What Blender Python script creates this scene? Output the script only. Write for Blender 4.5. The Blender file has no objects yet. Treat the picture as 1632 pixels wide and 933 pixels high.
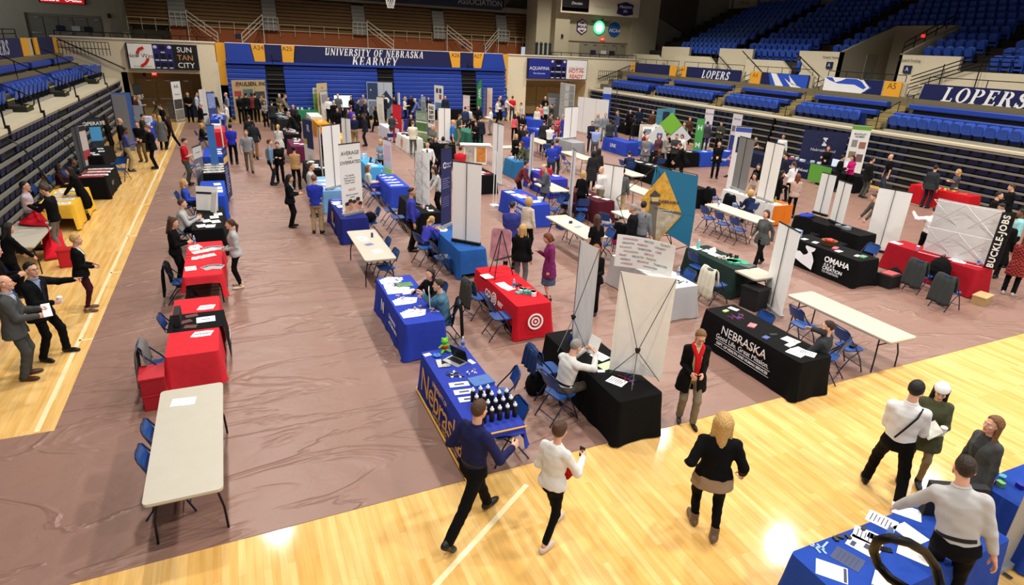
import bpy,math,random
import numpy as np
from mathutils import Matrix,Vector
rnd=random.Random(7)
SC=bpy.context.scene
COL=SC.collection
PI=math.pi
# ---------------------------------------------------------------- camera
F,PITCH,YAW,ROLL,CAMH=971.18,.3835,.4305,.0462,5.4854
def _cam():
 cy,sy,cp,sp=math.cos(YAW),math.sin(YAW),math.cos(PITCH),math.sin(PITCH)
 fw=Vector((sy*cp,cy*cp,-sp));rt=Vector((cy,-sy,0));up=rt.cross(fw)
 c,s=math.cos(ROLL),math.sin(ROLL)
 return rt*c+up*s,-rt*s+up*c,fw
CR,CU,CF=_cam()
cam=bpy.data.objects.new('camera',bpy.data.cameras.new('camera'))
COL.objects.link(cam)
cam.data.sensor_width=36;cam.data.lens=36*F/1632;cam.data.clip_end=300
m=Matrix.Identity(4)
for i in range(3):
 m[i][0],m[i][1],m[i][2]=CR[i],CU[i],-CF[i]
m[2][3]=CAMH
cam.matrix_world=m
SC.camera=cam
def at(px,py,z=0.):
 """world point at height z seen at a pixel of the photograph"""
 d=CR*((px-816)/F)-CU*((py-466.5)/F)+CF
 t=(z-CAMH)/d.z
 return Vector((0,0,CAMH))+d*t
 # ---------------------------------------------------------------- light
w=bpy.data.worlds.new('world');SC.world=w;w.use_nodes=True
w.node_tree.nodes['Background'].inputs[0].default_value=(.78,.86,1,1)
w.node_tree.nodes['Background'].inputs[1].default_value=.6
SC.view_settings.view_transform='Standard';SC.view_settings.look='None'
SC.view_settings.exposure=0.;SC.view_settings.gamma=1.;SC.view_settings.use_curve_mapping=False
for ix,lx in enumerate((-.2,8.8,17.8,26.6)):
 for iy,ly in enumerate((-3,4.4,12.4,20.4,28.4,36.4,44.4)):
  L=bpy.data.lights.new('high_bay_lamp','SPOT');L.energy=2250*(.72 if lx < 0 and ly < 10 else 1);L.color=(1,.955,.885)
  L.spot_size=2.42;L.spot_blend=.45;L.shadow_soft_size=.34
  o=bpy.data.objects.new('high_bay_lamp',L);o.location=(lx,ly,12.2);COL.objects.link(o)
SC.cycles.max_bounces=6;SC.cycles.diffuse_bounces=3;SC.cycles.glossy_bounces=3
SC.cycles.use_denoising=True
SC.cycles.sample_clamp_indirect=6
# ---------------------------------------------------------------- materials
def lin(h):
 if isinstance(h,str):
  h=h.lstrip('#');h=''.join(c*2 for c in h) if len(h)==3 else h;h=[int(h[i:i+2],16)/255 for i in (0,2,4)]
  return tuple(c/12.92 if c <= .04045 else ((c+.055)/1.055)**2.4 for c in h)
 return tuple(h)
_M={}
def mat(h,rough=.6,metal=0.,kind=None,emit=0.,spec=.35):
 key=(h,rough,metal,kind,emit)
 if key in _M:return _M[key]
 m=bpy.data.materials.new('surface_%s' % h.lstrip('#'));m.use_nodes=True
 nt=m.node_tree;b=nt.nodes['Principled BSDF'];c=lin(h)
 b.inputs['Base Color'].default_value=(*c,1);b.inputs['Roughness'].default_value=rough
 b.inputs['Metallic'].default_value=metal;b.inputs['Specular IOR Level'].default_value=spec
 if emit:
  b.inputs['Emission Color'].default_value=(*c,1);b.inputs['Emission Strength'].default_value=emit
 if kind:
  tc=nt.nodes.new('ShaderNodeTexCoord');n=nt.nodes.new('ShaderNodeTexNoise')
  sc_,amt,bst={'cloth':(9,.10,.35),'wear':(3,.22,.1),'hair':(60,.3,.8),'paint':(5,.06,.05),'print':(7,.7,0)}[kind]
  n.inputs['Scale'].default_value=sc_;n.inputs['Detail'].default_value=5
  nt.links.new(tc.outputs['Object'],n.inputs['Vector'])
  mx=nt.nodes.new('ShaderNodeMix');mx.data_type='RGBA'
  mx.inputs[6].default_value=(*[v*(1-amt) for v in c],1);mx.inputs[7].default_value=(*[min(1,v*(1+amt)) for v in c],1)
  nt.links.new(n.outputs['Fac'],mx.inputs[0]);nt.links.new(mx.outputs[2],b.inputs['Base Color'])
  if bst:
   bp=nt.nodes.new('ShaderNodeBump');bp.inputs['Strength'].default_value=bst;bp.inputs['Distance'].default_value=.02
   nt.links.new(n.outputs['Fac'],bp.inputs['Height']);nt.links.new(bp.outputs['Normal'],b.inputs['Normal'])
 _M[key]=m
 return m
def cloth(h):
 c=lin(h) # black cloth is blacker than its screen colour suggests
 return mat('#%02x%02x%02x' % tuple(int(255*.62*(((v*12.92) if v < .0031 else 1.055*v**(1/2.4)-.055))) for v in c) if max(c) < .02 else h,.85,0,'cloth',spec=.12)
def paint(h,r=.5):return mat(h,r,0,'paint')
NAVYM=mat('#1b2c58',.35,.1);STEEL=mat('#2a2d33',.4,.5);CHROME=mat('#b9bcc0',.25,.9);WHITE=paint('#e9e8e4');BLACK=mat('#0d0d0f',.5)
PAPER=mat('#f2f2f0',.7)
def glassy(h,alpha=.35):
 m=bpy.data.materials.new('clear_plastic');m.use_nodes=True;b=m.node_tree.nodes['Principled BSDF']
 b.inputs['Base Color'].default_value=(*lin(h),1);b.inputs['Roughness'].default_value=.08
 b.inputs['Transmission Weight'].default_value=1-alpha;b.inputs['IOR'].default_value=1.3
 return m
 # ---------------------------------------------------------------- mesh builder
class MB:
 def __init__(s):s.v=[];s.f=[];s.m=[];s.k=0
 def add(s,vs,fs,M=None):
  n=len(s.v)
  s.v += [tuple(M @ Vector(p)) for p in vs] if M is not None else [tuple(p) for p in vs]
  s.f += [tuple(i+n for i in f) for f in fs];s.m += [s.k]*len(fs)
  return s
 def box(s,c,d,M=None,bev=0):
  x,y,z=c;a,b,e=d[0]/2,d[1]/2,d[2]/2
  if bev:
   return s.prism(rrect(x-a,y-b,x+a,y+b,bev,3),z-e,z+e,M)
  vs=[(x+i*a,y+j*b,z+k*e) for k in (-1,1) for j in (-1,1) for i in (-1,1)]
  return s.add(vs,[(0,2,3,1),(4,5,7,6),(0,1,5,4),(2,6,7,3),(0,4,6,2),(1,3,7,5)],M)
 def prism(s,poly,z0,z1,M=None):
  n=len(poly)
  vs=[(p[0],p[1],z0) for p in poly]+[(p[0],p[1],z1) for p in poly]
  fs=[tuple(range(n-1,-1,-1)),tuple(range(n,2*n))]+[(i,(i+1) % n,n+(i+1) % n,n+i) for i in range(n)]
  return s.add(vs,fs,M)
 def tube(s,pts,r,n=8,M=None,closed=False):
  P=[Vector(p) for p in pts];vs=[];fs=[];N=len(P)
  R=r if isinstance(r,(list,tuple)) else [r]*N
  up=None
  for i,p in enumerate(P):
   a=P[i-1] if (i > 0 or closed) else p;b=P[(i+1) % N] if (i < N-1 or closed) else p
   t=(b-a).normalized()
   if up is None:up=t.orthogonal().normalized()
   up=(up-t*up.dot(t))
   up=up.normalized() if up.length > 1e-5 else t.orthogonal().normalized()
   sd=t.cross(up)
   for k in range(n):
    an=2*PI*k/n;vs.append(p+(up*math.cos(an)+sd*math.sin(an))*R[i])
  for i in range(N if closed else N-1):
   j=(i+1) % N
   fs += [(i*n+k,i*n+(k+1) % n,j*n+(k+1) % n,j*n+k) for k in range(n)]
  if not closed:fs += [tuple(range(n-1,-1,-1)),tuple((N-1)*n+k for k in range(n))]
  return s.add(vs,fs,M)
 def lathe(s,prof,n=16,M=None):
  vs=[];N=len(prof)
  for r,z in prof:vs += [(r*math.cos(2*PI*k/n),r*math.sin(2*PI*k/n),z) for k in range(n)]
  fs=[(i*n+k,i*n+(k+1) % n,(i+1)*n+(k+1) % n,(i+1)*n+k) for i in range(N-1) for k in range(n)]
  fs += [tuple(range(n-1,-1,-1)),tuple((N-1)*n+k for k in range(n))]
  return s.add(vs,fs,M)
 def ball(s,c,r,n=12,M=None):
  r=r if isinstance(r,(list,tuple)) else (r,r,r)
  vs=[(c[0],c[1],c[2]-r[2])];h=n//2
  for i in range(1,h):
   a=PI*i/h-PI/2
   vs += [(c[0]+r[0]*math.cos(a)*math.cos(2*PI*k/n),c[1]+r[1]*math.cos(a)*math.sin(2*PI*k/n),c[2]+r[2]*math.sin(a)) for k in range(n)]
  vs.append((c[0],c[1],c[2]+r[2]));T=len(vs)-1
  fs=[(0,1+(k+1) % n,1+k) for k in range(n)]
  for i in range(h-2):fs += [(1+i*n+k,1+i*n+(k+1) % n,1+(i+1)*n+(k+1) % n,1+(i+1)*n+k) for k in range(n)]
  fs += [(T,1+(h-2)*n+k,1+(h-2)*n+(k+1) % n) for k in range(n)]
  return s.add(vs,fs,M)
 def grid(s,fn,nu,nv,M=None):
  vs=[fn(i/nu,j/nv) for j in range(nv+1) for i in range(nu+1)]
  return s.add(vs,[(j*(nu+1)+i,j*(nu+1)+i+1,(j+1)*(nu+1)+i+1,(j+1)*(nu+1)+i) for j in range(nv) for i in range(nu)],M)
 def mesh(s,name,smooth=False):
  me=bpy.data.meshes.new(name);me.from_pydata(s.v,[],s.f);me.update()
  if any(s.m):me.polygons.foreach_set('material_index',s.m)
  if smooth:shade(me,smooth)
  return me
def shade(me,angle=True):
 me.polygons.foreach_set('use_smooth',[True]*len(me.polygons))
 if angle is not True:
  try:me.set_sharp_from_angle(angle=math.radians(angle))
  except Exception:pass
def rrect(x0,y0,x1,y1,r,n=4):
 p=[]
 for cx,cy,a in ((x1-r,y1-r,0),(x0+r,y1-r,90),(x0+r,y0+r,180),(x1-r,y0+r,270)):
  p += [(cx+r*math.cos(math.radians(a+90*k/n)),cy+r*math.sin(math.radians(a+90*k/n))) for k in range(n+1)]
 return p
def circ(cx,cy,rx,ry=None,n=24):return [(cx+rx*math.cos(2*PI*k/n),cy+(ry or rx)*math.sin(2*PI*k/n)) for k in range(n)]
def put(name,me,mats,parent=None,M=None):
 """link one mesh object; the materials sit on the object so meshes can be shared"""
 if isinstance(me,MB):me=me.mesh(name)
 mats=mats if isinstance(mats,(list,tuple)) else [mats]
 while len(me.materials) < len(mats):me.materials.append(None)
 o=bpy.data.objects.new(name,me);COL.objects.link(o)
 if parent is not None:o.parent=parent
 if M is not None:o.matrix_local=M
 for i,mm in enumerate(mats):
  o.material_slots[i].link='OBJECT';o.material_slots[i].material=mm
 return o
def tag(o,label,cat,group=None):
 o['label']=label;o['category']=cat
 if group:o['group']=group
 return o
def thing(name,label,cat,loc=(0,0,0),rz=0.,group=None,M=None):
 o=bpy.data.objects.new(name,None);COL.objects.link(o);o.empty_display_size=.1
 if M is not None:o.matrix_world=M
 else:o.location=loc;o.rotation_euler=(0,0,rz)
 return tag(o,label,cat,group)
def struct(name,me,m):
 o=put(name,me,m);o['kind']='structure'
 return o
def TR(x,y,z=0,rz=0.,rx=0.,ry=0.):
 return Matrix.Translation((x,y,z)) @ Matrix.Rotation(rz,4,'Z') @ Matrix.Rotation(ry,4,'Y') @ Matrix.Rotation(rx,4,'X')
def frame(o,x,y,z=None):
 """matrix with given origin and x / y axes (z = x cross y)"""
 x=Vector(x).normalized();y=Vector(y).normalized();z=Vector(z) if z else x.cross(y)
 m=Matrix.Identity(4)
 for i in range(3):m[i][0],m[i][1],m[i][2],m[i][3]=x[i],y[i],z[i],o[i]
 return m
_T={}
def text_mesh(s,size,bold=0.,shear=0.,align='CENTER',space=1.,line=1.):
 key=(s,size,bold,shear,align,space,line)
 if key not in _T:
  cu=bpy.data.curves.new('t','FONT');cu.body=s;cu.size=size;cu.align_x=align;cu.align_y='CENTER'
  cu.offset=bold*size;cu.shear=shear;cu.space_character=space;cu.space_line=line;cu.extrude=.001;cu.resolution_u=3
  ob=bpy.data.objects.new('t',cu);COL.objects.link(ob)
  me=bpy.data.meshes.new_from_object(ob);bpy.data.objects.remove(ob)
  _T[key]=me
 return _T[key]
def words(s,size,m,parent,M,**k):
 return put('lettering',text_mesh(s,size,**k),m,parent,M)
 # ------------------------------------------------ a bold serif alphabet for the painted arena names
def _arc(cx,cy,rx,ry,a0,a1,th,tv,n=14):
 q=[]
 for i in range(n):
  a,b=[math.radians(a0+(a1-a0)*(i+k)/n) for k in (0,1)]
  q.append([(cx+rx*math.cos(a),cy+ry*math.sin(a)),(cx+rx*math.cos(b),cy+ry*math.sin(b)),
   (cx+(rx-th)*math.cos(b),cy+(ry-tv)*math.sin(b)),(cx+(rx-th)*math.cos(a),cy+(ry-tv)*math.sin(a))])
 return q
def _r(x0,y0,x1,y1):return [[(x0,y0),(x1,y0),(x1,y1),(x0,y1)]]
def _stem(x,w=.2,b=1,t=1):return _r(x,0,x+w,1)+(_r(x-.08,0,x+w+.08,.06) if b else [])+(_r(x-.08,.94,x+w+.08,1) if t else [])
def _dg(x0,y0,x1,y1,w):return [[(x0,y0),(x0+w,y0),(x1+w,y1),(x1,y1)]]
SERIF={
 'L':(.72,lambda:_stem(.1)+_r(.3,0,.68,.08)+_r(.6,0,.68,.26)),
 'I':(.42,lambda:_stem(.11)),
 'O':(.88,lambda:_arc(.44,.5,.4,.52,0,360,.2,.07,28)),
 'P':(.76,lambda:_stem(.1)+_arc(.36,.73,.34,.27,-90,90,.19,.07)+_r(.3,.93,.38,1)+_r(.3,.46,.38,.53)),
 'R':(.86,lambda:_stem(.1)+_arc(.36,.74,.32,.26,-90,90,.19,.07)+_r(.3,.93,.38,1)+_r(.3,.48,.38,.55)+_dg(.6,0,.36,.52,.2)+_r(.58,0,.86,.06)),
 'B':(.8,lambda:_stem(.1)+_arc(.36,.76,.3,.24,-90,90,.19,.07)+_arc(.36,.27,.36,.27,-90,90,.2,.07)+_r(.3,.93,.38,1)+_r(.3,.49,.38,.55)+_r(.3,0,.38,.07)),
 'E':(.74,lambda:_stem(.1)+_r(.3,0,.68,.08)+_r(.3,.92,.64,1)+_r(.6,0,.68,.25)+_r(.57,.77,.64,1)+_r(.3,.47,.5,.54)+_r(.47,.36,.53,.65)),
 'F':(.7,lambda:_stem(.1)+_r(.3,.92,.66,1)+_r(.59,.75,.66,1)+_r(.3,.45,.5,.52)+_r(.47,.34,.53,.63)),
 'S':(.66,lambda:_arc(.33,.74,.27,.28,10,205,.19,.09)+_arc(.33,.27,.3,.29,-165,25,.2,.09)+[[(.06,.64),(.3,.4),(.62,.36),(.34,.64)]]+_r(.53,.68,.6,.98)+_r(.03,.02,.1,.32)),
 'U':(.88,lambda:_stem(.1,b=0)+_stem(.64,.1,b=0)+_r(.1,.32,.3,.4)+_arc(.42,.34,.32,.36,180,360,.2,.09)),
 'N':(.92,lambda:_stem(.1,.09)+_stem(.7,.09,b=0)+_dg(.6,0,.06,1,.2)),
 'V':(.86,lambda:_dg(.34,0,.06,1,.2)+_dg(.4,0,.68,1,.09)+_r(0,.94,.34,1)+_r(.6,.94,.86,1)),
 'T':(.8,lambda:_stem(.3,t=0)+_r(.05,.92,.75,1)+_r(.05,.74,.12,1)+_r(.68,.74,.75,1)),
 'Y':(.84,lambda:_r(.32,0,.52,.5)+_r(.24,0,.6,.06)+_dg(.32,.45,.06,1,.2)+_dg(.44,.45,.68,1,.09)+_r(0,.94,.32,1)+_r(.6,.94,.84,1)),
 'A':(.9,lambda:_dg(.1,0,.38,1,.09)+_dg(.62,0,.38,1,.2)+_r(.26,.28,.62,.36)+_r(.02,0,.28,.06)+_r(.55,0,.9,.06)),
 'K':(.9,lambda:_stem(.1)+_dg(.28,.4,.66,1,.1)+_dg(.62,0,.36,.56,.22)+_r(.56,0,.9,.06)+_r(.56,.94,.84,1)),
 ' ':(.45,lambda:[])}
def serif(s,h,m,parent,M,shear=.25,wide=1.,gap=.1):
 b=MB();x=0
 tot=sum(SERIF[c][0]+gap for c in s)*wide*h
 for c in s:
  wd,fn=SERIF[c]
  for k,poly in enumerate(fn()):
   b.prism([((x+p[0])*wide*h-tot/2+shear*h*(p[1]-.5),(p[1]-.5)*h) for p in poly],0,.004+.0003*(k % 5))
  x += wd+gap
 return put('lettering',b,m,parent,M)
 # ================================================================ floor
def wood_mat():
 m=bpy.data.materials.new('maple_boards');m.use_nodes=True;nt=m.node_tree;b=nt.nodes['Principled BSDF']
 tc=nt.nodes.new('ShaderNodeTexCoord');mp=nt.nodes.new('ShaderNodeMapping');mp.inputs['Rotation'].default_value=(0,0,PI/2)
 nt.links.new(tc.outputs['Object'],mp.inputs['Vector'])
 br=nt.nodes.new('ShaderNodeTexBrick');br.offset=.37;br.offset_frequency=3
 for k,v in (('Scale',1.),('Brick Width',1.3),('Row Height',.085),('Mortar Size',.0011),('Mortar Smooth',.2),('Bias',0.)):br.inputs[k].default_value=v
 br.inputs['Color1'].default_value=(*lin('#e2b164'),1);br.inputs['Color2'].default_value=(*lin('#efc884'),1);br.inputs['Mortar'].default_value=(*lin('#c0914c'),1)
 nt.links.new(mp.outputs[0],br.inputs['Vector'])
 n=nt.nodes.new('ShaderNodeTexNoise');n.inputs['Scale'].default_value=1.;n.inputs['Detail'].default_value=6
 m2=nt.nodes.new('ShaderNodeMapping');m2.inputs['Scale'].default_value=(14,1.1,1);nt.links.new(tc.outputs['Object'],m2.inputs['Vector']);nt.links.new(m2.outputs[0],n.inputs['Vector'])
 mx=nt.nodes.new('ShaderNodeMix');mx.data_type='RGBA';mx.blend_type='MULTIPLY';mx.inputs[0].default_value=.55
 rp=nt.nodes.new('ShaderNodeValToRGB');rp.color_ramp.elements[0].position=.3;rp.color_ramp.elements[0].color=(.72,.62,.5,1);rp.color_ramp.elements[1].position=.62;rp.color_ramp.elements[1].color=(1,1,1,1)
 nt.links.new(n.outputs['Fac'],rp.inputs[0]);nt.links.new(br.outputs['Color'],mx.inputs[6]);nt.links.new(rp.outputs[0],mx.inputs[7]);nt.links.new(mx.outputs[2],b.inputs['Base Color'])
 b.inputs['Roughness'].default_value=.09;b.inputs['Specular IOR Level'].default_value=.22
 return m
def cover_mat():
 m=bpy.data.materials.new('brown_vinyl');m.use_nodes=True;nt=m.node_tree;b=nt.nodes['Principled BSDF']
 tc=nt.nodes.new('ShaderNodeTexCoord')
 def noise(scale,det,dist,sx=1,sy=1):
  mp=nt.nodes.new('ShaderNodeMapping');mp.inputs['Scale'].default_value=(sx,sy,1);mp.inputs['Rotation'].default_value=(0,0,.12)
  n=nt.nodes.new('ShaderNodeTexNoise');n.inputs['Scale'].default_value=scale;n.inputs['Detail'].default_value=det;n.inputs['Distortion'].default_value=dist
  nt.links.new(tc.outputs['Object'],mp.inputs[0]);nt.links.new(mp.outputs[0],n.inputs['Vector']);return n
 a=noise(.55,4,1.2,.55,1.6);c=noise(.3,3,.3)
 # long creases: thin ridges of the stretched noise
 r=nt.nodes.new('ShaderNodeMath');r.operation='SUBTRACT';r.inputs[1].default_value=.5;nt.links.new(a.outputs['Fac'],r.inputs[0])
 ab=nt.nodes.new('ShaderNodeMath');ab.operation='ABSOLUTE';nt.links.new(r.outputs[0],ab.inputs[0])
 cr=nt.nodes.new('ShaderNodeValToRGB');cr.color_ramp.elements[0].color=(1,1,1,1);cr.color_ramp.elements[1].position=.035;cr.color_ramp.elements[1].color=(0,0,0,1)
 nt.links.new(ab.outputs[0],cr.inputs[0])
 ad=nt.nodes.new('ShaderNodeMath');ad.operation='ADD';nt.links.new(cr.outputs[0],ad.inputs[0])
 d=noise(2.2,6,.6,1,1.4);nt.links.new(d.outputs['Fac'],ad.inputs[1])
 bp=nt.nodes.new('ShaderNodeBump');bp.inputs['Strength'].default_value=.55;bp.inputs['Distance'].default_value=.035
 nt.links.new(ad.outputs[0],bp.inputs['Height']);nt.links.new(bp.outputs[0],b.inputs['Normal'])
 mx=nt.nodes.new('ShaderNodeMix');mx.data_type='RGBA';nt.links.new(c.outputs['Fac'],mx.inputs[0])
 mx.inputs[6].default_value=(*lin('#836356'),1);mx.inputs[7].default_value=(*lin('#967468'),1)
 nt.links.new(mx.outputs[2],b.inputs['Base Color']);b.inputs['Roughness'].default_value=.42;b.inputs['Specular IOR Level'].default_value=.4
 return m
struct('floor',MB().prism([(-14,-8),(40,-8),(40,53.5),(-14,53.5)],-.3,0),wood_mat())
XR,XL=28.4,-6.3
cover=put('floor_cover',MB().prism([(-2.9,9.45),(-2.84,45.6),(27.3,45.6),(27.3,6.9),(15.85,6.6),(-14,5.95),(-14,9.45)],.0008,.006),cover_mat())
tag(cover,'brown vinyl protective sheet laid over the wooden court','floor cover')
b=MB()
for x0,y0,x1,y1 in ((-3.16,9.5,-3.09,46),(-3.13,16.45,-2.9,16.51),(-3.13,19.6,-2.9,19.66),(-3.13,23.4,-2.9,23.46),(-3.13,12.6,-2.9,12.66)):b.box(((x0+x1)/2,(y0+y1)/2,.001),(x1-x0,y1-y0,.002))
struct('trim_1',b,paint('#f3e2b4',.25))
b=MB();b.box((0,0,.001),(.07,3.6,.002),TR(1.6,4.9,0,-.96));struct('trim_2',b,paint('#f3e2b4',.25))
# ================================================================ shell
CREAM=paint('#dccfb2',.8);CREAMD=paint('#b7ab90',.85);TAN=paint('#a98e62',.6);DARK=mat('#0c0b0b',.9);BLUE=paint('#25409a',.4);BLUED=paint('#14245f',.5)
GOLD=paint('#e0a02c',.5);NAVY=paint('#171d4c',.5);BROWN=paint('#6b4a20',.6);ORANGE=paint('#8e4a22',.7);RAIL=mat('#15161a',.4,.4);BEIGE=mat('#b9aa86',.5);GREYST=paint('#8a857c',.8)
def quad(pts,d,n):
 """prism of a polygon in 3-D, thickness d along n"""
 n=Vector(n)*d;N=len(pts);P=[Vector(p) for p in pts]
 return P+[p+n for p in P],[tuple(range(N-1,-1,-1)),tuple(range(N,2*N))]+[(i,(i+1) % N,N+(i+1) % N,N+i) for i in range(N)]
def boxes(*bs):
 b=MB()
 for x0,x1,y0,y1,z0,z1 in bs:b.box(((x0+x1)/2,(y0+y1)/2,(z0+z1)/2),(abs(x1-x0),abs(y1-y0),abs(z1-z0)))
 return b
ZC=3.95
struct('wall_far_left',boxes((-9.6,-5.9,48,48.3,0,4.85),(-5.9,-1.65,48,48.3,2.9,4.85),(-1.65,-.55,48,48.3,0,4.85),(-6.2,-5.9,48,51.3,0,2.9),(-1.65,-1.4,48.3,51.3,0,2.9)),CREAM)
struct('wall_far_right',boxes((20.75,22.45,48,48.3,0,4.85),(22.45,28.1,48,48.3,2.95,4.85),(28.1,33.5,48,48.3,0,4.85),(28.1,28.4,48.3,51,0,2.95),(22.2,22.45,48.3,51,0,2.95)),CREAM)
struct('wall_far_cap',boxes((-9.6,-.5,47.94,48.36,4.85,4.93),(20.75,33.5,47.94,48.36,4.85,4.93)),paint('#e9dec6',.7))
struct('wall_far_recess',boxes((-6.2,-1.4,51.2,51.5,0,3),(22.2,28.4,50.9,51.2,0,3)),paint('#a08a66',.7))
struct('trim_3',boxes((-5.9,-1.65,48.3,51.2,2.9,3.0),(22.45,28.1,48.3,51,2.95,3.05)),TAN)
struct('wall_far_behind_bleachers',boxes((-.5,20.75,48.6,48.9,0,4.8)),DARK)
struct('floor_concourse',boxes((-16,37,48.3,62,ZC-.3,ZC),(31.5,37,-6,48.3,ZC-.3,ZC),(-14,-9.2,-6,48.3,ZC-.3,ZC)),paint('#7d7568',.7))
struct('wall_far_upper',boxes((-3.4,24.6,54,54.3,ZC,5.85)),ORANGE)
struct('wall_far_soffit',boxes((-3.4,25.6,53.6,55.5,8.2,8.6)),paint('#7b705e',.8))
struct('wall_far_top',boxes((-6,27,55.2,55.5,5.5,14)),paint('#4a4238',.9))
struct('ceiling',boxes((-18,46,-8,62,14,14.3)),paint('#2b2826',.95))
struct('wall_left',boxes((-14.3,-14,-8,50,0,14)),paint('#8c8269',.9))
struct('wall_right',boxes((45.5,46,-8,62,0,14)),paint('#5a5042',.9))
# left tower with the doors to the concourse
struct('wall_far_left_tower',boxes((-6.1,-3.3,56.8,57.2,ZC,14),(-17,-12.6,57,57.4,ZC,14),(-12.6,-7.9,57.25,57.6,ZC,14),(-7.9,-6.1,56.6,57.4,ZC,14),(-12.6,-7.9,56.9,57.3,6.25,14),(-6.5,-6.1,55,56.6,ZC,14)),paint('#b3a88c',.85))
struct('wall_far_right_tower',boxes((26.2,27.6,50.7,51.6,ZC,14),(27.6,34,51.3,51.6,ZC,14),(34,36.8,50.7,51.6,ZC,14),(27.6,34,51.15,51.35,6.2,14),(24.8,26.4,51.5,53.6,ZC,14)),paint('#b5a98d',.85))
b=MB();b.add(*quad([(36.8,50.6,8.6),(36.8,50.6,14),(41,50.6,14),(41,50.6,6.9)],.4,(0,1,0)));b.add(*quad([(22.5,53.4,8.5),(26.3,51.4,14),(22.5,53.4,14)],.3,(0,1,0)))
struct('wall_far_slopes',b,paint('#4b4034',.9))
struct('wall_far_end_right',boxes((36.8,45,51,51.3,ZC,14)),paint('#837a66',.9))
struct('wall_far_header',boxes((26.25,34.1,50,50.7,8.35,11)),CREAM)
# ---- doors
def doors(names,x0,x1,y,z0,z1,n,col):
 b=(x1-x0)/n
 for k in range(n):
  bb=boxes((x0+k*b+.03,x0+(k+1)*b-.03,y-.06,y,z0,z1))
  o=struct(names+str(k),bb,paint(col,.55))
  h=MB();h.box((x0+(k+.5)*b,y-.1,z0+1.02),(b*.75,.05,.07));h.box((x0+(k+.62)*b,y-.1,z1-.12),(.3,.06,.06));put('push_bar',h,CHROME,o)
doors('door_1',-12.5,-8.0,57.22,ZC,6.1,5,'#8d8470')
doors('door_2',29.0,33.9,51.28,ZC,6.08,5,'#8d8470')
doors('door_3',-5.75,-2.3,51.18,0,2.35,3,'#a38d66')
doors('door_4',23.6,27.2,50.88,0,2.35,3,'#a38d66')
def sign(name,label,x0,x1,y,z0,z1,m,cat='sign',d=.05,lines=()):
 """flat panel facing -Y; lines = (text, size, colour, dx, dz, opts)"""
 o=put(name,boxes((x0,x1,y-d,y,z0,z1)),m);tag(o,label,cat)
 for t,s,c,dx,dz,*k in lines:words(t,s,c,o,frame(((x0+x1)/2+dx,y-d-.002,(z0+z1)/2+dz),(1,0,0),(0,0,1)),**(k[0] if k else {}))
 return o
def glow(h,s):return mat(h,.5,emit=s)
sign('exit_sign','small red glowing EXIT sign above the doors of the left tower',-10.4,-9.9,57.2,6.38,6.68,glow('#c8281e',1.2),lines=[('EXIT',.17,glow('#ffd0c8',1.5),0,0)])
sign('exit_sign','small red glowing EXIT sign below the neon ring on the right tower',31,31.45,51.1,6.3,6.58,glow('#c8281e',1.2),lines=[('EXIT',.15,glow('#ffd0c8',1.5),0,0)])
sign('exit_sign','red EXIT sign over the doorway under the left scoreboard',-4.75,-4.45,50.9,2.55,2.8,glow('#c8281e',1.2),lines=[('EXIT',.13,glow('#ffd0c8',1.5),0,0)])
sign('alarm_box','dark red fire alarm box beside the EXIT sign under the left scoreboard',-5.3,-5.12,50.9,2.5,2.78,mat('#4a1512',.5),'alarm')
sign('alarm_box','dark red alarm box on the pillar right of the left tower doors',-7.5,-7.27,56.55,6.15,6.45,mat('#4a1512',.5),'alarm')
sign('alarm_box','small black alarm box on the cream wall left of the right tower doors',26.8,27,50.65,6.35,6.65,mat('#2a2220',.5),'alarm')
sign('led_board','red and black LED advertising board above the left tower doors',-11.5,-8.7,56.88,6.95,7.75,mat('#15121a',.4),'display',.15)
o=sign('led_strip','red lit strip with white lettering along the bottom of the LED board',-11.4,-8.8,56.74,6.98,7.4,glow('#b3141a',.8),'display',.02,
 [('Builders.',.32,glow('#fff4ea',1.3),-.75,0,{'bold':.02}),('verizon',.2,glow('#fff4ea',1.3),.85,-.03,{'bold':.015})])
put('check_mark',MB().tube([(-10,56.7,7.28),(-9.85,56.7,7.1),(-9.35,56.7,7.3)],.02,5),glow('#fff4ea',1.3),o)
for k,(x,y,c) in enumerate(((-10.9,57.13,'#1d2447'),(-9.95,57.13,'#d8d6d0'),(-9.2,57.13,'#24222a'))):
 sign('door_notice',('dark blue','white paper','black framed')[k]+' notice on the left tower doors',x,x+.5,y,5.15,5.5,mat(c,.6))
for k,(x,c) in enumerate(((30.15,'#1d2447'),(31.25,'#d8d6d0'),(32.15,'#24222a'))):
 sign('door_notice',('dark blue','white paper','black framed')[k]+' notice on the right tower doors',x,x+.55,51.2,5.15,5.5,mat(c,.6))
sign('door_notice','small dark notice on the tan door beside the tall photo poster',-3.6,-3.3,51.1,1.55,1.95,mat('#2a2320',.6))
# header sponsors and emblems of the right tower
sign('sponsor_board','black and red sponsor board at the left of the cream header',26.35,28.9,49.98,8.5,9.5,mat('#1a1414',.5),lines=[('Dinsdale',.3,WHITE,.1,.1,{'shear':.2})])
put('red_strip',boxes((26.35,28.9,49.93,49.96,8.5,8.75)),mat('#b01f1c',.5),bpy.data.objects['sponsor_board'])
t=put('header_lettering',text_mesh('Holiday Inn',.36),mat('#9db5a8',.5),None,frame((30.3,49.99,8.98),(1,0,0),(0,0,1)));tag(t,'pale green cursive sponsor lettering in the middle of the header','lettering')
o=put('sponsor_badge',MB().prism([(31.75,8.55),(32.6,8.25+.15),(33.45,8.55),(33.35,9.0),(33.45,9.3),(32.6,9.5),(31.75,9.3),(31.85,9.0)],0,.05),mat('#2a2358',.5),None,frame((0,49.98,0),(1,0,0),(0,0,1)));tag(o,'purple badge shaped sponsor sign at the right of the cream header','sign')
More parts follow.
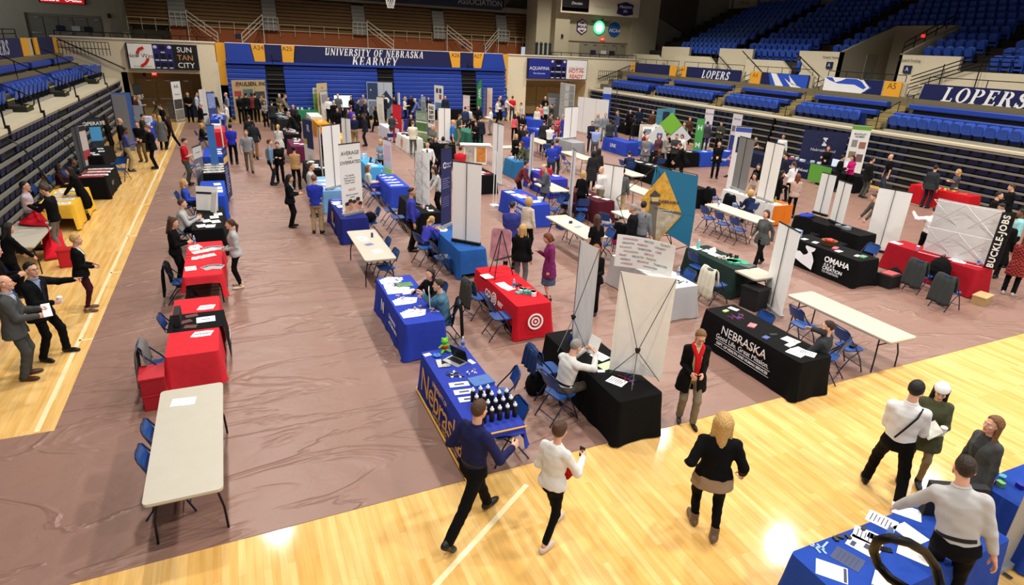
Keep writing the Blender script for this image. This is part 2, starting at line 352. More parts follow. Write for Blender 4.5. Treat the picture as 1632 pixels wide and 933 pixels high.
words('Hampton\nInn',.34,WHITE,o,Matrix.Translation((32.6,8.95,.055)),shear=.25,bold=.01)
b=MB();b.k=0
o=put('painted_lettering',text_mesh('NEW   WEST',.34,shear=.35,bold=.015),mat('#7c2333',.5),None,frame((30.9,51.1,7.82),(1,0,0),(0,0,1)));tag(o,'dark red slanted lettering with a black runner on the right tower wall','lettering')
put('underline',MB().box((0,-.24,.01),(2.2,.03,.02)).tube([(-.25,-.2,.02),(0,.05,.02),(.22,.3,.02)],.05,5).tube([(-.05,.1,.02),(.25,.05,.02)],.035,5),mat('#26242a',.5),o)
o=put('round_emblem',MB().prism(circ(0,0,.62,n=36),0,.05),mat('#1f5aa8',.5),None,frame((32.4,51.13,7.3),(1,0,0),(0,0,1)));tag(o,'round blue emblem with white slanted letters on the right tower','emblem')
words('NCAA',.42,WHITE,o,Matrix.Translation((.02,-.1,.055)),bold=.02,shear=.25)
o=put('hexagon_emblem',MB().prism([(.6*math.cos(PI/6+k*PI/3),.66*math.sin(PI/6+k*PI/3)) for k in range(6)],0,.04),mat('#3a2a5c',.5),None,frame((29.05,51.13,7.35),(1,0,0),(0,0,1)));tag(o,'six sided emblem with dark letters on a white band','emblem')
put('band',MB().prism([(.5*math.cos(PI/6+k*PI/3),.55*math.sin(PI/6+k*PI/3)) for k in range(6)],.04,.05),WHITE,o)
words('MIAA',.38,mat('#2c2350',.5),o,Matrix.Translation((0,0,.053)),bold=.025);put('stripe',MB().prism([(-.3,.24),(.3,.24),(0,.45)],.05,.056).prism([(-.3,-.24),(0,-.45),(.3,-.24)],.05,.056),mat('#8e2a3a',.5),o)
o=thing('neon_ring','glowing green and white neon ring with a figure 1','neon sign',M=frame((30.75,51.1,7.38),(1,0,0),(0,0,1)))
put('outer_ring',MB().tube(circ3 := [(.47*math.cos(2*PI*k/24),.47*math.sin(2*PI*k/24),.08) for k in range(24)],.09,8,closed=True),glow('#3ddc84',2.2),o)
put('inner_ring',MB().tube([(.3*math.cos(2*PI*k/24),.3*math.sin(2*PI*k/24),.1) for k in range(24)],.055,8,closed=True),glow('#eafff0',4),o)
put('backing',MB().prism(circ(0,0,.55),0,.04),mat('#c9c7b0',.6),o);words('1',.42,glow('#eafff0',4),o,Matrix.Translation((0,0,.1)),bold=.01)
# ================================================================ far retracted bleachers and arena name
def bleacher(label,x0,x1,rows=12,z0=.12,z1=3.62,y=48,m=None,group='retracted blue bleachers along the far wall'):
 t=thing('bleacher',label,'bleacher',((x0+x1)/2,y,0),group=group);w_=x1-x0;h=(z1-z0)/rows
 for k in range(rows):
  yy=-.75+.055*k;z=z0+k*h
  bb=MB();bb.prism([(yy,z),(yy,z+h*.7),(yy+.05,z+h*.86),(yy+.4,z+h*.86),(yy+.4,z)],-w_/2,w_/2,Matrix(((0,0,1,0),(1,0,0,0),(0,1,0,0),(0,0,0,1))))
  put('bench_row',bb,m or BLUE,t)
 put('frame',boxes((-w_/2+.05,w_/2-.05,-.02,.1,0,z1-.1)),DARK,t)
 return t
for a,c,l in ((-.02,2.45,'leftmost blue retracted bleacher block under the painted A24 panel'),(3.64,10.17,'wide blue retracted bleacher block left of the centre aisle'),(11.38,16.75,'blue retracted bleacher block right of the centre aisle'),(17.95,20.5,'rightmost blue retracted bleacher block behind the green feather flag')):
 bleacher(l,a,c)
for a,c,l in ((2.47,3.62,'black aisle steps between blue bleachers below the A25 panel'),(10.19,11.36,'black centre aisle steps between the blue bleachers'),(16.77,17.93,'black aisle steps between blue bleachers below the A27 panel')):
 t=thing('aisle_steps',l,'steps',((a+c)/2,48,0));w_=c-a
 for k in range(11):
  bb=MB().box((0,-.5+.045*k,.2+k*.305),(w_-.04,.3,.06));put('step',bb,mat('#8d8a80' if k==10 else '#3b3a38',.7),t)
 put('frame',boxes((-w_/2,w_/2,-.2,.1,0,3.5)),DARK,t)
 put('handrail',MB().tube([(-.1,-.3,3.3),(-.1,-.3,4.3),(-.02,-.3,4.3)],.02,6).tube([(-.1,-.2,3.9),(.4,-.2,3.9),(.45,-.2,3.4)],.02,6),RAIL,t)
tag(put('top_bench',boxes((-.02,20.5,47.7,48.2,3.63,3.78)),BLUE),'long blue top bench running under the arena name panel','bench')
def farpanel(poly,m,label,y=47.93):
 o=put('arena_board',MB().prism(poly,0,.08),m,None,frame((0,y,0),(1,0,0),(0,0,1)));return tag(o,label,'panel')
ZT,ZB=4.9,3.79
farpanel([(-.5,2.2),(-.5,ZT),(.08,ZT),(.0,2.2)],GOLD,'narrow gold panel at the left end of the far bleachers',48.1)
farpanel([(.09,ZB),(.09,ZT),(1.64,ZT),(1.8,ZB)],BLUE,'plain blue panel left of the gold A24 panel')
for p,s,x,l in (([(1.84,ZB),(1.68,ZT),(2.52,ZT),(2.52,ZB)],'A24',2.15,'gold panel marked A24'),([(3.64,ZB),(3.64,ZT),(4.5,ZT),(4.36,ZB)],'A25',4.0,'gold panel marked A25'),([(16,ZB),(15.74,ZT),(16.64,ZT),(16.64,ZB)],'A26',16.25,'gold panel marked A26'),([(17.74,ZB),(17.74,ZT),(18.62,ZT),(18.4,ZB)],'A27',18.1,'gold panel marked A27')):
 o=farpanel(p,GOLD,l+' above the far bleachers');words(s,.4,mat('#3b2f2a',.6),o,Matrix.Translation((x,4.66,.082)))
farpanel([(2.52,ZB),(2.52,ZT),(3.64,ZT),(3.64,ZB)],NAVY,'navy panel between A24 and A25');farpanel([(16.64,ZB),(16.64,ZT),(17.74,ZT),(17.74,ZB)],NAVY,'navy panel between A26 and A27')
o=farpanel([(4.42,ZB),(4.55,ZT),(15.7,ZT),(15.94,ZB)],NAVY,'long navy panel lettered with the university name above the far bleachers')
serif('UNIVERSITY OF NEBRASKA',.47,WHITE,o,Matrix.Translation((10.15,4.6,.082)),.15,.82);serif('KEARNEY',.58,WHITE,o,Matrix.Translation((10.1,4.03,.082)),.2,.88)
farpanel([(18.46,ZB),(18.68,ZT),(20.2,ZT),(20.5,ZB)],BLUE,'plain blue panel right of the gold A27 panel');farpanel([(20.56,2.3),(20.26,ZT),(20.8,ZT),(20.8,2.3)],GOLD,'narrow gold panel at the right end of the far bleachers',48.1)
struct('trim_4',boxes((.09,20.2,47.85,48.3,ZT,ZT+.03)),WHITE)
def scoreboard(x0,x1,label,left,right):
 t=thing('scoreboard',label,'scoreboard',((x0+x1)/2,47.98,3.9));w_=x1-x0
 put('case',boxes((-w_/2,w_/2,-.22,0,-.78,.78)),mat('#16152c',.5),t)
 a,c=-w_/2+w_*.36,-w_/2+w_*.64
 put('score_panel',boxes((a,c,-.25,-.22,-.75,.75)),mat('#28236b',.5),t)
 b=MB()
 for x,z,sx,sz in ((.5,.57,.34,.26),(.18,.02,.2,.3),(.5,.02,.28,.36),(.82,.02,.2,.3),(.17,-.48,.22,.28),(.5,-.48,.34,.28),(.83,-.48,.22,.28)):b.box((a+(c-a)*x,-.255,z),((c-a)*sx,.02,sz))
 put('digit_window',b,mat('#101018',.3),t)
 b=MB()
 for x,z,sx in ((.5,.27,.2),(.17,-.2,.2),(.5,-.2,.32),(.83,-.2,.18),(.17,-.67,.18),(.5,-.67,.2),(.83,-.67,.18)):b.box((a+(c-a)*x,-.256,z),((c-a)*sx,.02,.07))
 b.ball((a+(c-a)*.14,-.25,.58),(.12,.02,.1));b.ball((a+(c-a)*.86,-.25,.58),(.12,.02,.1));put('caption_strip',b,mat('#c9c9d6',.5),t)
 pl=put('advert_panel',boxes((-w_/2+.08,a,-.25,-.22,-.74,.74)),left[0],t);pr=put('advert_panel',boxes((c,w_/2-.06,-.25,-.22,-.74,.74)),right[0],t)
 for p,x,L in ((pl,(-w_/2+.08+a)/2,left[1]),(pr,(c+w_/2-.06)/2,right[1])):
  for s,sz,col,dz,*k in L:words(s,sz,col,p,frame((x,-.253,dz),(1,0,0),(0,0,1)),**(k[0] if k else {}))
 return pl
RED=mat('#c8241f',.5)
p=scoreboard(-5.66,-1.62,'wall scoreboard between a white and a black advert at the far left',(WHITE,[('New West',.36,mat('#28202a',.5),.02),('ORTHOPAEDIC & SPORTS',.09,mat('#28202a',.5),-.62)]),(mat('#121212',.5),[('SUN',.46,WHITE,.45),('TAN',.46,mat('#c98a4a',.5),-.03),('CITY',.46,WHITE,-.5)]))
put('red_mark',MB().tube([(-1.05,-.256,.52),(-1.3,-.256,.42),(-1.42,-.256,.2),(-1.42,-.256,.12)],.09,6).tube([(-1.3,-.256,-.58),(-1.05,-.256,-.42),(-.9,-.256,-.2),(-.88,-.256,-.1)],.09,6),RED,p)
p=scoreboard(22.42,27.98,'wall scoreboard between a blue and a white advert at the far right',(mat('#1e2a8a',.5),[('AQUAFINA',.36,WHITE,.02),('Pure Guarantee',.17,WHITE,-.36,{'shear':.3})]),(WHITE,[('Little Caesars',.26,mat('#2a2422',.5),.12),('HOT-N-\nREADY',.42,mat('#d8431f',.5),-.33,{'bold':.03})]))
# ---- concourse rails, brown bleachers, grey stairs
def rail(label,pts_list,r=.028,m=None,name='railing',group=None):
 b=MB()
 for p in pts_list:b.tube(p,r,6)
 return tag(put(name,b,m or RAIL),label,'railing',group)
def railrun(x0,y0,x1,y1,z,h=.95,n=6,bars=2):
 L=[[(x0,y0,z+h*(k+1)/bars),(x1,y1,z+h*(k+1)/bars)] for k in range(bars)]
 return L+[[(x0+(x1-x0)*i/n,y0+(y1-y0)*i/n,z),(x0+(x1-x0)*i/n,y0+(y1-y0)*i/n,z+h)] for i in range(n+1)]
rail('dark low railing on top of the wall above the left scoreboard',railrun(-9.4,48.4,-.6,48.4,4.9,.3,9,1));rail('dark low railing on top of the wall above the right scoreboard',railrun(24.8,48.4,33.2,48.4,4.9,.3,9,1))
ST=[(-3.36,-2.23),(2.97,3.95),(9.66,10.66),(16.34,17.33),(22.17,23.13)]
names=['grey steps at the far left of the brown upper bleachers','second grey steps from the left in the brown upper bleachers','middle grey steps of the brown upper bleachers','second grey steps from the right in the brown upper bleachers','rightmost grey steps of the brown upper bleachers']
for (a,c),l in zip(ST,names):
 t=thing('stair',l,'stairs',((a+c)/2,54,5.85))
 for k in range(8):put('step',boxes((-(c-a)/2,(c-a)/2,-.35+.1*k,.9,.27*k,.27*k+.25)),GREYST,t)
edges=[-6,-3.36,-2.23,2.97,3.95,9.66,10.66,16.34,17.33,22.17,23.13,25.3]
for k,l in enumerate(('sliver at the far left','block above A24','block left of centre','block right of centre','block above A27','narrow block at the far right')):
 a,c=edges[2*k],edges[2*k+1]
 t=thing('upper_bleacher','brown retracted upper bleacher, '+l,'bleacher',((a+c)/2,54.1,5.9),group='brown upper bleachers');w_=c-a
 for r in range(9):put('bench_row',MB().prism([(-.1+.07*r,.25*r),(-.1+.07*r,.25*r+.2),(.9,.25*r+.2),(.9,.25*r)],-w_/2,w_/2,Matrix(((0,0,1,0),(1,0,0,0),(0,1,0,0),(0,0,0,1)))),BROWN,t)
for k,(a,c) in enumerate(((-6,-3.4),(-2.1,2.9),(4.1,9.6),(10.8,16.2),(17.4,22.1),(23.2,25.4))):
 rail('beige railing, brown bleachers, %s' % ('at the far left','above A24','left of centre','right of centre','above A27','at the far right')[k],railrun(a,53.85,c,53.85,5.45,.85,max(3,int(c-a)),2)+[[(a+.2,53.85,5.6),(a+.2,54.02,5.6)],[(c-.2,53.85,5.6),(c-.2,54.02,5.6)]],.025,BEIGE,group='beige upper railings')
for k,(a,c,s) in enumerate(((-2.2,-.3,1),(2.9,1.3,-1),(10.7,12.5,1),(17.4,19.2,1),(22.1,20.4,-1))):
 rail('sloping pair of pale handrails %s' % ('down from the far left grey steps','down from the second grey steps','down from the middle grey steps','down from the fourth grey steps','down from the rightmost grey steps')[k],[[(a,53.4,6.3+j),(c,52.2,4.9+j)] for j in (0,.28,.6)]+[[(a,53.4,ZC),(a,53.4,6.9)],[(c,52.2,ZC),(c,52.2,5.5)]],.03,mat('#c9c2b0',.4))
for a,c in ((-3.3,-2.2),(2.95,4.0),(9.6,10.7),(16.3,17.4),(22.1,23.2)):
 rail('pale square guard railing at the foot of the grey steps',railrun(a,53.6,c,53.6,5.8,.95,3,3)+[[(a,53.6,5.85),(a,54.02,5.8)],[(c,53.6,5.85),(c,54.02,5.8)]],.02,mat('#c9c2b0',.4),group='guard railings at the grey steps')
o=sign('association_sign','dark sign with pale capitals above the brown bleachers',8,22.4,53.6,8.35,9.3,mat('#1b2036',.6),lines=[('ASSOCIATION',.62,mat('#8d8a82',.6),5.2,0,{'bold':.02})])
for x in (.9,21.0,18.9):sign('aisle_notice','tiny dark notice on the orange wall '+{.9:'above A24',21.0:'at the right end',18.9:'above A27'}[x],x,x+.4,53.98,5.2,5.5,mat('#242a4a',.6))
for k in range(4):
 b=MB();b.tube([(0,0,0),(0,0,.75)],.12,8).ball((0,0,.85),.14)
 tag(put('stacked_drum',b,mat('#1b2a33',.5),None,Matrix.Translation((24.2+.42*k,50,4.95))),'dark post on the concourse counter left of the right tower','post','dark posts on the concourse')
tag(put('counter',boxes((23.2,26.1,49.6,50.3,ZC,4.95)),mat('#1f2f2f',.6)),'dark green counter on the concourse left of the right tower','counter')
b=MB()
t=thing('basketball_hoop','basketball hoop with a white net hanging into the top edge of the view','hoop',at(622,-6,7.2))
put('rim',MB().tube([(.23*math.cos(k*PI/12),.23*math.sin(k*PI/12),0) for k in range(24)],.012,6,closed=True),mat('#d3541e',.4),t)
for k in range(12):
 a=[(lambda r,an,z:(r*math.cos(an),r*math.sin(an),z))(.23-.11*j/5,(k+(j % 2)*.5)*PI/6,-.09*j) for j in range(6)];b.tube(a,.009,4)
 a=[(lambda r,an,z:(r*math.cos(an),r*math.sin(an),z))(.23-.11*j/5,(k-(j % 2)*.5)*PI/6,-.09*j) for j in range(6)];b.tube(a,.009,4)
put('net',b,WHITE,t);put('support_arm',MB().tube([(.23,0,0),(.5,0,.05),(.5,0,6.5)],.04,6),STEEL,t)
# ================================================================ side stands
SEATM=paint('#3558b8',.35);SEATB=paint('#2a4aa2',.4)
def seat_meshes():
 b=MB();n=8
 def f(u,v):
  x=(u-.5)*.44*(1-.12*(v-.3)**2*2);return (x,.06-.05*math.cos((u-.5)*2.2)-.10*v,.12+.50*v-.05*(2*u-1)**4*(v > .9))
 b.grid(f,n,6);k=len(b.v);b.grid(lambda u,v:tuple(c+d for c,d in zip(f(u,v),(0,-.03,0))),n,6)
 e=[i for i in range(n+1)]+[(j+1)*(n+1)-1 for j in range(1,7)]+[6*(n+1)+n-i for i in range(1,n+1)]+[j*(n+1) for j in range(5,0,-1)]
 b.add([],[]);b.f += [(e[i],e[(i+1) % len(e)],e[(i+1) % len(e)]+k,e[i]+k) for i in range(len(e))];b.m += [0]*len(e)
 p=MB().prism(rrect(-.2,0,.2,.42,.1),0,.05,Matrix.Translation((0,.10,.13)) @ Matrix.Rotation(math.radians(78),4,'X'))
 p.prism(rrect(-.15,.05,.15,.36,.12),.05,.062,Matrix.Translation((0,.10,.13)) @ Matrix.Rotation(math.radians(78),4,'X'))
 q=MB().box((-.22,.05,.0),(.03,.18,.3)).box((.22,.05,.0),(.03,.18,.3)).box((0,.02,-.03),(.5,.06,.08))
 return b.mesh('seat_back',50),p.mesh('seat_pan',40),q.mesh('bracket')
SB,SP,SK=seat_meshes()
one=MB()
for me in (SB,SP,SK):one.add([v.co[:] for v in me.vertices],[tuple(p.vertices) for p in me.polygons])
SONE=one.mesh('stadium_seat',40)
def front_seat(x,y,z,rz,label,group):
 t=thing('stadium_seat',label,'seat',(x,y,z),rz,group)
 put('seat_back',SB,SEATM,t);put('seat_pan',SP,SEATB,t);put('bracket',SK,BLACK,t)
ZBm=2.42
def dark_bleacher(side,y0,y1,label,rows=7):
 """closed telescopic stand: a steep dark face with pale nosings and folded seats on every row"""
 x=XR if side > 0 else XL;s=side;ztop=2.32 if side > 0 else 2.42;h=ztop/rows
 t=thing('telescopic_stand',label,'bleacher',(x,(y0+y1)/2,0));L=y1-y0
 for k in range(rows):
  d=-(.07 if side > 0 else .04)*(rows-1-k)
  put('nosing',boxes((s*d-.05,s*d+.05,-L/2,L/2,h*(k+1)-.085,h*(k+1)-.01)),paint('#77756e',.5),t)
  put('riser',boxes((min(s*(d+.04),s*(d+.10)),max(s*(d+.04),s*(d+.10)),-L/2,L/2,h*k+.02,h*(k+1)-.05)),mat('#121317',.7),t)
  b=MB();n=int(L/.52)
  for i in range(n):
   if (i*.52) % 7.2 < 1.2:continue
   b.prism(rrect(-.2,0,.2,h*.62,.1,3),0,.05,frame((s*(d+.05),-L/2+.3+i*.52,h*k+.05),(0,-s,0),(s*-.25,0,1)))
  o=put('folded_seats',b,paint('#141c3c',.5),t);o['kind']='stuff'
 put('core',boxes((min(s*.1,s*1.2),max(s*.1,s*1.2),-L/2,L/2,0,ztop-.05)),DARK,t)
 return t
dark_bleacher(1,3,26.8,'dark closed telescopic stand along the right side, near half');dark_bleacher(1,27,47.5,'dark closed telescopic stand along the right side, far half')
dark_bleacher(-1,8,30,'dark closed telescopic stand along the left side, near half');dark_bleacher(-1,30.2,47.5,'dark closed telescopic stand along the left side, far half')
struct('trim_5',boxes((XR-.06,XR+.5,0,47.9,2.34,2.44)),paint('#cfc3a6',.6));struct('trim_6',boxes((XL-.85,XL+.06,0,47.9,2.42,2.54)),paint('#cfc3a6',.6))
# stepped concrete under the fixed rows
ZR0,ZL0=2.44,2.54
struct('floor_right_stand',boxes((XR+.5,XR+1.15,0,48,0,ZR0+.02),(XR+1.15,XR+2.0,0,48,0,ZR0+.38),(XR+2.0,XR+2.8,0,48,0,ZR0+.78),(XR+2.8,XR+3.1,0,48,0,ZC-.02)),paint('#6f6448',.8))
struct('floor_left_stand',boxes((XL-1.3,XL-.85,0,48,0,ZL0+.02),(XL-2.1,XL-1.3,0,48,0,ZL0+.4),(XL-2.8,XL-2.1,0,48,0,ZL0+.85),(XL-3.1,XL-2.8,0,48,0,ZC-.02)),paint('#6f6448',.8))
RS=[('end',40.2,46.0,10,40.4,45.4),('second',33.3,39.7,12,33.2,39.3),('middle',27.7,32.5,8,27.6,31.8),('fourth',22.0,26.7,8,22.2,26.1),('near',11.5,21.0,13,14.2,20.5)]
for nm,y0,y1,n,s0,s1 in RS:
 for k in range(n):
  front_seat(XR+.72,s1-(k+.5)*(s1-s0)/n,ZR0+.2,PI/2,'blue folding stadium seat in the front row, %s section of the right stand' % nm,'front row seats, %s right section' % nm)
 tag(put('seat_strip',boxes((XR+.4,XR+.62,s0,s1,ZR0-.02,ZR0+.12)),paint('#8f8b80',.6)),'grey strip carrying the front row seats, %s section of the right stand' % nm,'platform')
 t=tag(put('seat_riser',boxes((XR+1.08,XR+1.14,y0+.1,y1-.1,ZR0+.05,ZR0+.62)),BLUED),'dark blue riser behind the front seats, %s section of the right stand' % nm,'panel')
 for x,z,a,w_ in ((XR+1.75,ZR0+.72,0,'lower'),(XR+2.55,ZR0+1.12,.2,'upper')):
  t=thing('bench','%s long blue bench of the %s section, right stand' % (w_,nm),'bench',(x,(y0+y1)/2,z));L=y1-y0-a
  put('seat_board',MB().prism(rrect(-.17,-.13,.17,.13,.05),-L/2,L/2,Matrix(((1,0,0,0),(0,0,1,0),(0,1,0,0),(0,0,0,1)))),BLUE,t);put('foot',boxes((-.05,.05,-L/2+.2,L/2-.2,-.34,-.13)),BLACK,t)
def rpanel(y0,y1,m,label,z0=3.84,z1=4.66,x=None,sl=0,sr=0):
 """painted panel facing the court on the right stand; y1 is its far end"""
 x=x or XR+3.05
 o=put('arena_board',MB().prism([(0,z0),(sl,z1),(y1-y0-sr,z1),(y1-y0,z0)],0,.06),m,None,frame((x,y1,0),(0,-1,0),(0,0,1)));return tag(o,label,'panel')
struct('wall_right_concourse',boxes((XR+3.1,XR+3.25,40.1,46.6,3.6,4.6),(XR+3.1,XR+3.25,33.2,40,3.6,4.6),(XR+3.1,XR+3.25,27.6,32.7,3.6,4.6),(XR+3.1,XR+3.25,21.8,26.9,3.6,4.6),(XR+3.1,XR+3.25,8,21.2,3.6,4.6)),CREAMD)
rpanel(41.1,45.7,NAVY,'plain navy panel at the far end of the right stand');rpanel(45.75,46.3,GOLD,'gold panel left of the plain navy panel on the right stand');rpanel(40.2,41.05,GOLD,'gold panel right of the plain navy panel on the right stand')
o=rpanel(33.4,39.0,NAVY,'navy panel with white LOPERS, the smaller one farther along the right stand');serif('LOPERS',.52,WHITE,o,Matrix.Translation((3.2,4.24,.062)),.25,1.05)
o=rpanel(39.05,39.75,GOLD,'gold panel at the left of the farther LOPERS panel');words('A3',.35,mat('#7a4a2a',.5),o,Matrix.Translation((.3,4.45,.062)))
o=rpanel(31.6,32.5,GOLD,'gold panel marked A4 on the right stand');words('A4',.4,mat('#7a4a2a',.5),o,Matrix.Translation((.4,4.42,.062)))
def poly(o,ps,m,nm):
 b=MB()
 for i,p in enumerate(ps):b.prism(p,.06,.064+.0004*i)
 return put(nm,b,m,o)
PBLUE=paint('#2a4fb4',.5)
o=rpanel(27.8,31.55,NAVY,'navy panel with slanted blue and white shapes beside A4');poly(o,[[(.9,3.86),(.55,4.64),(3.7,4.64),(3.7,3.86)]],PBLUE,'blue_shape')
b=MB();b.prism([(.75,4.64),(1.2,4.64),(2.0,3.86),(1.35,3.86)],.065,.068).prism([(1.9,4.4),(2.3,4.2),(3.6,3.86),(2.6,3.86)],.065,.068).prism([(2.2,4.6),(3.0,4.0),(2.5,4.1)],.065,.068);put('white_shape',b,WHITE,o)
o=rpanel(23.0,26.7,WHITE,'white and blue panel with a sweeping animal head shape');poly(o,[[(0,4.64),(.5,4.64),(.75,4.4),(1.1,4.5),(1.4,4.64),(2.1,4.64),(3.1,4.25),(2.7,3.86),(2.2,3.86),(2.6,4.1),(1.9,4.0),(1.0,4.2),(0,4.45)][:8]+[(2.75,4.1),(2.0,4.35),(.9,4.35),(.3,4.5)]],PBLUE,'blue_shape')
b=MB();b.prism([(2.2,4.66),(3.7,4.66),(3.7,3.84),(2.3,3.84),(3.1,4.25)],.066,.069);put('navy_shape',b,NAVY,o);put('white_shape',MB().prism([(2.3,4.62),(2.5,4.62),(2.95,4.25),(2.45,3.88),(2.25,3.88),(2.75,4.25)],.07,.072),WHITE,o)
o=rpanel(22.0,22.95,GOLD,'gold panel marked A5 on the right stand');words('A5',.42,mat('#5a3b2a',.5),o,Matrix.Translation((.45,4.42,.062)))
o=rpanel(11,20.95,NAVY,'navy panel with large white LOPERS, nearest on the right stand',sl=.12);serif('LOPERS',.64,WHITE,o,Matrix.Translation((3.05,4.26,.062)),.25,1.12)
for y0,y1,l in ((40.3,46,'end'),(33.4,39.6,'second'),(27.8,32.5,'middle'),(22,26.7,'fourth'),(10,20.8,'near')):
 rail('thin black railing on top of the panels, %s section of the right stand' % l,railrun(XR+3.2,y0,XR+3.2,y1,4.64,.34,4,1),.02)
for k,y in enumerate((46.3,39.95,33.0,27.25,21.5)):
 l=('far end','beside the gold A3 panel','beside A4','left of the white head panel','beside A5')[k]
 t=thing('aisle_steps','tan aisle steps of the right stand, '+l,'steps',(XR+.5,y,ZR0),group='tan aisle steps')
 for j in range(7):put('step',boxes((.1+.38*j,.5+.38*j,-.38,.38,-.1+.2*j,.1+.2*j)),paint('#8b7a4c',.8),t)
 t=thing('handrail_loop','black looped handrail on the right stand, '+l,'handrail',(XR+2.6,y-.3,3.5))
 put('loop',MB().tube([(.0,.1,.55),(.1,.1,.8),(.6,-.25,1.05),(.75,-.3,.95),(.65,-.25,.75),(.1,.1,.48)],.025,6,closed=True),RAIL,t);put('post',MB().tube([(.3,-.05,-.3),(.3,-.05,.6)],.025,6),RAIL,t)
 t=thing('handrail','low black aisle rail, right stand, '+l,'handrail',(XR+.6,y-.42,ZR0))
 put('bar',MB().tube([(0,0,.0),(0,0,.75),(1.3,0,1.35),(1.3,0,.7)],.022,6),RAIL,t)
 # left fixed rows
LS=[('near',21,28.9,6,24.6,27.7),('second',30.2,37.5,8,28.7,34.0),('third',38.1,42.0,9,35.0,42.0),('far',42.8,47.8,8,43.3,47.8)]
for nm,y0,y1,n,s0,s1 in LS:
 for k in range(n):front_seat(XL-1.05,s0+(k+.5)*(s1-s0)/n,ZL0+.2,-PI/2,'blue folding stadium seat in the front row, %s section of the left stand' % nm,'front row seats, %s left section' % nm)
 tag(put('seat_strip',boxes((XL-.98,XL-.82,s0,s1,ZL0,ZL0+.12)),paint('#8f8b80',.6)),'grey strip carrying the front row seats, %s section of the left stand' % nm,'platform')
 for x,z,w_ in ((XL-1.75,ZL0+.62,'lower'),(XL-2.45,ZL0+1.1,'upper')):
  t=thing('bench','%s long blue bench of the %s section, left stand' % (w_,nm),'bench',(x,(y0+y1)/2,z));L=y1-y0
  put('seat_board',MB().prism(rrect(-.17,-.13,.17,.13,.05),-L/2,L/2,Matrix(((1,0,0,0),(0,0,1,0),(0,1,0,0),(0,0,0,1)))),BLUE,t);put('foot',boxes((-.05,.05,-L/2+.2,L/2-.2,-.3,-.13)),BLACK,t)
def lpanel(y0,y1,m,label,z0=3.97,z1=4.83):
 o=put('arena_board',MB().prism([(0,z0),(0,z1),(y1-y0,z1),(y1-y0,z0)],0,.06),m,None,frame((XL-3.03,y0,0),(0,1,0),(0,0,1)));return tag(o,label,'panel')
o=lpanel(30.6,40,NAVY,'navy panel with white LOPERS cut by the left edge of the view');serif('LOPERS',.62,mat('#b9b8bd',.5),o,Matrix.Translation((5.7,4.44,.062)),.2,1.0)
lpanel(40.1,41.4,GOLD,'gold panel right of the left stand LOPERS panel');lpanel(42.6,43.4,GOLD,'gold panel left of the plain navy panel on the left stand');lpanel(43.4,46.9,NAVY,'plain navy panel on the left stand');lpanel(46.95,47.9,GOLD,'gold panel at the far end of the left stand')
struct('wall_left_concourse',boxes((XL-3.25,XL-3.1,8,48,3.6,4.8)),CREAMD)
rail('thin black railing on top of the left stand panels',railrun(XL-3.2,28,XL-3.2,40.5,4.82,.4,6,2),.022)
for k,y in enumerate((23.9,28.2,34.5,42.6)):
 t=thing('aisle_handrail','sloping black handrail with a hooked end on the left stand, %s' % ('nearest','second from the front','third from the front','farthest')[k],'handrail',(XL-.6,y,ZL0))
 put('bar',MB().tube([(-2.1,0,1.75),(.1,0,.62),(.28,0,.5),(.36,0,.36),(.32,0,.22),(.18,0,.18),(-.1,0,.3)],.024,7),RAIL,t);put('post',MB().tube([(-.05,0,-.05),(-.05,0,.7)],.022,6).tube([(-1.5,0,.7),(-1.5,0,1.45)],.022,6),RAIL,t)
 t=thing('step_box','dark step block with a yellow nosing on the left stand, %s' % ('nearest','second from the front','third from the front','farthest')[k],'step',(XL-.55,y+.1,ZL0))
 put('block',boxes((-.4,.12,-.45,.45,0,.2),(-.7,-.4,-.45,.45,0,.4)),mat('#2b2a22',.8),t);put('nosing',boxes((.1,.13,-.45,.45,.17,.21),(-.42,-.38,-.45,.45,.37,.41)),mat('#b8b24a',.6),t)
 t=thing('ledge_post','short black post clamped to the cream ledge of the left stand, %s' % ('nearest','second from the front','third from the front','farthest')[k],'post',(XL,y-.5,2.6));put('post',MB().tube([(0,0,-.05),(0,0,.55)],.03,6),RAIL,t);put('clamp',MB().box((.05,0,-.1),(.1,.14,.25)),RAIL,t)
 rail('bent black rail hanging on the dark left stand, %s' % ('nearest','second from the front','third from the front','farthest')[k],[[(XL+.1,y-1,2.3),(XL+.4,y-1,2.1),(XL+.9,y-1,.9)],[(XL+.45,y-.9,1.95),(XL+.95,y-.9,.75)]],.02)
b=railrun(XL-2.9,47.6,XL-.1,46.6,3.9,.75,14,2);rail('black picket railing by the corner stairs of the left stand',b,.02)
rail('long black handrail descending the cream corner wall on the left',[[(-9.2,47.9,4.75),(-5.9,47.9,3.1)]],.04);rail('long black handrail descending the cream corner wall on the right',[[(33.2,47.9,4.7),(29.2,47.9,3.2)]],.04)
rail('black picket railing by the corner stairs of the right stand',railrun(XR+.4,47.2,XR+2.8,47.4,3.1,.8,12,2),.02)
